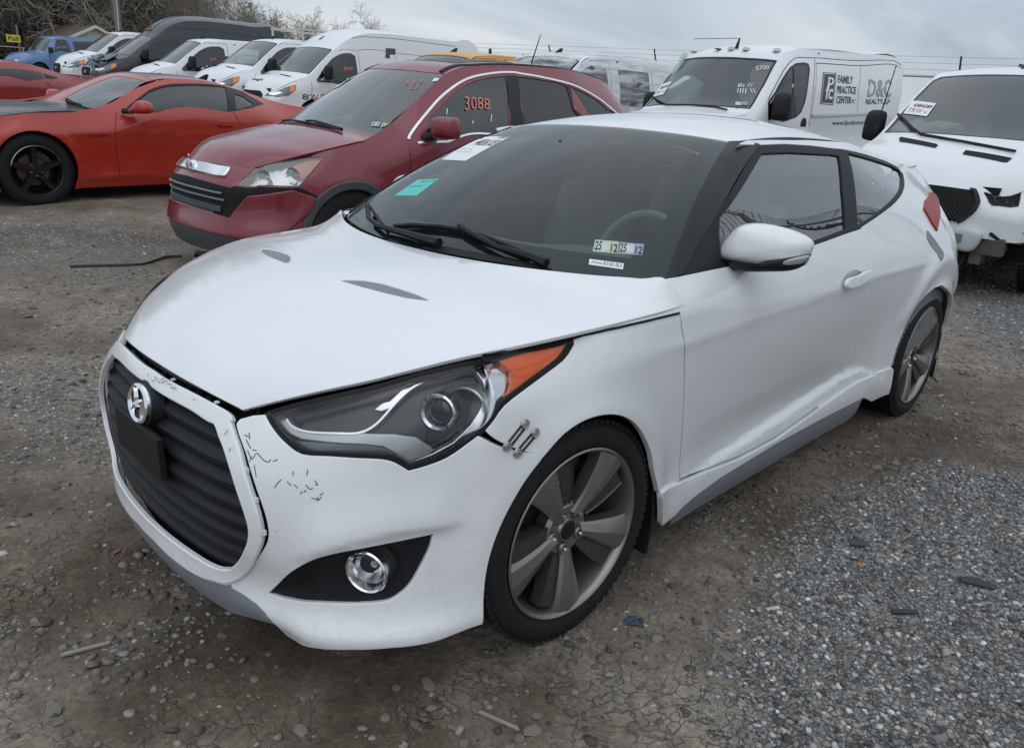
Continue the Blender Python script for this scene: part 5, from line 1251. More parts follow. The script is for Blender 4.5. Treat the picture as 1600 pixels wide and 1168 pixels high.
def build_shell(b, par, m, holes=(), arches=(), vcut=0, ws=None, kc=4, kh=6, mb_=None, mr_=None, step=.07, top_end=None, name='body', th=.02, ends=None):
    W_, U = b.W, b.U; V1 = 1.1
    out = []
    # bottom edge with the arches cut in, front to rear
    pts = [(0, vcut)]
    for a in sorted(arches, key=lambda a: a[0][0]):
        a = a if a[0][0] < a[-1][0] else a[::-1]; pts += ([(a[0][0], 0)] if not vcut or len(pts) > 1 else [(a[0][0]-.01, vcut)])+[p for p in a[1:-1] if not vcut or len(pts) > 20 or p[1] > vcut or p[0] > (a[0][0]+a[-1][0])/2]+[(a[-1][0], 0)]
    pts += [(U[-1], 0)]
    o = [(u, max(v, 0)) for u, v in pts]+[(U[-1], V1), (U[-1]*.5, V1), (0, V1)]
    bd = panel(W_, o, holes, name, m, par, both=True, thick=th, step=step, bstep=step*.5)
    L = b.L; h = b.hw*.999
    def strip(v0, v1, nm, mm, hls=()): return panel(b.T, [(-h, v0), (h, v0), (h, v1), (-h, v1)], hls, nm, mm, par, thick=.012, step=step, bstep=step*.6, roll=.003)
    strip(0, L[kc]-.004, 'bonnet', mb_ or m)
    strip(L[kc], L[kh]-.002, 'windscreen_frame', m, [ws] if ws is not None else [])
    strip(L[kh], L[-1], 'roof', mr_ or m)
    return bd
def line(surf, uv, par, w_=.006, m=None, name='panel_gap', side=1, off=.0006, th=.0008, n=6, sm=False):
    u = [tuple(x) for x in (smooth_poly(uv, 4, closed=False) if sm else dens(uv, .06, closed=False))]
    return ribbon(surf, u, w_, off, th, side=side).make(name, m or darkin, par)
def block(par, nm, m, boxes, bevel=0):
    mb = MB()
    for b_ in boxes: mb.box(*b_[:2], **(b_[2] if len(b_) > 2 else {}))
    return mb.make(nm, m, par, bevel=bevel)
def cabin(par, x0, z0, zf, hw=.78, n=2, back=-2.6, dark=None, sw=True, rows_=1):
    dm = dark or inter
    mb = MB(); mb.box(((x0+back)/2, 0, zf-.15), (abs(back-x0), hw*2, .3)); mb.make('cabin_floor', darkin, par)
    mb = MB(); mb.box((x0-.22, 0, z0-.10), (.45, hw*1.9, .26), taper=.9); mb.make('dashboard', dm, par, bevel=.03)
    for r in range(rows_):
        for y in (.38, -.38):
            mb = MB(); xs = x0-1.15-r*.85; Rb = np.array(Matrix.Rotation(math.radians(-12), 3, 'Y'))
            mb.box((xs, y, z0-.08), (.13, .48, .62), R=Rb, taper=.85); mb.box((xs-.09, y, z0+.33), (.10, .25, .18), R=Rb, taper=.9); mb.make('seat', dm, par, bevel=.03)
    if sw:
        s_ = MB(); c_ = np.array([x0-.55, .38, z0-.02]); a1 = np.array([0, 1, 0.]); a2 = np.array([-.45, 0, .89])
        s_.tube([c_+.19*(a1*math.cos(t)+a2*math.sin(t)) for t in np.linspace(0, 2*math.pi, 25)], .016, 6); s_.tube([c_-a1*.18, c_+a1*.18], .02, 6); s_.make('steering_wheel', dm, par, smooth=True)
def underside(par, x0, x1, hw, z0, z1, wheels=(), r=.38):
    mb = MB(); mb.box(((x0+x1)/2, 0, (z0+z1)/2), (abs(x1-x0), hw*1.2, z1-z0))
    mb.make('underbody', darkin, par)
    for cx, cz in wheels:
        for s_ in (1, -1):
            m_ = MB(); n = 16
            for i in range(n+1):
                t = math.radians(-10+200*i/n)
                for y in (hw*.45, hw*.955): m_.V.append((cx+r*math.cos(t), y*s_, cz+r*math.sin(t)))
            for i in range(n): m_.F.append([2*i, 2*i+1, 2*i+3, 2*i+2])
            k = 2*(n+1); m_.V += [(cx+r*math.cos(math.radians(-10+200*i/n)), hw*.45*s_, cz+r*math.sin(math.radians(-10+200*i/n))) for i in range(n+1)]; m_.F.append([k+i for i in range(n+1)])
            m_.make('wheel_liner', darkin, par, smooth=True)
def mirror_at(par, c, size, m_cap, sgn=1, n_=(.93, .36, .05), shape=None, arm=None):
    c = np.array(c, float)*[1, sgn, 1]; n_ = np.array(n_)*[1, sgn, 1]; n_ /= np.linalg.norm(n_); a = np.cross([0, 0, 1], n_); a /= np.linalg.norm(a); b_ = np.cross(n_, a); w_, h_, d_ = size
    P = shape or [(-.5, -.35), (-.35, -.5), (.3, -.5), (.5, -.3), (.5, .3), (.35, .5), (-.3, .5), (-.5, .25)]
    P = smooth_poly([(x*w_, y*h_) for x, y in P], 4); dome(P, c, a, b_, n_, d_*.65, d_*.35, p=3).make('mirror', m_cap, par, smooth=True, angle=50)
    mb = MB(); e_ = c-a*w_*.4*1-b_*h_*.35; mb.tube([e_, np.array(arm)*[1, sgn, 1] if arm is not None else e_+[0, -.12*sgn, -.05]], .03, 8); mb.make('mirror_arm', blackm, par, smooth=True)

gl_car = glass('glass_tinted', (.34, .40, .39), .15, (.05, .055, .055), f0=.07)
gl_ws = glass('glass_screen', (.66, .72, .70), .18, (.18, .21, .205), f0=.06, k=1.4)
orange_ink = mat('orange_marker', (.62, .20, .14), .7)
vanwhite = mat('van_white', (.74, .75, .77), .35, coat=.4, noise=.04, nscale=2, dust=.15)

# ------------------------------------------------------------------ maroon crossover
P_CRV = (-1.847, -3.8302, -.0658, -.013, .0316, .0115)
crv = thing('parked_car', 'maroon crossover with its front bumper torn loose and 3088 written on the side glass', 'car', pose_m(P_CRV))
cv = view_for(pose_m(P_CRV))
maroon = mat('maroon_paint', (.19, .009, .022), .28, coat=.8, noise=.10, nscale=3, dust=.15)
crows = [(.765,.885,.62,.55,.86),(.66,.965,.46,.70,.925),(.30,1.06,.18,.80,.995),(0,1.105,-.10,.815,1.045),(-.19,1.125,-.31,.775,1.075),
 (-.21,1.135,-.33,.768,1.09),(-.60,1.355,-.72,.70,1.325),(-.98,1.575,-1.12,.625,1.545),(-1.02,1.595,-1.17,.618,1.565),(-1.4,1.655,-1.5,.60,1.61),(-2.1,1.68,-2.2,.60,1.625),(-2.8,1.645,-2.85,.585,1.585),(-3.25,1.565,-3.25,.56,1.50),(-3.5,1.37,-3.46,.60,1.30),(-3.64,1.08,-3.6,.66,1.05)]
cb = Body(crows, [(.90,0),(.885,.22),(.84,.44),(.74,.64)], [(.55,.79,.6),(.30,.87,1.5),(.05,.895,2.4),(-.2,.90,3.4),(-.45,.905,5.3),(-.75,.905,6),(-1.15,.905,7.6),(-1.6,.905,9.2),(-2.2,.905,10),(-2.9,.90,11),(-3.2,.885,12),(-3.42,.84,13),(-3.58,.76,14)], [(-3.68,.6),(-3.72,.3),(-3.73,0)], .26, 1.00, p=1.5, view=cv, flare=[(0.03,.36,.40,.02),(-2.6,.36,.40,.02)],
    feat=lambda X, Y, Z: .05*np.exp(-((Z-.38)/.13)**2)*(X > .3)*sstep(X, .3, .6)-.015*np.exp(-((Z-.66)/.05)**2)*sstep(-X, -.3, .2))
CW = cb.W; zc = lambda p: zoomp(p, 260, 200, 5.333); z5 = lambda p: zoomp(p, 480, 80, 5.0); z7 = lambda p: zoomp(p, 700, 20, 4.444)
c_hl = CW.pix(zc([(575,475),(640,420),(740,325),(860,275),(1000,250),(1200,240),(1320,245),(1240,340),(1105,490),(900,485),(770,480),(740,490)]))
c_open = CW.pix(zc([(150,375),(350,450),(530,500),(575,484),(745,497),(770,487),(1040,500),(1110,497),(1335,605),(1290,600),(1230,580),(1050,522),(900,545),(690,570),(650,610),(580,700),(540,760),(400,715)]))
# symmetric: only the left half of the opening
c_open = [p for p in CW.pix(zc([(295,425),(350,450),(530,500),(575,484),(745,497),(770,487),(1040,500),(1110,497),(1325,600),(1230,583),(1050,522),(900,545),(690,570),(650,610),(580,700),(540,758),(400,712),(290,668)]))]
c_open[0] = (0, c_open[0][1]); c_open[-1] = (0, c_open[-1][1])
uvm = lambda p: CW.pix(p)
fglass = CW.pix(z5([(955,515),(1080,390),(1200,290),(1300,235),(1420,205),(1550,192),(1575,300),(1580,530)]))+cb.side([(-1.62,1.06),(-1.2,1.05),(-.9,1.045),(-.66,1.04)])
rglass = CW.pix(z7([(478,442),(600,455),(750,480),(822,505),(850,590),(868,665)]))+cb.side([(-2.62,1.09),(-1.75,1.07)])
qglass = CW.pix(z7([(850,510),(950,555),(1050,615),(1108,668)]))+cb.side([(-3.2,1.20),(-2.74,1.12)])
cws = cb.T.pix([(443,187),(480,197),(540,207),(584,212),(600,209),(620,194),(660,154),(700,119),(660,112),(600,107.5),(573,106),(530,128),(480,157)])
arF = cb.arch(.03, .36, .385, .26); arR = cb.arch(-2.6, .36, .385, .26)
build_shell(cb, crv, maroon, holes=[c_hl, fglass, rglass, qglass], arches=[arF, arR], ws=cws, kc=4, kh=8, mr_=maroon, step=.06)
ob_ = [(u, v) for u, v in c_open]
panel(offs(CW, .0), ob_, (), 'grille_opening', darkin, crv, both=True, off=.003, thick=0, step=.05)
panel(cb.T, cws, (), 'windscreen', gl_ws, crv, off=-.004, thick=0, step=.08)
for s_ in (1, -1):
    panel(CW, fglass, (), 'door_glass', gl_car, crv, side=s_, off=-.008, thick=0, step=.08)
    panel(CW, rglass, (), 'rear_door_glass', glb, crv, side=s_, off=-.008, thick=0, step=.08)
    panel(CW, qglass, (), 'quarter_glass', glb, crv, side=s_, off=-.008, thick=0, step=.08)
    bp = CW.pix(z5([(1556,190),(1600,188),(1600,500),(1585,530)]))
    line(CW, CW.pix(z5([(795,690),(803,655),(880,548),(1000,405),(1150,275),(1300,202),(1450,175),(1600,168)]))+CW.pix(z7([(520,428),(640,448),(830,492),(950,542),(1050,602),(1125,662)]))+cb.side([(-3.24,1.15)]), crv, .026, chrome, 'window_chrome', s_, .002, .006, sm=True)
    line(CW, cb.side([(-.60,1.025),(-.9,1.028),(-1.6,1.045),(-2.4,1.07),(-3.24,1.15)]), crv, .022, chrome, 'belt_chrome', s_, .002, .006)
    panel(CW, CW.pix(z7([(402,436),(478,440),(500,560),(505,660)]))+cb.side([(-1.80,1.06),(-1.60,1.055)])+CW.pix(z7([(425,620),(420,540)])), (), 'door_pillar', blackp, crv, side=s_, off=.002, thick=.003, step=.06)
    panel(CW, CW.pix(z7([(822,505),(850,510),(862,590),(874,668)]))+cb.side([(-2.74,1.12),(-2.62,1.09)])+CW.pix(z7([(868,665),(850,590)])), (), 'window_divider', blackp, crv, side=s_, off=.002, thick=.002, step=.05)
    # lamp: chrome bowl, amber corner, clear lens
    hd = panel(shift(CW, .05), shrink(c_hl, .004), (), 'headlamp', chr2, crv, side=s_, thick=0, step=.05, disp=lambda P, UV: .012*np.sin(UV[:, 0]*38)*np.sin(UV[:, 1]*45))
    panel(shift(CW, .02), CW.pix(zc([(1065,300),(1180,270),(1275,262),(1230,330),(1110,430),(1095,370)])), (), 'amber_reflector', mat('amber_bright', (.85, .22, .03), .25, coat=.5), hd, side=s_, thick=.02, step=.05)
    panel(CW, c_hl, [shrink(c_hl, .008)], 'lamp_seal', darkin, hd, side=s_, off=-.002, thick=.01, step=.04)
    panel(CW, shrink(c_hl, .007), (), 'lens', glass('lens_hazy', (.9, .92, .92), .22, (.62, .62, .58), f0=.05), hd, side=s_, off=-.002, thick=0, step=.05)
    for cx_c, cy_c, rr_ in ((405+0, 200+415/5.333, .055), (260+1040/5.333, 200+400/5.333, .06)):
        uv = CW.pix([(260+800/5.333 if rr_ < .058 else cx_c, cy_c)])[0]; p = CW.P([uv])[0]; nn = np.array([.9, .42, .05]); nn /= np.linalg.norm(nn); bx = np.cross([0, 0, 1], nn); bx /= np.linalg.norm(bx); by = np.cross(nn, bx); m_ = MB()
        pr_ = [(rr_, -.015), (rr_*.9, -.022), (rr_*.6, -.045), (rr_*.2, -.05), (.002, -.03)]
        for r, a in pr_:
            for j in range(20): t = 2*math.pi*j/20; q = p+nn*a+(bx*math.cos(t)+by*math.sin(t))*r; m_.V.append((q[0], q[1]*s_, q[2]))
        for i in range(4):
            for j in range(20): m_.F.append([i*20+j, i*20+(j+1) % 20, (i+1)*20+(j+1) % 20, (i+1)*20+j])
        m_.make('reflector', chr2, hd, smooth=True)
    # plastic arch trims and seams
    line(CW, arF[1:-1] if arF[0][0] < arF[-1][0] else arF[::-1][1:-1], crv, .07, mat('grey_cladding', (.055, .06, .065), .55, noise=.2, nscale=20), 'arch_trim', s_, .004, .01)
    line(CW, arR[1:-1], crv, .07, MATS['grey_cladding'], 'arch_trim', s_, .004, .01)
    line(CW, cb.side([(-.52,.99),(-.50,.70),(-.46,.34)]), crv, .006, side=s_); line(CW, cb.side([(-1.68,1.05),(-1.66,.7),(-1.66,.32)]), crv, .006, side=s_)
    panel(CW, [(0.0, .0), (.3, 0), (.62, 0), (.95, 0), (1.05, .02), (1.02, .11), (.85, .19), (.6, .25), (.3, .265), (0, .27)], (), 'lower_cladding', MATS['grey_cladding'], crv, side=s_, off=.006, thick=.02, step=.05)
    mirror_at(crv, (-.80, 1.00, 1.14), (.23, .165, .15), maroon, s_, arm=(-.66, .86, 1.06))
cabin(crv, -.30, 1.06, .95, rows_=2, back=-3.3)
# side print on the front door glass
q = CW.pix(z5([(1230,355),(1425,372),(1430,460),(1235,465)])); decal(CW, q, '3088', orange_ink, crv, off=.002)
for l in ([(1095,450),(1088,495)], [(1440,495),(1435,550)], [(1285,565),(1300,548),(1290,545)]): line(CW, CW.pix(z5(l)), crv, .008, paper, 'marker_line', off=.001)
# grille bar and its letter
gb = CW.pix(zc([(290,300),(330,305),(450,332),(532,345),(492,402),(420,397),(330,372),(290,360)])); gb[0] = (0, gb[0][1]); gb[-1] = (0, gb[-1][1])
g0 = CW.pix(zc([(290,285),(400,295),(525,322),(536,352),(495,412),(420,405),(330,385),(290,378)])); g0[0] = (0, g0[0][1]); g0[-1] = (0, g0[-1][1])
panel(CW, g0, (), 'grille_recess', darkin, crv, both=True, off=.002, thick=0, step=.05)
panel(CW, gb, (), 'grille_bar', chrome, crv, both=True, off=.022, thick=.03, step=.03, bstep=.02, roll=.012)
eC = CW.P([(0, (gb[0][1]+gb[-1][1])/2)])[0]; mb = MB()
for y0 in (-.026, .026): mb.box(eC+[.044, y0, 0], (.012, .014, .070))
mb.box(eC+[.044, 0, .002], (.012, .05, .014)); mb.make('emblem_letter', chrome, crv, bevel=.002)
mb = MB(); mb.V = []; n = 24
for r, o in ((1, .0), (1, .034), (.8, .036), (.8, .026)):
    for j in range(n):
        t = 2*math.pi*j/n; sx = np.sign(math.cos(t))*abs(math.cos(t))**.6; sy = np.sign(math.sin(t))*abs(math.sin(t))**.6; mb.V.append((eC[0]+o, eC[1]+.058*r*sx, eC[2]+.048*r*sy))
for i in range(3):
    for j in range(n): mb.F.append([i*n+j, i*n+(j+1) % n, (i+1)*n+(j+1) % n, (i+1)*n+j])
mb.make('emblem_ring', chrome, crv, smooth=True, angle=40)
for zz, rr_, m_ in ((.70, .60, satin), (.655, .62, satin), (.585, .58, MATS['grey_cladding']), (.54, .5, MATS['grey_cladding'])):
    pts = cb.front([(y, zz-.02*(y/.6)**2) for y in np.linspace(0, rr_*.8, 8)])
    for s_ in (1, -1): line(CW, pts, crv, .014 if m_ is satin else .05, m_, 'grille_slat', s_, .005, .012)
# loose bumper skin: stands a few centimetres off the body below the opening
bl = [(u, v-.004) for u, v in c_open[::-1]]; bl = [p for p in c_open if True]
lowr = [c for c in c_open[9:]]
bs_ = [(0, .272)]+[(.3, .268), (.6, .254), (.85, .20)]+CW.pix(zc([(1100,770),(1180,700),(1235,590)]))+[(u, v-.006) for u, v in c_open[10:]]
panel(CW, bs_, (), 'bumper_skin', maroon, crv, both=True, off=.022, thick=.03, step=.05, roll=.008)
for s_ in (1, -1): wheel(crv, (.03, .90*s_, .355), s_, R=.355, half=.115, rr=.215, style='plain', tm=rubber, am=satin, ab=satin, nm='wheel'); wheel(crv, (-2.6, .90*s_, .355), s_, R=.355, half=.115, rr=.215, style='plain', am=satin, ab=satin, lowpoly=True)
underside(crv, .75, -3.5, .88, .22, .62, [(.03, .36), (-2.6, .36)], r=.39)
block(crv, 'engine_block', darkin, [((.2, 0, .6), (.8, 1.0, .5))])
# screen papers, wiper, stickers, roof glass, aerial
q = cb.T.pix(z5([(305,185),(385,188),(235,283),(165,278)])); s_ = sheet(cb.T, q, paper, crv, 'auction_sheet', off=.003); decal(cb.T, subq(q, .3, .2, .9, .5), '43911908', ink, s_, off=.004, bold=True)
for qq in ([(512,553),(572,557),(560,592),(502,585)], [(588,560),(652,567),(640,605),(576,597)]):
    q = cb.T.pix(z5(qq)); s_ = sheet(cb.T, q, stw, crv, 'inspection_sticker', off=.003); decal(cb.T, subq(q, .1, .1, .9, .9), '25  12', ink, s_, off=.004, bold=True)
q = cb.T.pix(z5([(780,235),(905,225),(900,290),(775,300)])); decal(cb.T, q, "1 2 7\n  2 /", orange_ink, crv, off=.003)
q = cb.T.pix(z5([(995,212),(1035,217),(1015,245),(975,240)])); sheet(cb.T, q, paper, crv, 'toll_tag', off=.003)
wl_ = cb.T.pix(z5([(0,560),(60,562),(150,590),(270,632)])); m_ = MB(); m_.tube(cb.T.P(wl_)+cb.T.Nn(wl_)*.02, [.008, .01, .012, .015], 6); m_.make('wiper', blackm, crv)
wl_ = cb.T.pix([(440,183),(455,190),(490,196),(530,205)]); m_ = MB(); m_.tube(cb.T.P(wl_)+cb.T.Nn(wl_)*.015, .010, 6); m_.make('wiper', blackm, crv)
ro = cb.top([(-1.35,-.42),(-1.35,.42),(-2.05,.42),(-2.05,-.42)]); panel(cb.T, ro, (), 'roof_glass', blackp, crv, off=.003, thick=.006, step=.1)
for s_ in (1, -1):
    rr_ = [(s_*b, v) for b, v in [(cb.hw*.90, cb.L[7]), (cb.hw*.90, cb.L[9]), (cb.hw*.90, cb.L[11]), (cb.hw*.90, cb.L[12])]]; line(cb.T, rr_, crv, .05, blackm, 'roof_moulding', 1, .002, .008)
m_ = MB(); b0 = cb.T.P(cb.top([(-2.75, -.05)]))[0]; m_.tube([b0, b0+[-.13, 0, .30]], [.008, .004], 6); m_.make('aerial', blackm, crv)

# ------------------------------------------------------------------ orange-red coupe
P_CAM = (-.787, -8.184, -.0109, .135, -.006, -.010)
cam_ = thing('parked_car', 'orange-red coupe with a charcoal bonnet and roof on black five-spoke wheels', 'car', pose_m(P_CAM)); mv = view_for(pose_m(P_CAM))
ored = mat('orange_red_paint', (.38, .022, .008), .3, coat=.7, noise=.08, nscale=3, dust=.12); char = mat('charcoal_paint', (.045, .047, .052), .38, coat=.3, noise=.1, nscale=4)
mrows = [(1.05,.70,.85,.70,.72),(.75,.86,.60,.82,.84),(.3,.945,.18,.86,.925),(-.15,.985,-.25,.85,.955),(-.46,1.00,-.60,.79,.965),(-.48,1.01,-.63,.78,.985),(-.88,1.20,-1.0,.66,1.15),(-1.27,1.35,-1.36,.56,1.305),(-1.30,1.357,-1.40,.555,1.312),(-1.6,1.375,-1.65,.54,1.335),(-2.1,1.365,-2.1,.55,1.32),(-2.6,1.27,-2.6,.60,1.22),(-2.95,1.16,-2.95,.68,1.13),(-3.3,1.11,-3.3,.76,1.08),(-3.72,1.06,-3.70,.78,1.04)]
mb2 = Body(mrows, [(1.05,0),(1.03,.35),(.97,.62),(.85,.80)], [(.65,.89,1),(.35,.94,1.9),(.05,.955,2.5),(-.3,.955,3.4),(-.72,.955,5.3),(-1.1,.955,6.3),(-1.5,.955,8.6),(-2.0,.957,10),(-2.6,.965,11),(-3.0,.965,12),(-3.4,.94,13),(-3.6,.88,14)], [(-3.8,.6),(-3.85,.3),(-3.86,0)], .16, .93, p=1.3, view=mv, flare=[(.16,.36,.40,.02),(-2.70,.36,.40,.022)],
   feat=lambda X, Y, Z: .020*np.exp(-np.maximum(Z-.70, 0)/.10)*(Z > .70)*sstep(-X, .3, .7)*(Y > .5)+.020*np.exp(-np.maximum(.70-Z, 0)/.02)*(Z <= .70)*sstep(-X, .3, .7)*(Y > .5)+.02*np.exp(-((Z-.27)/.035)**2)*(-X > .4)*(-X < 2.3))
MW = mb2.W; za = lambda p: zoomp(p, 0, 0, 3.2); zb_ = lambda p: zoomp(p, 0, 90, 4.865)
mg1 = MW.pix(za([(690,500),(750,457),(820,434),(900,427),(1125,436),(1140,554),(1000,557),(780,557),(625,557)]))
mg2 = MW.pix(za([(1172,470),(1215,482),(1272,522),(1195,546),(1178,540)]))
mtr = MW.pix(za([(600,560),(690,490),(745,448),(815,425),(900,418),(1130,428),(1205,452),(1322,521),(1260,542),(1180,556),(1140,562),(780,564)]))
mws = mb2.T.pix(zb_([(462,322),(700,202),(872,140),(1000,155),(1122,183),(1040,260),(890,365),(800,398),(640,378)]))
aF = mb2.arch(.16, .36, .40, .16); aR = mb2.arch(-2.70, .36, .40, .16)
build_shell(mb2, cam_, ored, holes=[mtr], arches=[aF, aR], ws=mws, kc=4, kh=8, mb_=char, mr_=char, step=.08)
panel(mb2.T, mws, (), 'windscreen', gl_ws, cam_, off=-.004, thick=0, step=.08)
for s_ in (1, -1):
    panel(MW, mtr, [mg1, mg2], 'window_trim', blackp, cam_, side=s_, off=-.003, thick=0, step=.06)
    panel(MW, mg1, (), 'door_glass', gl_car, cam_, side=s_, off=-.010, thick=0, step=.1); panel(MW, mg2, (), 'quarter_glass', gl_car, cam_, side=s_, off=-.010, thick=0, step=.1)
    line(MW, MW.pix(za([(580,563),(575,640),(580,740),(590,820),(602,890)])), cam_, .007, side=s_)
    line(MW, MW.pix(za([(1165,562),(1190,600),(1205,628)])), cam_, .007, side=s_)
    line(MW, MW.pix(za([(430,903),(700,900),(860,890)])), cam_, .006, side=s_)
    panel(MW, MW.pix(za([(1085,622),(1100,610),(1140,606),(1170,620),(1165,632),(1100,632)])), (), 'door_handle', ored, cam_, side=s_, off=.02, thick=.02, step=.04)
    line(MW, MW.pix(za([(1090,634),(1165,635)])), cam_, .012, side=s_)
    mirror_at(cam_, (-.93, 1.07, 1.02), (.27, .14, .14), ored, s_, shape=[(-.5,-.5),(.2,-.45),(.5,-.25),(.5,.2),(.35,.5),(0,.5),(-.3,.0),(-.5,-.3)], arm=(-.80, .90, .97))
    for xx in np.linspace(-.42, -.58, 8): pass
    panel(MW, mb2.side([(-3.35,.95),(-3.55,.95),(-3.60,.75),(-3.40,.75)]), (), 'tail_lamp', red, cam_, side=s_, off=.004, thick=.01, step=.05)
q = MW.pix(za([(412,670),(545,668),(545,682),(412,684)])); decal(MW, q, 'CAMARO', mat('dark_red_ink', (.12, .01, .01), .5), cam_, bold=True, off=.003)  # model name printed in dark red
for s_ in (1, -1):
    for y in (.30, ): 
        st = [(s_*y_, v) for y_, v in ((.20, .02), (.20, mb2.L[4]-.02))]; panel(mb2.T, [(s_*.10, .02), (s_*.30, .02), (s_*.30, mb2.L[4]-.03), (s_*.10, mb2.L[4]-.03)], (), 'stripe', mat('stripe_black', (.02, .021, .024), .35), cam_, off=.0015, thick=.001, step=.1)
line(mb2.T, [(mb2.hw*.93, .3), (mb2.hw*.93, mb2.L[4]-.01)], cam_, .012); 
rl = [(mb2.hw*k, v) for k, v in ((.82, mb2.L[8]-.02), (.86, mb2.L[9]), (.86, mb2.L[10]), (.80, mb2.L[11]))]
for s_ in (1, -1): panel(mb2.T, [(s_*a, v) for a, v in ((mb2.hw*.80, mb2.L[7]+.01), (mb2.hw*.85, mb2.L[10]), (mb2.hw*.7, mb2.L[12]), (mb2.hw*.7, mb2.L[14]), (mb2.hw, mb2.L[14]), (mb2.hw, mb2.L[7]+.01))], (), 'roof_rail', ored, cam_, off=.002, thick=.004, step=.08)
panel(mb2.T, [(-.6, mb2.L[12]), (.6, mb2.L[12]), (.6, mb2.L[14]), (-.6, mb2.L[14])], (), 'boot_lid', ored, cam_, off=.002, thick=.004, step=.1)
cg_ = mb2.front([(0,.66),(.45,.65),(.62,.60),(.55,.48),(0,.46)]); cg_[0] = (0, cg_[0][1]); cg_[-1] = (0, cg_[-1][1]); panel(MW, cg_, (), 'grille', darkin, cam_, both=True, off=.003, thick=.004, step=.08)
lg_ = mb2.front([(0,.38),(.5,.38),(.6,.30),(.5,.24),(0,.24)]); lg_[0] = (0, lg_[0][1]); lg_[-1] = (0, lg_[-1][1]); panel(MW, lg_, (), 'lower_grille', darkin, cam_, both=True, off=.003, thick=.004, step=.08)
for s_ in (1, -1): panel(MW, mb2.front([(.50,.645),(.70,.64),(.80,.60),(.72,.54),(.60,.53)]), (), 'headlamp', chr2, cam_, side=s_, off=.006, thick=.01, step=.05)
fin = MB(); fin.prism([(-2.25, 0), (-2.40, 0), (-2.43, .07), (-2.40, .07)], -.015, .015, lambda u, v, h: (u, h, 1.335+v)); fin.make('aerial_fin', blackm, cam_)
wl_ = mb2.T.pix(zb_([(520,340),(560,358),(620,372)])); m_ = MB(); m_.tube(mb2.T.P(wl_)+mb2.T.Nn(wl_)*.02, [.03, .018, .012], 6); m_.make('wiper', blackm, cam_)
wl_ = mb2.T.pix(zb_([(600,372),(680,398),(725,400)])); m_ = MB(); m_.tube(mb2.T.P(wl_)+mb2.T.Nn(wl_)*.012, .012, 6); m_.make('wiper', blackm, cam_)
cabin(cam_, -.60, .86, .72, rows_=1, back=-2.6); wblack = mat('wheel_black', (.014, .014, .015), .35, .2, noise=.3, nscale=30)
for s_ in (1, -1):
    w_ = wheel(cam_, (.16, .945*s_, .355), s_, R=.362, half=.12, rr=.258, style='plain', tm=rubber, am=wblack, ab=wblack, spin=math.radians(90)); wheel(cam_, (-2.70, .95*s_, .355), s_, R=.362, half=.12, rr=.258, style='plain', am=wblack, ab=wblack, lowpoly=True, spin=.4)
for k, (a0, a1) in enumerate(((math.radians(200), math.radians(160)), )):
    m_ = MB(); m_.tube([(.16-.250*math.cos(t), .944, .355+.250*math.sin(t)) for t in np.linspace(math.radians(20), math.radians(165), 30)], .0025, 4); m_.make('rim_scuff', alloyb, cam_)
underside(cam_, .9, -3.6, .93, .14, .55, [(.16, .36), (-2.70, .36)], r=.41)

# ------------------------------------------------------------------ darker red coupe, rear half in view
P_RC = (-1.4743, -19.2115, .024, .277, -.0029, -.007)
rc = thing('parked_car', 'dark red coupe behind the orange-red one, only its rear half in view', 'car', pose_m(P_RC))
dred = mat('dark_red_paint', (.26, .018, .022), .3, coat=.7, noise=.08, nscale=3)
rrows = [list(r) for r in mrows]
rb = Body(rrows, [(1.05,0),(1.03,.35),(.97,.62),(.85,.80)], [(.65,.86,1),(.35,.90,1.9),(.05,.91,2.5),(-.3,.915,3.4),(-.72,.92,5.3),(-1.1,.92,6.3),(-1.5,.925,8.6),(-2.0,.93,10),(-2.6,.935,11),(-3.0,.925,12),(-3.4,.90,13),(-3.6,.86,14)], [(-3.8,.6),(-3.85,.3),(-3.86,0)], .16, .90, p=1.3, view=view_for(pose_m(P_RC)), du=.06, flare=[(0,.34,.38,.02),(-2.72,.34,.38,.02)])
g1 = rb.side([(-.95,.98),(-1.2,1.10),(-1.5,1.18),(-2.0,1.19),(-2.35,1.15),(-2.32,1.02),(-1.9,.97)]); g2 = rb.side([(-2.38,1.14),(-2.70,1.06),(-2.55,1.03),(-2.36,1.03)])
build_shell(rb, rc, dred, holes=[], arches=[rb.arch(0,.34,.38,.16), rb.arch(-2.72,.34,.38,.16)], ws=[(-.6, rb.L[4]+.05), (.6, rb.L[4]+.05), (.5, rb.L[8]-.05), (-.5, rb.L[8]-.05)], kc=4, kh=8, step=.12)
for s_ in (1, -1):
    panel(rb.W, g1, (), 'door_glass', glb, rc, side=s_, off=.003, thick=.004, step=.12); panel(rb.W, g2, (), 'quarter_glass', blackp, rc, side=s_, off=.003, thick=.004, step=.12)
    line(rb.W, rb.side([(-2.33,.95),(-2.45,.80),(-2.45,.4)]), rc, .012, side=s_); panel(rb.W, rb.side([(-2.15,.80),(-2.4,.80),(-2.38,.76),(-2.15,.76)]), (), 'door_handle', dred, rc, side=s_, off=.02, thick=.02, step=.05)
    wheel(rc, (0, .91*s_, .335), s_, R=.335, rr=.235, style='plain', am=satin, ab=satin, lowpoly=True); wheel(rc, (-2.72, .92*s_, .335), s_, R=.335, rr=.235, style='plain', am=satin, ab=satin, lowpoly=True)
panel(rb.T, [(-.45, rb.L[4]+.06), (.45, rb.L[4]+.06), (.45, rb.L[8]-.06), (-.45, rb.L[8]-.06)], (), 'windscreen', glb, rc, off=-.004, thick=0, step=.12)
underside(rc, .9, -3.6, .9, .14, .8, [(0, .34), (-2.72, .34)], r=.38)
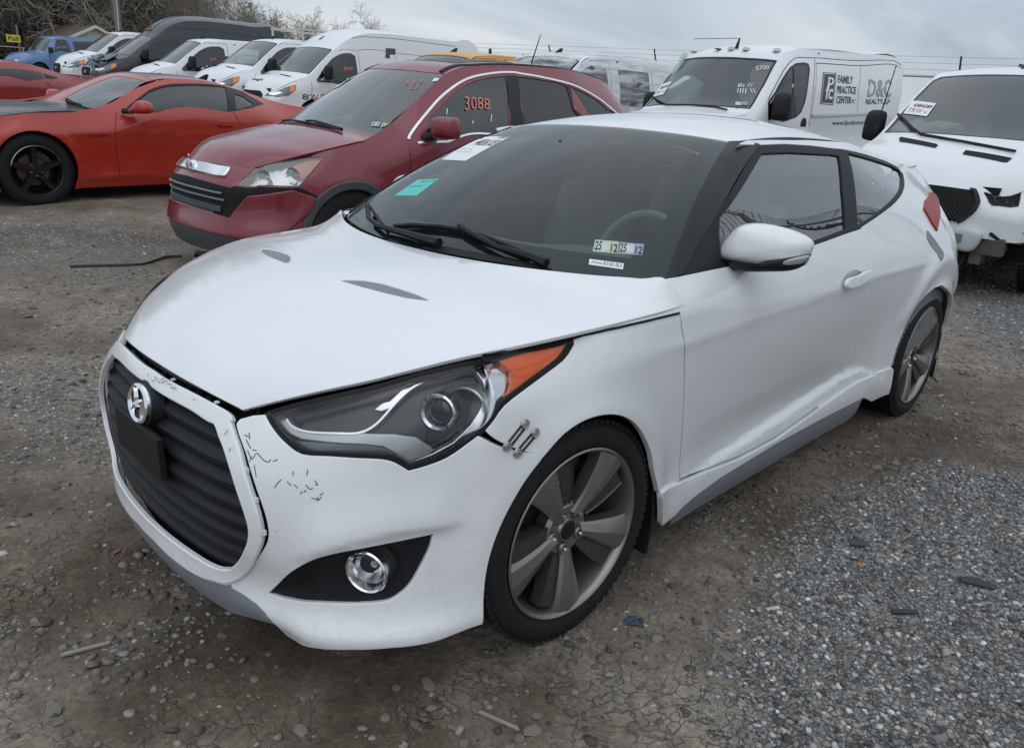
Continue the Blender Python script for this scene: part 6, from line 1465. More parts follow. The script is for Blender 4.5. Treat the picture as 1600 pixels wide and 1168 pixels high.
sp = MB(); sp.box((-3.75, 0, 1.12), (.16, 1.3, .03)); sp.make('spoiler', dred, rc, bevel=.01)
# ------------------------------------------------------------------ panel vans
def van_rows(roof='low', dx=0):
    base = [(1.0,.97,.84,.66,.93),(.83,1.14,.66,.82,1.07),(.52,1.27,.40,.90,1.20),(.16,1.385,.0,.925,1.325),(.13,1.40,-.03,.92,1.345),(-.32,1.70,-.44,.87,1.66),(-.73,1.985,-.84,.81,1.94),(-.77,2.01,-.88,.805,1.965)]
    if roof == 'low': r = [(-1.15,2.09,-1.2,.80,2.03),(-1.8,2.11,-1.85,.82,2.06),(-2.4,2.12,-2.4,.825,2.06),(-3.0,2.12,-3.0,.83,2.06),(-3.7,2.12,-3.7,.83,2.05),(-4.4,2.10,-4.4,.83,2.04),(-4.58,2.02,-4.56,.84,1.95)]
    elif roof == 'mid': r = [(-1.25,2.32,-1.3,.80,2.22),(-1.7,2.47,-1.75,.80,2.37),(-2.4,2.54,-2.4,.81,2.43),(-3.2,2.55,-3.2,.81,2.44),(-4.1,2.54,-4.1,.81,2.43),(-5.0,2.52,-5.0,.81,2.42),(-5.9,2.50,-5.9,.81,2.40),(-6.05,2.42,-6.02,.83,2.3)]
    else: r = [(-1.25,2.42,-1.3,.79,2.30),(-1.75,2.66,-1.8,.78,2.52),(-2.4,2.76,-2.4,.78,2.60),(-3.2,2.78,-3.2,.78,2.62),(-4.2,2.78,-4.2,.78,2.62),(-5.2,2.76,-5.2,.78,2.60),(-5.4,2.66,-5.36,.80,2.5)]
    return base+r
def van(P, label, paint, roof='low', group=None, screen=None, sideglass=True, low=True, fwheel=True, grille=True, lamp=True, glassm=None, vents=True, bonnet=None, vcut=0):
    M4 = pose_m(P); t = thing('parked_van', label, 'van', M4, group); v = view_for(M4); rows = van_rows(roof); n = len(rows); xr = rows[-1][2]
    side = [(.62,.94,1.3),(.35,1.0,2.2),(.0,1.02,3.0),(-.30,1.02,4.6),(-.62,1.02,5.4),(-.95,1.02,7.3)]
    side += [(rows[i_][2]-.02, 1.02 if i_ < len(rows)-2 else 1.005 if i_ < len(rows)-1 else .985, i_) for i_ in range(8, len(rows))]
    b = Body(rows, [(1.04,0),(1.03,.3),(.99,.60),(.86,.84)], side, [(xr-.06,.8),(xr-.08,.4),(xr-.08,0)], .33, 1.28, p=1.35, view=v, du=.05, flare=[(0,.37,.42,.015),(-3.3,.37,.42,.015)], feat=lambda X, Y, Z: -.012*np.exp(-((Z-.86)/.03)**2)*(X < -.3)*(Y > .5))
    ws = [(-b.hw*.93, b.L[4]+.03), (0, b.L[4]-.0), (b.hw*.93, b.L[4]+.03), (b.hw*.93, b.L[6]-.05), (b.hw*.86, b.L[6]+.01), (0, b.L[6]+.02), (-b.hw*.86, b.L[6]+.01), (-b.hw*.93, b.L[6]-.05)]
    bd = build_shell(b, t, paint, arches=[b.arch(0,.37,.42,.33), b.arch(-3.3,.37,.42,.33)], ws=ws, kc=4, kh=7, step=.14, mb_=bonnet, vcut=vcut)
    gm = glassm or gl_ws
    panel(b.T, ws, (), 'windscreen', gm, t, off=-.004, thick=0, step=.15); panel(b.T, [(u*1.03, vv+(.012 if vv > b.L[5] else -.012)) for u, vv in ws], [ws], 'screen_seal', blackp, t, off=.002, thick=.004, step=.1)
    dg = b.side([(-.16,1.24),(-.42,1.50),(-.72,1.74),(-.98,1.86),(-1.30,1.90),(-1.42,1.84),(-1.42,1.26),(-1.3,1.22),(-.8,1.16),(-.2,1.18)])
    for s_ in (1, -1):
        panel(b.W, dg, (), 'door_glass', sideglass if isinstance(sideglass, bpy.types.Material) else glb, t, side=s_, off=.003, thick=.004, step=.12, roll=.001)
        line(b.W, b.side([(-.02,1.18),(.02,.85),(.1,.6)]), t, .010, side=s_); line(b.W, b.side([(-1.52,1.95),(-1.50,1.2),(-1.48,.5)]), t, .010, side=s_); line(b.W, b.side([(-2.75,1.9),(-2.75,1.2),(-2.75,.5)]), t, .010, side=s_)
        line(b.W, b.side([(-1.0,1.95),(-1.35,1.98),(-1.52,1.97)]), t, .008, side=s_)
        if roof != 'low': line(b.W, b.side([(-1.55,1.98),(-3.0,1.98),(-5.0,1.96)]), t, .010, side=s_); line(b.W, b.side([(-1.4,2.25),(-2.0,2.32),(-5.1,2.30)]), t, .012, side=s_)
        mirror_at(t, (-.42, 1.15, 1.42), (.22, .32, .14), blackm, s_, arm=(-.45, .98, 1.28))
        if lamp:
            hl_ = b.W.near([(.95,.56,.90),(.86,.76,.99),(.60,.93,1.09),(.40,.99,1.13),(.44,.99,.99),(.62,.95,.86),(.88,.72,.82),(.97,.52,.82)])
            h_ = panel(b.W, hl_, (), 'headlamp', mat('lamp_smoke', (.10, .11, .12), .2, .2, coat=.6), t, side=s_, off=.004, thick=.01, step=.06)
            am_ = b.W.near([(.55,.95,1.09),(.42,.99,1.11),(.45,.99,1.0),(.58,.95,.92)]); panel(b.W, am_, (), 'amber_reflector', MATS['amber_bright'], h_, side=s_, off=.010, thick=.004, step=.05)
            rf = b.W.near([(.90,.62,.93),(.80,.78,.95),(.72,.86,.92),(.80,.78,.86),(.92,.60,.85)]); panel(b.W, rf, (), 'reflector', chr2, h_, side=s_, off=.010, thick=.004, step=.05)
        panel(b.W, b.W.near([(1.03,.02,.36),(1.03,.02,.62),(.99,.5,.62),(.86,.83,.62),(.62,.94,.60),(.52,.96,.40),(.62,.93,.35),(.9,.7,.35)]), (), 'front_bumper', MATS['grey_cladding'], t, side=s_, off=.012, thick=.02, step=.12)
        panel(b.W, b.side([(-.5,.60),(-2.8,.60),(-2.8,.52),(-.5,.52)]), (), 'side_moulding', MATS['grey_cladding'], t, side=s_, off=.012, thick=.014, step=.2)
        wheel(t, (0, .99*s_, .36), s_, R=.36, half=.115, rr=.21, style='plain', am=satin, ab=satin, lowpoly=True); wheel(t, (-3.3, .99*s_, .36), s_, R=.36, half=.115, rr=.21, style='plain', am=satin, ab=satin, lowpoly=True)
        if vents: panel(b.T, b.top([(.38,.24*s_),(.36,.62*s_),(.30,.64*s_),(.32,.22*s_)]), (), 'bonnet_vent', blackm, t, off=.004, thick=.006, step=.1)
    if grille:
        g_ = b.front([(0,.93),(.34,.93),(.46,.86),(.40,.68),(.30,.62),(0,.62)]); g_[0] = (0, g_[0][1]); g_[-1] = (0, g_[-1][1])
        gp = panel(b.W, g_, (), 'grille', darkin, t, both=True, off=.006, thick=.01, step=.08)
        rg = [g_[0]]+[(u+.022, vv+(.018 if i < 2 else 0)) for i, (u, vv) in enumerate(g_[1:-1])]+[g_[-1]]
        panel(b.W, [(0, g_[0][1]+.02)]+[(u+.025, vv+(.02 if i < 2 else (-.02 if i > 2 else 0))) for i, (u, vv) in enumerate(g_[1:-1])]+[(0, g_[-1][1]-.02)]+g_[::-1], (), 'grille_frame', paint if grille == 'paint' else chrome, gp, both=True, off=.012, thick=.012, step=.06)
        m_ = MB(); c_ = b.W.P([(0, (g_[0][1]+g_[-1][1])/2+.02)])[0]; m_.lathe([(.001, .02), (.045, .02), (.05, .012), (.05, 0)], 20, axis='x', c=tuple(c_)); m_.V = [(x, y*2.1, z) for x, y, z in m_.V] if abs(c_[1]) < 1e-6 else m_.V; m_.make('badge', mat('badge_blue', (.25, .30, .38), .25, .7), t, smooth=True)
    underside(t, .9, xr, .98, .28, 1.0, [(0, .37), (-3.3, .37)], r=.42)
    cabin(t, 0, 1.30, 1.0, hw=.88, rows_=1, back=-1.7, n=1)
    mb = MB(); mb.box((-1.75, 0, 1.5), (.04, 1.7, 1.0)); mb.make('bulkhead', inter, t)
    f_ = MB(); z_ = b.T.P(b.top([(-1.05, 0)]))[0][2]; f_.prism([(-1.0, 0), (-1.16, 0), (-1.20, .09), (-1.16, .09)], -.02, .02, lambda u, w_, h: (u, h, z_-.01+w_)); f_.make('aerial_fin', blackm, t)
    return t, b, v
G_VANS = 'panel vans parked in the row behind'
zwh = lambda p: zoomp(p, 380, 40, 5.333)
# white medium-roof van with lettering
t, b, v = van((-8.7292, -16.4442, .165, .0884, .0178, -.0031), 'white raised-roof van with black 82 and ERSYS lettering, behind the maroon crossover', vanwhite, 'mid', group=G_VANS)
q = b.W.pix(zwh([(492,570),(600,570),(600,615),(492,618)])); decal(b.W, q, '82', ink, t, bold=True, off=.003)
q = b.W.pix(zwh([(600,578),(925,585),(918,630),(600,632)])); decal(b.W, q, '4 POWERSYS', mat('grey_print', (.16, .17, .18), .5), t, bold=True, off=.003)
for r_ in ([(1188,190),(1268,195),(1268,245),(1188,240)], [(1185,240),(1222,242),(1222,275),(1185,272)]): panel(b.W, b.W.pix(zwh(r_)), (), 'side_print', mat('dark_print', (.05, .055, .06), .5), t, off=.003, thick=.001, step=.1)
q = b.W.pix(zwh([(835,345),(915,350),(910,380),(832,375)])); decal(b.W, q, '8247', orange_ink, t, bold=True, off=.010)
q = b.T.pix(zwh([(75,440),(175,445),(170,470),(70,462)])); decal(b.T, q, 'Siegfr', ink, t, off=.004, shear=.3, bold=True)
q = b.T.pix(zwh([(325,212),(380,215),(325,266),(300,262)])); sheet(b.T, q, paper, t, 'auction_sheet', off=.003)
# smaller white van with a ladder rack, sheet inside stands in for the next van's side lettering
t, b, v = van((-8.2334, -18.286, .2656, .0465, .0041, -.0024), 'white van carrying a pale pipe ladder rack, a sheet behind its windscreen standing in for the Johnson Controls lettering of the next van', vanwhite, 'low', group=G_VANS)
zs_ = lambda p: zoomp(p, 200, 20, 5.333)
q = b.T.pix(zs_([(935,300),(1095,312),(1085,425),(915,412)])); Q_ = q; s_ = sheet(b.T, q, mat('lettering_sheet_white', (.66, .70, .72), .5), t, 'lettering_sheet', off=-.02)
decal(b.T, subq(q, .05, .35, .95, .65), 'Johnson', mat('teal_print', (.10, .30, .32), .5), s_, off=-.015); decal(b.T, subq(q, .20, .70, 1.0, .98), 'Controls', MATS['teal_print'], s_, off=-.015)
rk = MB(); 
for x in (-1.6, -2.9, -4.1):
    for y in (.75, -.75): rk.tube([(x, y, 2.02), (x, y, 2.42)], .03, 6)
    rk.tube([(x, -.78, 2.36), (x, .78, 2.36)], .03, 6)
for y in (.75, -.75): rk.tube([(-1.55, y, 2.36), (-4.2, y, 2.36)], .025, 6)
rack = rk.make('ladder_rack', mat('pale_pipe', (.50, .47, .38), .5), t)
# white low van
t, b, v = van((-7.7859, -21.7729, .2301, -.0864, .0048, -.0106), 'white low-roof van with orange marker number on its door glass, beside the black van', vanwhite, 'low', group=G_VANS)
q = b.W.pix(zs_([(683,378),(735,380),(735,405),(683,403)])); decal(b.W, q, '8107', orange_ink, t, bold=True, off=.010)
# black high-roof van, bonnet crumpled
blkp = mat('black_paint', (.018, .021, .025), .3, coat=.5, noise=.2, nscale=3, dust=.2)
t, b, v = van((-7.8248, -25.5739, .4058, -.0083, -.0096, -.0129), 'black high-roof van with crumpled bonnet and three orange roof lights', blkp, 'high', group=G_VANS)
for y in (-.16, 0, .16):
    p = b.T.P(b.top([(-.98, y)]))[0]; m_ = MB(); m_.box(p+[0, 0, .02], (.09, .07, .05), taper=.7); m_.make('marker_light', mat('marker_orange', (.35, .09, .02), .3), t, bevel=.008)
for y in (-.25, .25): line(b.T, [(y/.8*b.hw, b.L[7]+.03), (y/.8*b.hw, b.L[10]), (y/.8*b.hw, b.L[-1]-.05)], t, .03, blackm, 'roof_rib', off=.001, th=.006)
m_ = MB(); rg = np.random.RandomState(3)
for k in range(14):
    x = .25+rg.rand()*.6; y = -.65+1.3*rg.rand(); m_.box((x, y, 1.30-.32*(x-.2)+rg.rand()*.06), (.25+.2*rg.rand(), .3+.25*rg.rand(), .03), R=np.array(Matrix.Rotation(rg.rand()*.7-.1, 3, 'Y') @ Matrix.Rotation(rg.rand()*.6-.3, 3, 'X')))
m_.make('crumpled_bonnet', blkp, t)
# white van mostly hidden behind the black one
t, b, v = van((-7.75, -28.3, .46, -.01, 0, -.012), 'white low-roof van mostly hidden to the left of the black van', vanwhite, 'low', group=G_VANS)
# yellow van
yel = mat('yellow_van_paint', (.62, .30, .035), .4, coat=.3, noise=.06, nscale=2)
t, b, v = van((-8.15, -10.65, .02, .03, 0, 0), 'yellow van seen over and through the maroon crossover', yel, 'low', group=G_VANS, vents=False)
q = b.T.top if False else b.top([(.72,-.45),(.72,.55),(.90,.55),(.90,-.45)]); decal(b.T, [q[0], q[1], q[2], q[3]][::1], 'YOGURT', ink, t, off=.004, shear=.2)
# blue window van
P_BLUE = (-9.3856, -42.4639, .5881, .2069, .0206, .0003)
blue = mat('blue_van_paint', (.10, .19, .36), .35, coat=.5, noise=.06, nscale=2); 
brow = [(.78,1.02,.62,.72,.98),(.55,1.14,.40,.84,1.09),(.1,1.22,.0,.88,1.17),(-.22,1.27,-.38,.86,1.22),(-.26,1.29,-.42,.85,1.24),(-.55,1.60,-.68,.82,1.56),(-.82,1.88,-.95,.78,1.84),(-.86,1.91,-.99,.775,1.865),(-1.2,2.0,-1.25,.76,1.93),(-1.9,2.03,-1.9,.78,1.95),(-3.2,2.03,-3.2,.78,1.95),(-4.6,2.0,-4.6,.78,1.92),(-4.75,1.9,-4.72,.8,1.82)]
M4 = pose_m(P_BLUE); t = thing('parked_van', 'light blue older passenger van with a long bonnet, left of the black van', 'van', M4)
b = Body(brow, [(.86,0),(.85,.3),(.82,.6),(.72,.84)], [(.5,.96,1),(.25,.99,1.6),(-.05,1.0,2.4),(-.40,1.0,4.2),(-.70,1.0,5.5),(-1.05,1.0,7.6),(-1.4,1.0,8.4),(-2.2,1.0,9.3),(-3.2,1.0,10),(-4.4,1.0,11),(-4.65,.98,12)], [(-4.8,.8),(-4.82,.4),(-4.82,0)], .35, 1.20, p=1.3, view=view_for(M4), du=.08)
ws = [(-b.hw*.93, b.L[4]+.02), (b.hw*.93, b.L[4]+.02), (b.hw*.88, b.L[7]-.03), (-b.hw*.88, b.L[7]-.03)]
build_shell(b, t, blue, arches=[b.arch(0,.38,.43,.35), b.arch(-3.5,.38,.43,.35)], ws=ws, kc=4, kh=7, step=.2); panel(b.T, ws, (), 'windscreen', gl_ws, t, off=-.004, thick=0, step=.2)
cabin(t, -.35, 1.22, 1.0, hw=.85, back=-4.2, rows_=2); underside(t, .7, -4.7, .95, .3, .9, [(0, .38), (-3.5, .38)], r=.43)
for s_ in (1, -1):
    for (x0, x1, xt) in ((-.75,-1.50,-1.02), (-1.78,-2.9,-1.78), (-3.1,-4.3,-3.1)): panel(b.W, b.side([(x0,1.27),(xt,1.80),(x1+.02,1.84),(x1-.03,1.78),(x1-.05,1.27)]), (), 'side_glass', glb, t, side=s_, off=.003, thick=.004, step=.2)
    line(b.W, b.side([(-.55,1.2),(-.55,.6)]), t, .015, side=s_); line(b.W, b.side([(-1.62,1.85),(-1.62,.6)]), t, .015, side=s_); mirror_at(t, (-.55, 1.12, 1.35), (.22, .26, .14), blackm, s_, arm=(-.6, .96, 1.25))
    wheel(t, (0, .97*s_, .37), s_, R=.37, rr=.2, style='plain', am=satin, ab=satin, lowpoly=True); wheel(t, (-3.5, .97*s_, .37), s_, R=.37, rr=.2, style='plain', am=satin, ab=satin, lowpoly=True)
    panel(b.W, b.W.near([(.84,.45,.86),(.83,.68,.86),(.83,.68,.70),(.85,.45,.70)]), (), 'headlamp', chr2, t, side=s_, off=.006, thick=.01, step=.1)
# bright blue car at the left edge
P_BC = (-11.5, -47.5, .70, .22, 0, 0); M4 = pose_m(P_BC); t = thing('parked_car', 'bright blue car at the far left edge, beyond the light blue van', 'car', M4)
bb = mat('bright_blue_paint', (.02, .10, .42), .35, coat=.5)
b = Body([[r[0], r[1]*1.08, r[2], r[3], r[4]*1.08] for r in mrows], [(1.05,0),(1.03,.35),(.97,.62),(.85,.80)], [(.65,.86,1),(.35,.90,1.9),(.05,.91,2.5),(-.3,.915,3.4),(-.72,.92,5.3),(-1.1,.92,6.3),(-1.5,.925,8.6),(-2.0,.93,10),(-2.6,.935,11),(-3.0,.925,12),(-3.4,.90,13),(-3.6,.86,14)], [(-3.8,.6),(-3.85,.3),(-3.86,0)], .18, .95, p=1.3, view=view_for(M4), du=.08)
ws = [(-.72, b.L[4]+.02), (.72, b.L[4]+.02), (.62, b.L[8]-.02), (-.62, b.L[8]-.02)]
build_shell(b, t, bb, arches=[b.arch(0,.34,.38,.18), b.arch(-2.72,.34,.38,.18)], ws=ws, kc=4, kh=8, step=.2); panel(b.T, ws, (), 'windscreen', glb, t, off=-.004, thick=0, step=.2); underside(t, .9, -3.6, .9, .16, .9, [(0, .34), (-2.72, .34)])
for s_ in (1, -1):
    panel(b.W, b.side([(-.95,1.05),(-1.2,1.18),(-1.5,1.26),(-2.0,1.27),(-2.6,1.15),(-2.3,1.05)]), (), 'side_glass', glb, t, side=s_, off=.003, thick=.004, step=.2)
    wheel(t, (0, .90*s_, .33), s_, R=.335, style='plain', am=satin, ab=satin, lowpoly=True); wheel(t, (-2.72, .91*s_, .33), s_, R=.335, style='plain', am=satin, ab=satin, lowpoly=True)

# ------------------------------------------------------------------ white service van with FAMILY PRACTICE CENTER lettering
P_PM = (-8.2443, -4.3025, .07, -.0788, .0083, .0307); M4 = pose_m(P_PM)
t = thing('parked_van', 'white service van with FAMILY PRACTICE CENTER and D&C REALTY lettering on its side', 'van', M4); v = view_for(M4)
prow = [(.93,1.00,.76,.66,.96),(.72,1.16,.56,.86,1.09),(.35,1.25,.20,.92,1.20),(.0,1.30,-.12,.925,1.265),(-.03,1.32,-.15,.92,1.285),(-.35,1.66,-.48,.88,1.63),(-.66,2.01,-.82,.83,1.97),(-.69,2.04,-.86,.83,2.0),(-.95,2.15,-1.1,.84,2.09),(-1.6,2.22,-1.7,.88,2.15),(-3.0,2.24,-3.0,.90,2.17),(-4.25,2.22,-4.25,.90,2.15),(-4.38,2.15,-4.36,.92,2.08)]
b = Body(prow, [(.99,0),(.98,.3),(.93,.62),(.80,.86)], [(.55,.96,1.3),(.25,1.0,2.2),(-.05,1.02,3.3),(-.35,1.02,5.0),(-.65,1.02,6.0),(-.98,1.025,8.0),(-1.4,1.03,8.7),(-2.0,1.03,9.4),(-3.0,1.03,10),(-4.1,1.03,11),(-4.3,1.01,12)], [(-4.44,.8),(-4.46,.4),(-4.46,0)], .33, 1.55, p=1.5, view=v, du=.04, flare=[(0,.37,.42,.02),(-3.0,.37,.42,.02)], feat=lambda X, Y, Z: -.02*(sstep(Z, .80, .83)-sstep(Z, 1.13, 1.16))*(X < -1.55)*(X > -4.2)*(Y > .5))
zp = lambda p: zoomp(p, 980, 60, 6.154); zq = lambda p: zoomp(p, 1200, 60, 6.873)
ws = b.T.pix(zp([(140,655),(200,545),(300,400),(440,215),(470,188),(560,182),(800,180),(1150,190),(1450,210),(1490,222),(1440,310),(1330,480),(1180,680),(960,700),(700,660),(360,640)]))
ws = [(u, min(max(v_, b.L[4]+.012), b.L[7]-.02)) for u, v_ in ws]
build_shell(b, t, vanwhite, arches=[b.arch(0,.37,.42,.33), b.arch(-3.0,.37,.42,.33)], ws=ws, kc=4, kh=7, step=.12)
panel(b.T, ws, (), 'windscreen', gl_ws, t, off=-.004, thick=0, step=.12); panel(b.T, ws, [shrink(ws, .022)], 'screen_seal', blackp, t, off=.002, thick=.004, step=.1)
dg = b.W.pix(zq([(0,690),(80,575),(170,410),(240,310),(300,270),(400,262),(435,275),(450,330),(430,500),(400,680),(360,790),(300,850),(220,880),(150,900),(0,885)]))
for s_ in (1, -1):
    panel(b.W, dg, (), 'door_glass_frame', blackp, t, side=s_, off=.002, thick=.003, step=.1)
    panel(b.W, b.W.pix(zq([(80,600),(180,420),(250,320),(250,600),(230,840),(150,880),(60,870)])), (), 'quarter_light', glb, t, side=s_, off=.006, thick=.001, step=.1)
    panel(b.W, b.W.pix(zq([(275,310),(380,285),(422,300),(420,400),(395,620),(350,770),(290,840),(240,850),(265,600)])), (), 'door_glass', glb, t, side=s_, off=.006, thick=.001, step=.1)
    line(b.W, b.W.pix(zq([(0,660),(100,470),(200,300),(280,220),(360,207),(500,210),(900,238),(1430,285)])), t, .010, side=s_, sm=True)
    line(b.W, b.W.pix(zq([(518,268),(900,293),(1430,330)])), t, .010, side=s_); line(b.W, b.W.pix(zq([(503,215),(490,500),(440,950)])), t, .010, side=s_); line(b.W, b.W.pix(zq([(518,268),(515,500),(470,800)])), t, .006, side=s_); line(b.W, b.W.pix(zq([(995,300),(975,560),(955,800)])), t, .007, side=s_)
    panel(b.W, b.W.pix(zq([(365,870),(385,855),(405,862),(412,900),(405,950),(345,948),(350,910)])), (), 'handle_recess', blackm, t, side=s_, off=.003, thick=.002, step=.1)
    line(b.W, b.W.pix(zq([(470,830),(700,825),(1000,812),(1230,800)])), t, .045, mat('silver_moulding', (.55, .57, .60), .4), 'side_moulding', s_, .004, .012)
    mirror_at(t, (-.55, 1.14, 1.34), (.24, .34, .16), blackm, s_, arm=(-.6, .99, 1.25)); 
    wheel(t, (0, 1.0*s_, .36), s_, R=.36, rr=.21, style='plain', am=satin, ab=satin, lowpoly=True); wheel(t, (-3.0, 1.0*s_, .36), s_, R=.36, rr=.21, style='plain', am=satin, ab=satin, lowpoly=True)
plum = mat('plum_print', (.075, .06, .085), .5); silv = mat('silver_print', (.28, .32, .34), .4); dk = mat('navy_print', (.03, .04, .07), .5)
sq = b.W.pix(zq([(590,368),(735,375),(700,715),(558,705)])); panel(b.W, sq, (), 'logo_field', plum, t, off=.003, thick=.0008, step=.1)
for a0, b0, a1, b1, tx in ((.40,.14,.86,.50,'p'), (.28,.34,.58,.84,'f'), (.50,.50,.86,.84,'c')): decal(b.W, subq(sq, a0, b0, a1, b1), tx, paper, t, bold=True, off=.005)
q = subq(sq, .06, .03, .94, .97); line(b.W, list(q)+[q[0]], t, .010, paper, 'logo_border', off=.0045)
for pts, tx in (([(755,395),(915,412),(905,492),(745,480)], 'FAMILY'), ([(745,508),(948,522),(940,600),(735,590)], 'PRACTICE'), ([(738,618),(898,628),(890,702),(728,700)], 'CENTER'), ([(902,655),(938,657),(932,700),(898,700)], 'PC')): decal(b.W, b.W.pix(zq(pts)), tx, dk, t, off=.004, bold=tx != 'PC')
decal(b.W, b.W.pix(zq([(1082,440),(1325,448),(1318,640),(1060,632)])), 'D&C', silv, t, bold=True, off=.004)
decal(b.W, b.W.pix(zq([(1052,655),(1308,660),(1300,720),(1046,715)])), 'REALTY, LP', dk, t, bold=True, off=.004)
decal(b.W, b.W.pix(zq([(692,885),(1155,868),(1150,925),(690,950)])), 'www.fpcdoctors.com', mat('grey_blue_print', (.10, .12, .15), .5), t, off=.004, shear=.2, bold=True)
q = b.T.pix(zp([(300,420),(435,412),(350,540),(218,532)])); s_ = sheet(b.T, q, paper, t, 'auction_sheet', off=.004); decal(b.T, subq(q, .2, .22, .95, .5), '44031168', ink, s_, bold=True, off=.006); decal(b.T, subq(q, .1, .6, .9, .85), 'Pl v', mat('red_ink', (.5, .1, .08), .6), s_, off=.006)
decal(b.T, b.T.pix(zp([(1240,270),(1365,262),(1360,300),(1240,312)])), '5700', paper, t, off=.004); decal(b.T, b.T.pix(zp([(1070,440),(1265,430),(1235,545),(1020,520)])), 'Bi //\n|||| \\\\', paper, t, off=.004, shear=-.2)
for k in range(2): q = b.T.pix(zp([(1045+60*k,610),(1100+60*k,614),(1092+60*k,646),(1037+60*k,642)])); sheet(b.T, q, stw if k == 0 else stv, t, 'inspection_sticker', off=.004)
wl_ = b.T.pix(zp([(205,545),(290,600),(380,650),(600,650),(850,672),(960,700)])); m_ = MB(); m_.tube(b.T.P(wl_)+b.T.Nn(wl_)*.02, .012, 6); m_.make('wiper', blackm, t)
for xx in (545, 960, 1000): pass
for pp, nm in (((632,105), 'b'), ((872,102), 'b'), ((1005,98), 'c'), ((1145,102), 'c'), ((1440,115), 'c')):
    q = b.T.P(b.T.pix(zp([(pp[0], pp[1]+14)])))[0]; m_ = MB(); m_.box(q+[0, 0, .02], (.12, .09, .045 if nm == 'c' else .015), taper=.6); m_.make('marker_light', mat('clear_marker', (.55, .50, .46), .3) if nm == 'c' else blackm, t, bevel=.01)
q = b.T.P(b.T.pix(zp([(1050,100)])))[0]; m_ = MB(); m_.tube([q, q+[-.05, .0, .14]], [.03, .012], 6); m_.tube([q+[-.05, 0, .14], q+[.35, -.5, .12]], .004, 4); m_.make('aerial', blackm, t)
ab = mat('airbag_cloth', (.42, .55, .50), .8, noise=.1, nscale=12)
def rumple(par, c, size, m, nm='airbag', seed=0):
    bm = bmesh.new(); bmesh.ops.create_icosphere(bm, subdivisions=3, radius=1); g = np.random.RandomState(seed); ph = g.rand(6)*6; fr = g.rand(6, 3)*5-2.5
    for v_ in bm.verts:
        p = np.array(v_.co); d = sum(math.sin(f@p*2+h) for f, h in zip(fr, ph))*.10; v_.co = Vector(p*(1+d))*1
    me = bpy.data.meshes.new(nm); bm.to_mesh(me); bm.free(); me.transform(Matrix.Diagonal((*size, 1))); me.polygons.foreach_set('use_smooth', [True]*len(me.polygons)); o = link(nm, me, par, m); o.location = c; return o
rumple(t, (-.50, -.45, 1.50), (.22, .32, .20), ab, seed=1); rumple(t, (-.75, -.80, 1.75), (.20, .06, .26), ab, seed=2)
cabin(t, -.08, 1.28, 1.0, hw=.90, rows_=1, back=-1.6); m_ = MB(); m_.box((-1.7, 0, 1.55), (.04, 1.8, 1.1)); m_.make('bulkhead', inter, t)
underside(t, .85, -4.3, 1.0, .28, 1.0, [(0, .37), (-3.0, .37)], r=.42)
for s_ in (1, -1):
    panel(b.T, b.top([(.10,.10*s_),(.10,.52*s_),(.04,.54*s_),(.04,.08*s_)]), (), 'cowl_vent', MATS['silver_moulding'], t, off=.003, thick=.004, step=.1)
    panel(b.W, b.W.near([(.80,.70,1.0),(.60,.90,1.12),(.45,.97,1.05),(.62,.92,.90),(.84,.70,.86)]), (), 'headlamp', chr2, t, side=s_, off=.006, thick=.01, step=.08)

# ------------------------------------------------------------------ damaged white van at the right edge
P_TR = (-7.3721, -.4136, -.112, -.0208, .0085, -.0003)
t, b, v = van(P_TR, 'damaged white van at the right edge, bumper gone, headlamp missing, black mesh grille', vanwhite, 'low', vents=False, grille=False, lamp=False, vcut=.42)
for o in [o for o in t.children if o.name.startswith('front_bumper')]: bpy.data.objects.remove(o)
zt = lambda p: zoomp(p, 1360, 180, 4.867); zu = lambda p: zoomp(p, 1300, 60, 3.157)
for pts in ([(220,180),(230,168),(500,222),(513,232),(490,250),(225,203)], [(705,292),(725,270),(1075,330),(1040,358),(1010,358),(705,300)]):
    q = b.T.pix(zt(pts)); o = panel(b.T, q, (), 'bonnet_vent', darkin, t, off=.004, thick=.004, step=.08); panel(b.T, q, [shrink(q, .010)], 'vent_frame', blackm, o, off=.007, thick=.004, step=.05)
gr = b.W.pix(zt([(320,405),(560,455),(770,520),(800,560),(815,660),(700,790),(660,808),(520,800),(400,790)])); 
gl_ = [(0, gr[1][1]+.012)]+[p for p in gr[2:8]]+[(0, gr[7][1])]
gr2 = b.front([(0,.985),(.33,.975)])+gr[2:7]; gr2 = [(0, gr[2][1]+.02)]+gr[2:7]+[(0, gr[6][1]-.005)]
gp = panel(b.W, gr2, (), 'grille', darkin, t, both=True, off=.004, thick=.01, step=.06)
hxm = MB(); r_ = .020; ulim = max(p[0] for p in gr2)
for i in range(-40, 41):
    for j in range(26):
        u = i*r_*1.75+(r_*.87 if j % 2 else 0); z = .05+j*r_*1.55*1.0
        if not inside([(abs(u), z)], gr2)[0]: continue
        p = b.W.P([(abs(u), z)])[0]; n_ = b.W.Nn([(abs(u), z)])[0]; sgy = -1 if u < 0 else 1
        k0 = len(hxm.V)
        for rr_, o_ in ((r_*.98, .008), (r_*.98, .022), (r_*.80, .022), (r_*.80, .008)):
            for q in range(6): a = math.pi/3*q+math.pi/6; hxm.V.append((p[0]+n_[0]*o_, (p[1]+rr_*math.cos(a))*sgy, p[2]+rr_*math.sin(a)))
        for q in range(6):
            for w_ in range(3): hxm.F.append([k0+w_*6+q, k0+w_*6+(q+1) % 6, k0+(w_+1)*6+(q+1) % 6, k0+(w_+1)*6+q])
tag(hxm.make('grille_mesh', mat('mesh_black', (.05, .052, .056), .4), gp), kind='stuff')
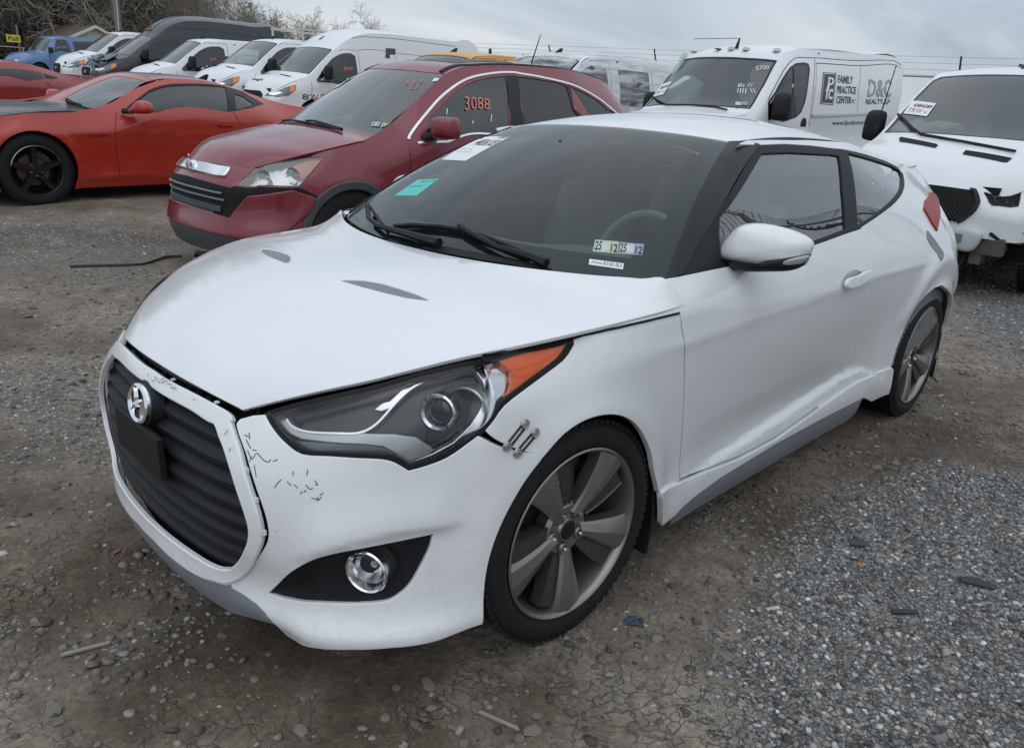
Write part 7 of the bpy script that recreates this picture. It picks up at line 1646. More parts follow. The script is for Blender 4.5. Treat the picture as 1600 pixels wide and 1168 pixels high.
panel(b.W, gr2, [shrink(gr2[1:-1], .03)] if False else [], 'grille_shadow', darkin, gp, both=True, off=.002, thick=0, step=.08)
fr_ = [(0, gr2[0][1])]+[p for p in gr2[1:-1]]; line(b.W, gr2[1:-1], t, .045, blackm, 'grille_rim', 1, .010, .012); line(b.W, gr2[1:-1], t, .045, blackm, 'grille_rim', -1, .010, .012)
cav = b.W.pix(zt([(885,578),(910,560),(960,552),(1120,545),(1120,688),(1000,686),(930,680),(900,650)]))
for s_ in (1, -1):
    cvp = panel(b.W, cav, (), 'lamp_cavity', darkin, t, side=s_, off=.004, thick=.004, step=.08)
    line(b.W, cav, cvp, .02, blackm, 'cavity_rim', s_, .004, .006)
    m_ = MB(); g = np.random.RandomState(5)
    for k in range(10):
        q = b.W.P([cav[int(g.randint(len(cav)))]])[0]*.4+b.W.P(cav).mean(0)*.6; e_ = q+g.randn(3)*[.01, .03, .012]; m_.tube([q+[.01, 0, 0], (q+e_)/2+g.randn(3)*.008, e_+[.01, 0, 0]], .006, 5)
    m_.V = [(x, y*s_, z) for x, y, z in m_.V]; m_.make('loose_wiring', mat('wire_mix', (.10, .10, .10), .5), t)
# torn bumper bar, foam and the hanging fog-lamp duct
m_ = MB(); g = np.random.RandomState(9)
m_.box((.90, 0, .50), (.12, 1.5, .16)); m_.box((.75, .55, .40), (.4, .10, .16)); m_.box((.75, -.55, .40), (.4, .10, .16)); m_.box((.6, 0, .60), (.5, 1.7, .12)); m_.make('crash_bar', mat('bare_metal', (.12, .115, .11), .5, .5, noise=.4, nscale=12), t, bevel=.01)
m_ = MB()
for k in range(40):
    p = np.array([.45+g.rand()*.55, -.9+1.8*g.rand(), .25+g.rand()*.4]); d = g.randn(3)*.14; m_.tube([p, p+d*.5+g.randn(3)*.03, p+d], .008+.012*g.rand(), 5)
m_.make('torn_parts', blackm, t)
m_ = MB()
for k in range(16): y = -.1+.8*k/15; m_.box((1.0-.1*(y/.8)**2, y, .615), (.03, .035, .035))
m_.make('foam_strip', mat('dirty_foam', (.40, .37, .33), .8, noise=.2, nscale=20), t)
dC = v.at(*zt([(690,930)])[0], 'x', 1.02); hb_ = [(-.5,.1),(-.15,.42),(.45,.36),(.55,.1),(.40,-.40),(.05,-.46),(-.2,-.2)]
dct = dome(smooth_poly([(a*.30, b_*.24) for a, b_ in hb_], 3), dC, np.array([0, 1, 0]), np.array([0, 0, 1]), np.array([1, 0, 0]), .06, .05, p=4).make('fog_lamp_housing', mat('milky_plastic', (.50, .54, .56), .35), t, smooth=True, angle=40)
m_ = MB(); m_.box(dC+[.055, -.02, -.0], (.03, .09, .08)); m_.tube([dC+[.03, -.12, 0], dC+[.02, -.35, .05], dC+[-.05, -.6, .08]], [.045, .05, .04], 8); m_.make('broken_bracket', mat('grey_bracket', (.16, .17, .18), .5), t, bevel=.006)
m_ = MB(); m_.tube([(.2+x_, -1.07-.02*x_, 1.2+x_) for x_ in ()] or [(-.1, -1.0, 1.38), (-.32, -1.02, 2.05)], [.008, .005], 5); m_.make('aerial', blackm, t)
q = b.T.pix(zu([(398,308),(515,322),(468,386),(352,372)])); s_ = sheet(b.T, q, paper, t, 'auction_sheet', off=.004); decal(b.T, subq(q, .2, .2, .95, .45), '43844389', ink, s_, bold=True, off=.006); decal(b.T, subq(q, .1, .55, .9, .85), 'TRW v', MATS['red_ink'], s_, off=.006)
for (px0, py0, sx, sz, sd) in ((1420,205,.20,.10,3), (1455,207,.22,.09,4), (1480,205,.16,.08,5)): 
    dd = v.ray(px0, py0); tt = ((-.25)-v.P[0])/dd[0]; c_ = v.P+dd*tt; rumple(t, tuple(c_+[0, 0, .02]), (.14, sx, sz), ab, seed=sd)
wl_ = b.T.pix(zt([(215,5),(270,55),(320,110),(390,160),(700,215),(1100,290)])); m_ = MB(); m_.tube(b.T.P(wl_)+b.T.Nn(wl_)*.02, .014, 6); m_.make('wiper', blackm, t)
# blue plastic scrap lying under the damaged van is added with the debris

# ------------------------------------------------------------------ van wrapped in plastic film, between the crossover and the service van
wrapm = bpy.data.materials.new('plastic_film'); wrapm.use_nodes = True; tt_ = wrapm.node_tree; pb_ = tt_.nodes['Principled BSDF']
pb_.inputs['Base Color'].default_value = (.66, .68, .70, 1); pb_.inputs['Roughness'].default_value = .25
lw_ = tt_.nodes.new('ShaderNodeTexNoise'); lw_.inputs['Scale'].default_value = 2.2; lw_.inputs['Detail'].default_value = 6; tcw = tt_.nodes.new('ShaderNodeTexCoord'); mpw = tt_.nodes.new('ShaderNodeMapping'); mpw.inputs['Scale'].default_value = (.6, 1, 5)
tt_.links.new(tcw.outputs['Object'], mpw.inputs[0]); tt_.links.new(mpw.outputs[0], lw_.inputs['Vector'])
mrw = tt_.nodes.new('ShaderNodeMapRange'); mrw.inputs[1].default_value = .42; mrw.inputs[2].default_value = .62; mrw.inputs[3].default_value = .12; mrw.inputs[4].default_value = .75; tt_.links.new(lw_.outputs['Fac'], mrw.inputs[0]); tt_.links.new(mrw.outputs[0], pb_.inputs['Alpha'])
bpw = tt_.nodes.new('ShaderNodeBump'); bpw.inputs['Strength'].default_value = .6; bpw.inputs['Distance'].default_value = .03; tt_.links.new(lw_.outputs['Fac'], bpw.inputs['Height']); tt_.links.new(bpw.outputs[0], pb_.inputs['Normal'])
t, b, v = van((-8.35, -8.0, .05, 0, 0, .0), 'white van wrapped in clear plastic film, between the maroon crossover and the lettered van', vanwhite, 'low', group=None, glassm=glb)
for s_ in (1, -1):
    panel(b.W, b.side([(-1.75,1.26),(-1.75,1.86),(-2.65,1.86),(-2.65,1.26)]), (), 'side_glass', glb, t, side=s_, off=.004, thick=.004, step=.2)
def crin(P, UV): return .015+.010*np.sin(P[:, 2]*23+np.sin(P[:, 0]*3)*2)+.008*np.sin(P[:, 0]*9+P[:, 2]*4)
for s_ in (1, -1): panel(b.W, b.side([(-.1,1.40),(-.6,1.85),(-1.2,2.0),(-2.5,2.03),(-4.4,2.0),(-4.4,.7),(-2.5,.7),(-.5,.7),(-.1,1.0)]), (), 'film', wrapm, t, side=s_, thick=0, step=.05, disp=crin)
panel(b.T, [(-.8, b.L[4]), (.8, b.L[4]), (.8, b.L[-1]), (-.8, b.L[-1])], (), 'film', wrapm, t, thick=0, step=.06, disp=lambda P, UV: .02+.012*np.sin(P[:, 1]*11+P[:, 0]*3)+.010*np.sin(P[:, 0]*8))
# ================================================================== stones and litter
def ico(sub):
    bm = bmesh.new(); bmesh.ops.create_icosphere(bm, subdivisions=sub, radius=1); V = np.array([v.co[:] for v in bm.verts]); F = np.array([[v.index for v in f.verts] for f in bm.faces]); bm.free(); return V, F
IV, IF = ico(1); IV2, IF2 = ico(2)
g = np.random.RandomState(11)
def rock(V, k):
    gg = np.random.RandomState(k); P = V.copy()
    for _ in range(7):      # cut flat facets
        n = gg.randn(3); n /= np.linalg.norm(n); d = .45+.4*gg.rand(); s = P@n; P = P-np.maximum(s-d, 0)[:, None]*n
    P *= np.array([1, .6+.5*gg.rand(), .35+.4*gg.rand()]); return P+gg.randn(*P.shape)*.04
ROCKS = [rock(IV, k) for k in range(14)]
stone_m = bpy.data.materials.new('crushed_stone'); stone_m.use_nodes = True; t = stone_m.node_tree; N = t.nodes.new; L = t.links.new; pb = t.nodes['Principled BSDF']
OBJ = N('ShaderNodeTexCoord').outputs['Object']
ta = N('ShaderNodeAttribute'); ta.attribute_name = 'tone'; sr = ramp(ta.outputs['Fac'], [(0, (.06, .066, .075)), (.14, (.13, .14, .15)), (.34, (.22, .225, .23)), (.55, (.30, .30, .295)), (.70, (.25, .215, .17)), (.84, (.42, .415, .40)), (.965, (.60, .59, .56)), (1, (.75, .73, .70))]); L(mixc(1.0, sr, ramp(noise(140, 4), [(.3, (.7, .7, .7)), (.7, (1.2, 1.2, 1.2))]), 'MULTIPLY'), pb.inputs['Base Color']); pb.inputs['Roughness'].default_value = .8; pb.inputs['Specular IOR Level'].default_value = .3
def stones(name, xy, size, mm=None, flat=1.0):
    n = len(xy); z = gz(xy[:, 0], xy[:, 1]); k = g.randint(len(ROCKS), size=n); nv, nf = len(IV), len(IF); B = np.stack(ROCKS)[k]*size[:, None, None]
    B[..., 2] *= flat; a = g.rand(n)*6.283; c, s = np.cos(a), np.sin(a); tl = g.randn(n)*.35; ct, st = np.cos(tl), np.sin(tl)
    x, y, zz = B[..., 0], B[..., 1], B[..., 2]; y, zz = y*ct[:, None]-zz*st[:, None], y*st[:, None]+zz*ct[:, None]; x, y = x*c[:, None]-y*s[:, None], x*s[:, None]+y*c[:, None]
    V = np.stack([x+xy[:, 0, None], y+xy[:, 1, None], zz+(z+size*.12*flat)[:, None]], -1).reshape(-1, 3); F = (IF[None]+(np.arange(n)*nv)[:, None, None]).reshape(-1, 3)
    me = bpy.data.meshes.new(name); me.vertices.add(len(V)); me.vertices.foreach_set('co', V.ravel()); me.loops.add(len(F)*3); me.loops.foreach_set('vertex_index', F.ravel()); me.polygons.add(len(F)); me.polygons.foreach_set('loop_start', np.arange(len(F))*3)
    at = me.attributes.new('tone', 'FLOAT', 'POINT'); at.data.foreach_set('value', np.repeat(g.rand(n), nv).astype(np.float32)); me.update(); return link(name, me, None, mm or stone_m)
def scatter(n, dens, rmin, rmax, half=42, gamma=.5):
    """points in the wedge the camera looks at, nearer ones denser, kept with probability dens(x, y)"""
    r = rmin+(rmax-rmin)*g.rand(n)**(1/ (1+gamma)); a = YAW+np.radians((g.rand(n)*2-1)*half); x = CAM_P[0]+r*np.cos(a); y = CAM_P[1]+r*np.sin(a); k = g.rand(n) < dens(x, y); return np.stack([x[k], y[k]], -1)
carmask = lambda x, y: ~((x > -3.2) & (x < .72) & (np.abs(y) < .80))
p1 = scatter(85000, lambda x, y: (gravel(x, y)**1.6)*carmask(x, y), .9, 5.5, gamma=.35); s1 = .0035+.0105*g.rand(len(p1))**2.2
p2 = scatter(26000, lambda x, y: (gravel(x, y)**1.5)*carmask(x, y), 4.5, 12, gamma=.6); s2 = .008+.014*g.rand(len(p2))**2
p3 = scatter(60000, lambda x, y: (.14+.95*vnoise(x*3, y*3, 9)**2.4)*carmask(x, y), .9, 6.5, gamma=.25); s3 = .0018+.012*g.rand(len(p3))**5
p4 = scatter(14000, lambda x, y: .5*carmask(x, y), 5, 16, gamma=.6); s4 = .006+.018*g.rand(len(p4))**3
dirt_m = stone_m.copy(); dirt_m.name = 'dirt_stone'
for nd in dirt_m.node_tree.nodes:
    if nd.type == 'VALTORGB' and len(nd.color_ramp.elements) > 4:
        for e_, c_ in zip(nd.color_ramp.elements, [(.07, .064, .06), (.11, .10, .09), (.16, .14, .12), (.20, .175, .145), (.24, .215, .185), (.20, .20, .20), (.30, .28, .25), (.46, .44, .41)]): e_.color = (*c_, 1)
o = stones('gravel', np.concatenate([p1, p2]), np.concatenate([s1, s2])); tag(o, 'pale crushed stone lying in patches on the dirt yard', 'gravel', kind='stuff')
p5 = scatter(26000, lambda x, y: (.25+.75*vnoise(x*2, y*2, 19)**2)*carmask(x, y), .9, 6.5, gamma=.25); s5 = .004+.022*g.rand(len(p5))**5
o = stones('rubble', np.concatenate([p3, p4, p5]), np.concatenate([s3*1.15, s4, s5]), dirt_m, .7); tag(o, 'earth-coloured stones and crumbs trodden into the dirt', 'rubble', kind='stuff')
# bigger stones one by one, where the photograph shows them
WV = View(CAM_P, CAM_A)
def on_ground(px_, py_):
    d = WV.ray(px_, py_); z = 0.0
    for _ in range(6):
        tt = (z-CAM_P[2])/d[2]; p = CAM_P+d*tt; z = float(gz(p[0], p[1])[0])
    return np.array([p[0], p[1], z])
BIG = [(40,495,16,0),(131,788,14,.6),(105,821,10,.5),(62,821,12,.4),(49,916,10,.5),(59,976,14,.3),(118,985,10,.6),(16,1003,14,.6),(164,1061,14,.5),(80,1114,26,.45),(92,1128,14,.5),(43,1110,16,.5),(289,930,10,.7),(174,972,8,.6),(250,979,8,.7),
 (670,1068,26,.55),(700,1075,16,.75),(672,1106,16,.8),(712,1134,28,.6),(832,1142,26,.6),(838,1116,18,.7),(782,1014,14,.6),(752,981,12,.5),(470,1142,20,.55),(474,1091,8,.9),(488,1088,7,.9),(374,1106,10,.7),(350,992,16,.45),(940,1094,12,.6),(945,1105,10,.5),
 (1250,1046,13,.97),(1432,996,9,1.0),(1160,1098,11,.9),(1182,1130,11,.9),(1256,1126,15,.85),(1468,1153,18,.8),(1380,1018,11,.2),(1202,826,14,.25),(1396,722,16,.7),(1370,730,14,.6),(1225,832,10,.7),(1208,905,14,.3),(1346,944,10,.9),(1388,966,13,.75),(1420,1018,12,.5),(1500,1016,10,.8),(1310,1014,12,.6),(1338,1018,9,.6),(1280,990,8,.7),(1240,936,8,.8),
 (1500,1070,12,.8),(1444,1078,10,.7),(1410,1096,11,.3),(1340,1080,11,.6),(1376,1062,9,.7),(1560,1022,10,.7),(1530,1126,14,.6),(1215,1060,9,.7),(1178,1058,8,.8),(1450,914,12,.6),(1500,896,14,.7),(1560,870,10,.4),(1330,905,9,.7),(1462,838,9,.7),(1258,870,8,.7),(300,905,9,.8),(210,880,12,.5),(135,740,9,.6),(20,880,9,.5),(90,700,9,.4),(60,640,10,.5),(25,585,10,.4),(560,1060,12,.6),(620,1075,12,.6),(600,1120,14,.6),(905,1060,12,.5),(985,1068,10,.6),(1040,1010,10,.6),(1075,1040,9,.7),(1010,925,9,.6),(1045,945,10,.5),(880,1090,14,.6),(760,1060,12,.55),(400,1060,12,.55),(300,1085,12,.5),(240,1120,12,.5),(330,1140,14,.55),(530,1020,9,.8),(420,1020,10,.5)]
tmpl = []
for k in range(10):
    P = rock(IV2, 40+k)
    tmpl.append((P, IF2))
def stone_mesh(k, tone, flat):
    me = bpy.data.meshes.new('stone'); P, F = tmpl[k]; P = P*np.array([1, 1, flat]); me.from_pydata(P.tolist(), [], F.tolist()); at = me.attributes.new('tone', 'FLOAT', 'POINT'); at.data.foreach_set('value', np.full(len(P), tone, np.float32)); me.update(); me.materials.append(stone_m if tone > .75 else dirt_m); return me
MS = {}
for i, (x_, y_, rpx, tone) in enumerate(BIG):
    p = on_ground(x_, y_); dist = np.linalg.norm(p-CAM_P); k = i % 10; tone = tone if x_ > 1100 and tone > .8 else .15+.55*tone; tq = round(tone*10)/10; key = (k, tq, i % 3 == 0)
    if key not in MS: MS[key] = stone_mesh(k, tq*.9+.05, .45 if i % 3 == 0 else .8)
    o = bpy.data.objects.new('stone', MS[key]); COL.objects.link(o); r_ = rpx*dist/FPX*.62; o.location = (p[0], p[1], p[2]-r_*.02); o.rotation_euler = (g.randn()*.15, g.randn()*.15, g.rand()*6.28); o.scale = (r_, r_, r_); o.parent = ground
# litter
def shard(name, px_, py_, poly, th, m, label, cat, rot=0, tilt=(0, 0), up=.004, bend=0):
    p = on_ground(px_, py_); mb = MB(); mb.prism([tuple(q) for q in smooth_poly(poly, 1)], 0, th, lambda u, v, h: (u, v, h+bend*u*u*8)); o = mb.make(name, m, None); o.location = (p[0], p[1], p[2]+up); o.rotation_euler = (tilt[0], tilt[1], rot); return tag(o, label, cat)
slate = mat('slate_flake', (.05, .053, .058), .6, noise=.3, nscale=30); rubd = mat('rubber_scrap', (.035, .035, .038), .7, noise=.3, nscale=30)
shard('rubber_scrap', 1525, 911, [(-.055,-.018),(.05,-.022),(.06,.004),(.01,.022),(-.05,.012)], .005, rubd, 'dark flat rubber scrap lying on the pale gravel at the right', 'scrap', rot=2.2, tilt=(.05, .08))
shard('slate_flake', 1340, 850, [(-.035,-.018),(.02,-.024),(.038,.0),(.02,.02),(-.03,.016)], .007, slate, 'blue-grey slate flake where the gravel meets the dirt beside the car', 'stone', rot=2.4)
shard('plastic_strip', 1412, 958, [(-.04,-.010),(.04,-.008),(.042,.010),(-.038,.010)], .006, rubd, 'short black plastic strip in the gravel, nearer than the rubber scrap', 'scrap', rot=2.4)
shard('paper_scrap', 1208, 952, [(-.007,-.022),(.008,-.020),(.006,.020),(-.008,.022)], .002, mat('foil_scrap', (.55, .55, .58), .4, .3, noise=.3, nscale=90), 'small silvery wrapper scrap on the dirt beside the gravel', 'scrap', rot=.9, tilt=(.2, 0), bend=.2)
shard('leaf', 1344, 883, [(-.014,-.006),(.0,-.010),(.014,-.003),(.010,.008),(-.006,.009)], .0015, mat('orange_leaf', (.42, .16, .05), .7), 'small orange-brown dry leaf on the gravel', 'leaf', rot=.5, tilt=(.2, .1))
shard('leaf', 182, 863, [(-.02,-.008),(.0,-.014),(.02,-.003),(.012,.010),(-.010,.011)], .0015, mat('brown_leaf', (.20, .07, .03), .7), 'reddish brown leaf on the dark dirt left of the grille', 'leaf', rot=.3, tilt=(.2, .1))
shard('stick', 135, 1016, [(-.06,-.004),(.055,-.005),(.06,.003),(-.05,.006)], .006, mat('dry_wood', (.30, .26, .21), .8, noise=.3, nscale=60), 'long pale splinter lying on the dirt at the lower left', 'splinter', rot=2.9)
shard('stick', 778, 1128, [(-.055,-.004),(.06,-.003),(.05,.005),(-.05,.004)], .006, MATS['dry_wood'], 'pale wooden splinter on cracked mud below the front bumper', 'splinter', rot=1.9)
bluef = mat('blue_film', (.035, .075, .11), .35, noise=.4, nscale=30)
def crumple(px_, py_, size, m, label, seed=0, h=.3):
    p = on_ground(px_, py_); gg = np.random.RandomState(seed); n = 9; V = []; F = []
    for i in range(n):
        for j in range(n): V.append(((i/(n-1)-.5)*size[0]+gg.randn()*size[0]*.04, (j/(n-1)-.5)*size[1]+gg.randn()*size[1]*.04, abs(gg.randn())*h*min(size)))
    for i in range(n-1):
        for j in range(n-1): k = i*n+j; F.append([k, k+n, k+n+1, k+1])
    mb = MB(); mb.add(V, F); o = mb.make('plastic_film_scrap', m); o.location = tuple(p+[0, 0, .004]); o.rotation_euler = (0, 0, gg.rand()*3); return tag(o, label, 'scrap')
crumple(992, 972, (.05, .04), bluef, 'small blue film scrap trodden into the dirt beside the front wheel', 1, .08)
crumple(1548, 402, (.75, .30), bluef, 'crumpled blue plastic film lying under the damaged white van', 2, .30)
mb = MB(); pts = [on_ground(*q)+[0, 0, .012] for q in ((110,418),(150,417),(190,416),(225,414),(245,408),(262,403),(285,402))]; mb.tube([tuple(p) for p in smooth_poly(pts, 4, closed=False)], .010, 6); o = mb.make('cable', rubd, None, smooth=True); tag(o, 'thin black cable curving over the dirt left of the white car', 'cable')
mb = MB(); pts = [on_ground(*q)+[0, 0, .006] for q in ((172,880),(168,866),(176,858),(196,860),(214,862),(222,868),(219,880),(224,884))]; mb.tube([tuple(p) for p in smooth_poly(pts, 4, closed=False)], .0018, 5); o = mb.make('wire', mat('rusty_wire', (.13, .10, .08), .6, .5), None, smooth=True); tag(o, 'bent thin wire loop on the dark dirt below the grille', 'wire')

# ================================================================== trees
barkm = mat('bark', (.20, .175, .15), .9, noise=.3, nscale=6); twigm = mat('twigs', (.30, .265, .225), .9, noise=.25, nscale=1.5); twigr = mat('twigs_russet', (.34, .21, .155), .9, noise=.25, nscale=1.5); leafm = mat('spring_leaf', (.14, .17, .075), .8, noise=.35, nscale=2)
def tree_meshes(seed, H=9, spread=1.0, leaves=0, twm=None):
    gg = np.random.RandomState(seed); TV = []; TF = []; CV = []; CF = []; LF = []; LV_ = []
    def seg(A, B, ra, rb, V, F, n):
        d = B-A; d = d/(np.linalg.norm(d)+1e-9); r = np.array([0, 0, 1.]) if abs(d[2]) < .9 else np.array([1., 0, 0]); a = np.cross(d, r); a /= np.linalg.norm(a); b = np.cross(d, a); k = len(V)
        for P, R_ in ((A, ra), (B, rb)):
            for j in range(n): t_ = 6.283*j/n; V.append(P+R_*(a*math.cos(t_)+b*math.sin(t_)))
        for j in range(n): F.append([k+j, k+(j+1) % n, k+n+(j+1) % n, k+n+j])
    def grow(A, d, ln, r, lv):
        V, F, n = (TV, TF, 7) if lv < 2 else (CV, CF, 3)
        m = 3 if lv < 3 else 2; P = A; dd = d
        for i in range(m):
            dd = dd+gg.randn(3)*.13+np.array([0, 0, .04]); dd /= np.linalg.norm(dd); Q = P+dd*ln/m; r2 = r*(1-.28*(i+1)/m); seg(P, Q, r*(1-.28*i/m), r2, V, F, n)
            if lv < 5:
                for _ in range({0: 2, 1: 2, 2: 2, 3: 2, 4: 2}[lv]):
                    s = gg.randn(3); s -= s@dd*dd; s /= np.linalg.norm(s); nd = dd*(.75-.15*gg.rand())+s*(.55+.35*gg.rand())*spread; nd /= np.linalg.norm(nd); grow(P+(Q-P)*gg.rand(), nd, ln*(.52+.22*gg.rand()), max(r2*.55, .012), lv+1)
            P = Q
            if lv >= 4 and leaves and gg.rand() < leaves:
                c_ = P+gg.randn(3)*.1; a = gg.randn(3)*.07; b = gg.randn(3)*.07; k = len(LV_); LV_.extend([c_, c_+a, c_+a+b, c_+b]); LF.append([k, k+1, k+2, k+3])
    grow(np.zeros(3), np.array([0, 0, 1.]), H*.55, H*.020, 0)
    tm_ = mesh_np('trunk', TV, TF, True); tm_.materials.append(barkm); V = CV+LV_; F = CF+[[i+len(CV) for i in f] for f in LF]; cm_ = mesh_np('crown', V, F, False); cm_.materials.append(twm or twigm); cm_.materials.append(leafm)
    if LF: mi = np.zeros(len(F), np.int32); mi[len(CF):] = 1; cm_.polygons.foreach_set('material_index', mi)
    return tm_, cm_
TM = [tree_meshes(3, 9, 1.0), tree_meshes(4, 9, .85), tree_meshes(8, 9, 1.1, .25), tree_meshes(12, 9, .8, 0, twigr), tree_meshes(21, 9, .95, .10)]
def place_tree(px_, dist, h, k, label, group, rot):
    d = WV.ray(px_, 100); d2 = np.array([d[0], d[1]])/np.hypot(d[0], d[1]); x, y = CAM_P[0]+d2[0]*dist, CAM_P[1]+d2[1]*dist; z = float(zbase(x, y))-.1
    t_ = thing('bare_tree', label, 'tree', None, group); t_.location = (x, y, z); t_.rotation_euler = (0, 0, rot); s = h/8.0; t_.scale = (s, s, s)
    link('trunk', TM[k][0], t_); link('crown', TM[k][1], t_)
gt = np.random.RandomState(5)
lone = [(322,92,11.8,0,'broad rounded bare tree, biggest of those on the skyline right of the pole'),(386,105,10.6,1,'bare tree on the skyline above the rear of the black van'),(425,100,11.2,4,'second bare tree above the rear of the black van'),(455,98,9.6,2,'bare tree on the skyline above the ladder rack'),(492,110,10.6,1,'bare tree just left of the raised-roof white van'),(515,118,9.2,4,'bare tree rising behind the windscreen of the raised-roof white van'),(556,112,10.6,0,'slender bare tree above the roof of the raised-roof white van'),(588,125,8.6,1,'last bare tree of the row, over the raised-roof white van'),(345,120,10.5,3,'russet bare tree beside the broad rounded one'),(262,84,11.5,3,'russet tree between the pole and the broad rounded tree'),(286,96,12,2,'thinly leaved tree left of the broad rounded bare tree'),(540,140,8,3,'small russet bush-like tree behind the raised-roof white van')]
for i, (px_, ds, h, k, lb) in enumerate(lone): place_tree(px_, ds, h*.84, k, lb, None, i*1.3)
for i in range(46):
    px_ = -190+10.3*i+gt.randn()*5; ds = 66+gt.rand()*34; k = [0, 1, 2, 4, 3, 1][i % 6]; h = 11+gt.rand()*4-max(0, px_-180)*.03
    place_tree(px_, ds, h, k, 'tall bare tree among many alike in the dense wood at the left' if k != 2 else 'thinly leafing tree among the bare ones of the dense wood at the left', 'bare trees of the dense wood at the left' if k != 2 else 'leafing trees of the dense wood at the left', gt.rand()*6)
# undergrowth below the wood: one mass of thin stems
V = []; F = []; 
for i in range(9000):
    px_ = -200+g.rand()*900; ds = 70+g.rand()*60; hh = (.6+g.rand()*3.4) if px_ < 300 else (.5+g.rand()*1.8); d = WV.ray(px_, 100); d2 = d[:2]/np.hypot(d[0], d[1]); x, y = CAM_P[0]+d2[0]*ds, CAM_P[1]+d2[1]*ds; a = g.randn(2)*.35; k = len(V); w_ = .03+.04*g.rand(); z = .7
    V += [(x-w_, y+w_, z), (x+w_, y-w_, z), (x+a[0]*hh+w_*.3, y+a[1]*hh, z+hh)]; F.append([k, k+1, k+2])
o = link('undergrowth', mesh_np('undergrowth', V, F, False), None, twigm); tag(o, 'brown tangled undergrowth along the edge of the wood', 'undergrowth', kind='stuff')
# ================================================================== pole, sign, shed, fences
def at_dir(px_, dist): d = WV.ray(px_, 100); d2 = d[:2]/np.hypot(d[0], d[1]); x, y = CAM_P[0]+d2[0]*dist, CAM_P[1]+d2[1]*dist; return np.array([x, y, float(zbase(x, y))])
p = at_dir(191, 56); t_ = thing('utility_pole', 'grey wooden utility pole rising behind the black van', 'pole', None); t_.location = tuple(p)
MB().tube([(0, 0, 0), (0, 0, 5), (0, 0, 11)], [.20, .18, .14], 12).make('pole', mat('weathered_wood', (.20, .18, .16), .9, noise=.2, nscale=8), t_, smooth=True); mb = MB(); mb.box((0, 0, 9.8), (.12, 2.2, .12)); mb.make('crossarm', MATS['weathered_wood'], t_)
MB().tube([(.6, 1.6, 0), (.25, .9, 4), (.05, .2, 9)], .03, 5).make('guy_wire', mat('galvanised', (.42, .43, .44), .5, .6), t_)
p = at_dir(27, 50); t_ = thing('sign', 'small yellow sign on a post at the far left, in front of the wood', 'sign', None); t_.location = tuple(p); ang = math.atan2(-d_[1] if False else CAM_P[1]-p[1], CAM_P[0]-p[0]); t_.rotation_euler = (0, 0, ang)
MB().tube([(0, .20, 0), (0, .22, 2.4)], .05, 6).make('post', MATS['weathered_wood'], t_); mb = MB(); mb.box((.05, 0, 1.75), (.04, .62, .36)); mb.make('sign_board', mat('yellow_board', (.62, .50, .03), .5), t_)
Vt, Ft = text_mesh('Pull', True); lo, hi = Vt.min(0), Vt.max(0); Vt = (Vt-(lo+hi)/2)/(hi-lo); link('lettering', mesh_np('lettering', [(0.075, u*.45, 1.75+v_*.22) for u, v_ in Vt], Ft, False), t_, ink)
p = at_dir(126, 62); t_ = thing('shed', 'small cream shed with a brown shingle roof in front of the wood', 'shed', None); t_.location = tuple(p); a_v = math.atan2(CAM_P[1]-p[1], CAM_P[0]-p[0]); t_.rotation_euler = (0, 0, a_v+math.radians(-68))
cream = mat('cream_siding', (.50, .46, .36), .7); shing = mat('brown_shingle', (.13, .095, .075), .9, noise=.35, nscale=5)
mb = MB(); mb.box((0, 0, 1.1), (3.4, 5.4, 2.2)); mb.add([(1.7, -2.7, 2.2), (-1.7, -2.7, 2.2), (0, -2.7, 3.0), (1.7, 2.7, 2.2), (-1.7, 2.7, 2.2), (0, 2.7, 3.0)], [(0, 1, 2), (5, 4, 3), (0, 2, 5, 3), (1, 4, 5, 2)]); mb.make('wall', cream, t_)
mb = MB()
for s_ in (1, -1): mb.prism([(0, 3.12), (2.0*s_, 2.16), (2.0*s_, 2.06), (0, 3.0)], -2.95, 2.95, lambda u, v_, h: (u, h, v_))
mb.make('roof', shing, t_)
mb = MB()
for s_ in (1, -1):
    for yy in (-2.97, 2.97): mb.prism([(0, 3.15), (2.02*s_, 2.18), (2.02*s_, 2.0), (0, 2.97)], yy-.03, yy+.03, lambda u, v_, h: (u, h, v_))
mb.make('barge_board', mat('white_trim', (.62, .60, .55), .6), t_)
galv = MATS['galvanised']; dkg = mat('dark_galvanised', (.05, .055, .06), .5, .4)
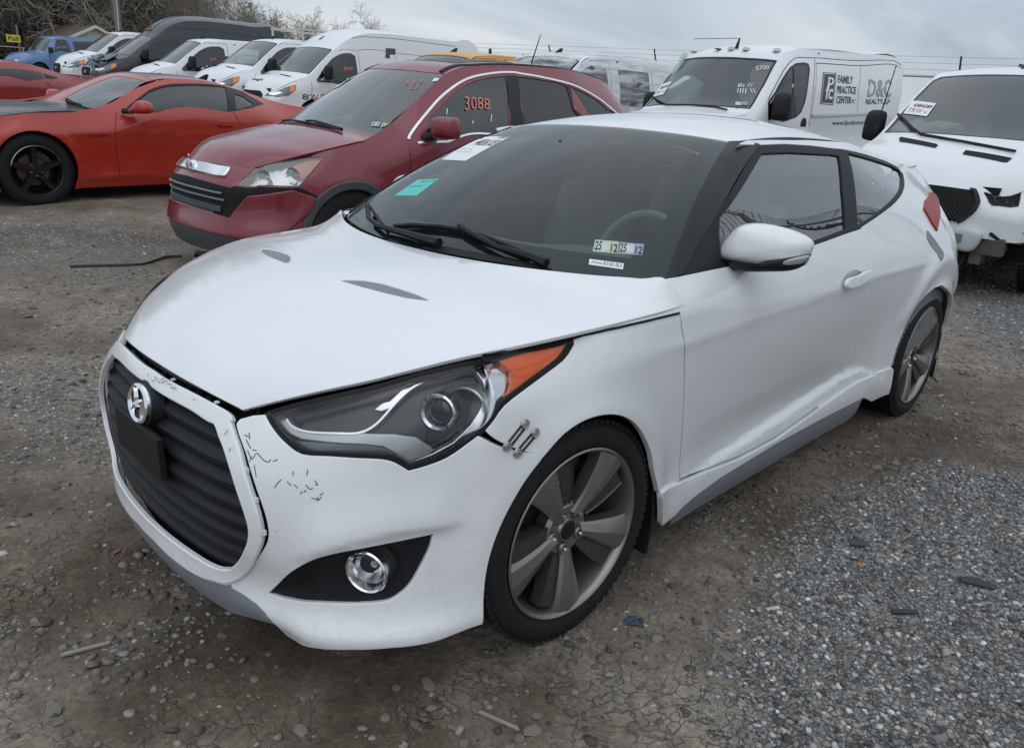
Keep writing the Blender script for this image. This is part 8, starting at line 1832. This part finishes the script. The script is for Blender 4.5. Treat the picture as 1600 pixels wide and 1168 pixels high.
def fence(x0, y0, x1, y1, label, h=2.1, sp=3.0, mesh=None, arm=1, post_m=None, arms='v', mesh_r=.0035, wires=3, big=0):
    t_ = thing('chain_link_fence', label, 'fence', None); t_.location = (x0, y0, 0); Ln = math.hypot(x1-x0, y1-y0); t_.rotation_euler = (0, 0, math.atan2(y1-y0, x1-x0)); n = int(Ln/sp); pm = post_m or galv
    zf = lambda u: float(zbase(x0+(x1-x0)*u/Ln, y0+(y1-y0)*u/Ln))
    for i in range(n+1):
        u = Ln*i/n; z = zf(u); mb = MB(); mb.tube([(u, 0, z-.2), (u, 0, z+h)], .04, 8); mb.make('post', pm, t_); mb = MB(); mb.tube([(u, 0, z+h), (u, arm*.16, z+h+.20), (u, arm*.26, z+h+.42)], [.025, .022, .018], 6)
        for k in range(3): mb.box((u, arm*(.08+.07*k), z+h+.12+.13*k), (.03, .03, .03))
        if big and i % 2 == 0:
            mb = MB(); cv_ = [(u, arm*.55*math.sin(a), z+h-.1+1.0*(1-math.cos(a))) for a in np.linspace(0, 1.35, 9)]; mb.tube(cv_, .035, 6)
            for q_ in cv_[1:]: mb.box((q_[0], q_[1]+.05, q_[2]+.03), (.05, .07, .05), taper=.3)
        mb.make('barb_arm', dkg, t_)
    mb = MB(); mb.tube([(Ln*i/n, 0, zf(Ln*i/n)+h) for i in range(n+1)], .03, 6); mb.make('top_rail', pm, t_)
    for k in range(wires):
        mb = MB(); off = .10+.075*k; mb.tube([(Ln*i/n, arm*off, zf(Ln*i/n)+h+.14+.13*k) for i in range(n+1)], .0045, 4)
        if mesh:
            for u in np.arange(0, Ln, .14): z = zf(u)+h+.14+.13*k; mb.tube([(u-.012, arm*off-.02, z-.02), (u+.012, arm*off+.02, z+.02)], .003, 3, cap=False)
        mb.make('barbed_wire', dkg if mesh else galv, t_)
    if mesh:
        V = []; F = []; st = mesh
        def sgm(A, B):
            k = len(V)
            for P in (A, B):
                for dx_, dz_ in ((0, mesh_r), (mesh_r, -mesh_r), (-mesh_r, -mesh_r)): V.append((P[0]+dx_, P[1], P[2]+dz_))
            for j in range(3): F.append([k+j, k+(j+1) % 3, k+3+(j+1) % 3, k+3+j])
        nz = int(h/(st/2))
        for i in range(int(Ln/st)):
            for j in range(nz):
                u = i*st+(st/2 if j % 2 else 0); z = zf(u)+.03+j*st/2; sgm((u, 0, z), (u+st/2, 0, z+st/2)); sgm((u, 0, z), (u-st/2, 0, z+st/2))
        o = link('wire_mesh', mesh_np('wire_mesh', V, F, False), t_, dkg); tag(o, kind='stuff')
    return t_
fence(1.0, 2.8, -13.4, 2.8, 'chain link fence with barbed wire right of the white car, mirrored in its glass', mesh=.10, arm=-1, wires=6, h=3.05, sp=2.4, big=1)
fence(-19, 12, -17, -40, 'chain link perimeter fence with barbed wire behind the row of vans', mesh=None, arm=1, h=2.3, sp=4.0)
fence(-20, -58, 24, -52, 'low chain link fence in front of the wood at the far left', mesh=.45, arm=1, h=1.5, sp=3.5, wires=0, mesh_r=.012)
# two dark yard lights or speakers on posts over the far fence
for px_, lb in ((765, 'thin dark post head above the yellow van roof, left one'), (817, 'dark post with a knobbed head, right of the yellow van roof'), (1594, 'dark post head at the right edge above the damaged white van')):
    p = at_dir(px_, 22); t_ = thing('fence_post', lb, 'post', None); t_.location = tuple(p); hh = {765: 1.95, 817: 1.9, 1594: 2.35}[px_]; mb = MB(); mb.tube([(0, 0, 0), (0, 0, hh)], .035, 6); mb.tube([(0, 0, hh), (.03, .03, hh+.35)], [.05, .04], 6); mb.make('post', dkg, t_)
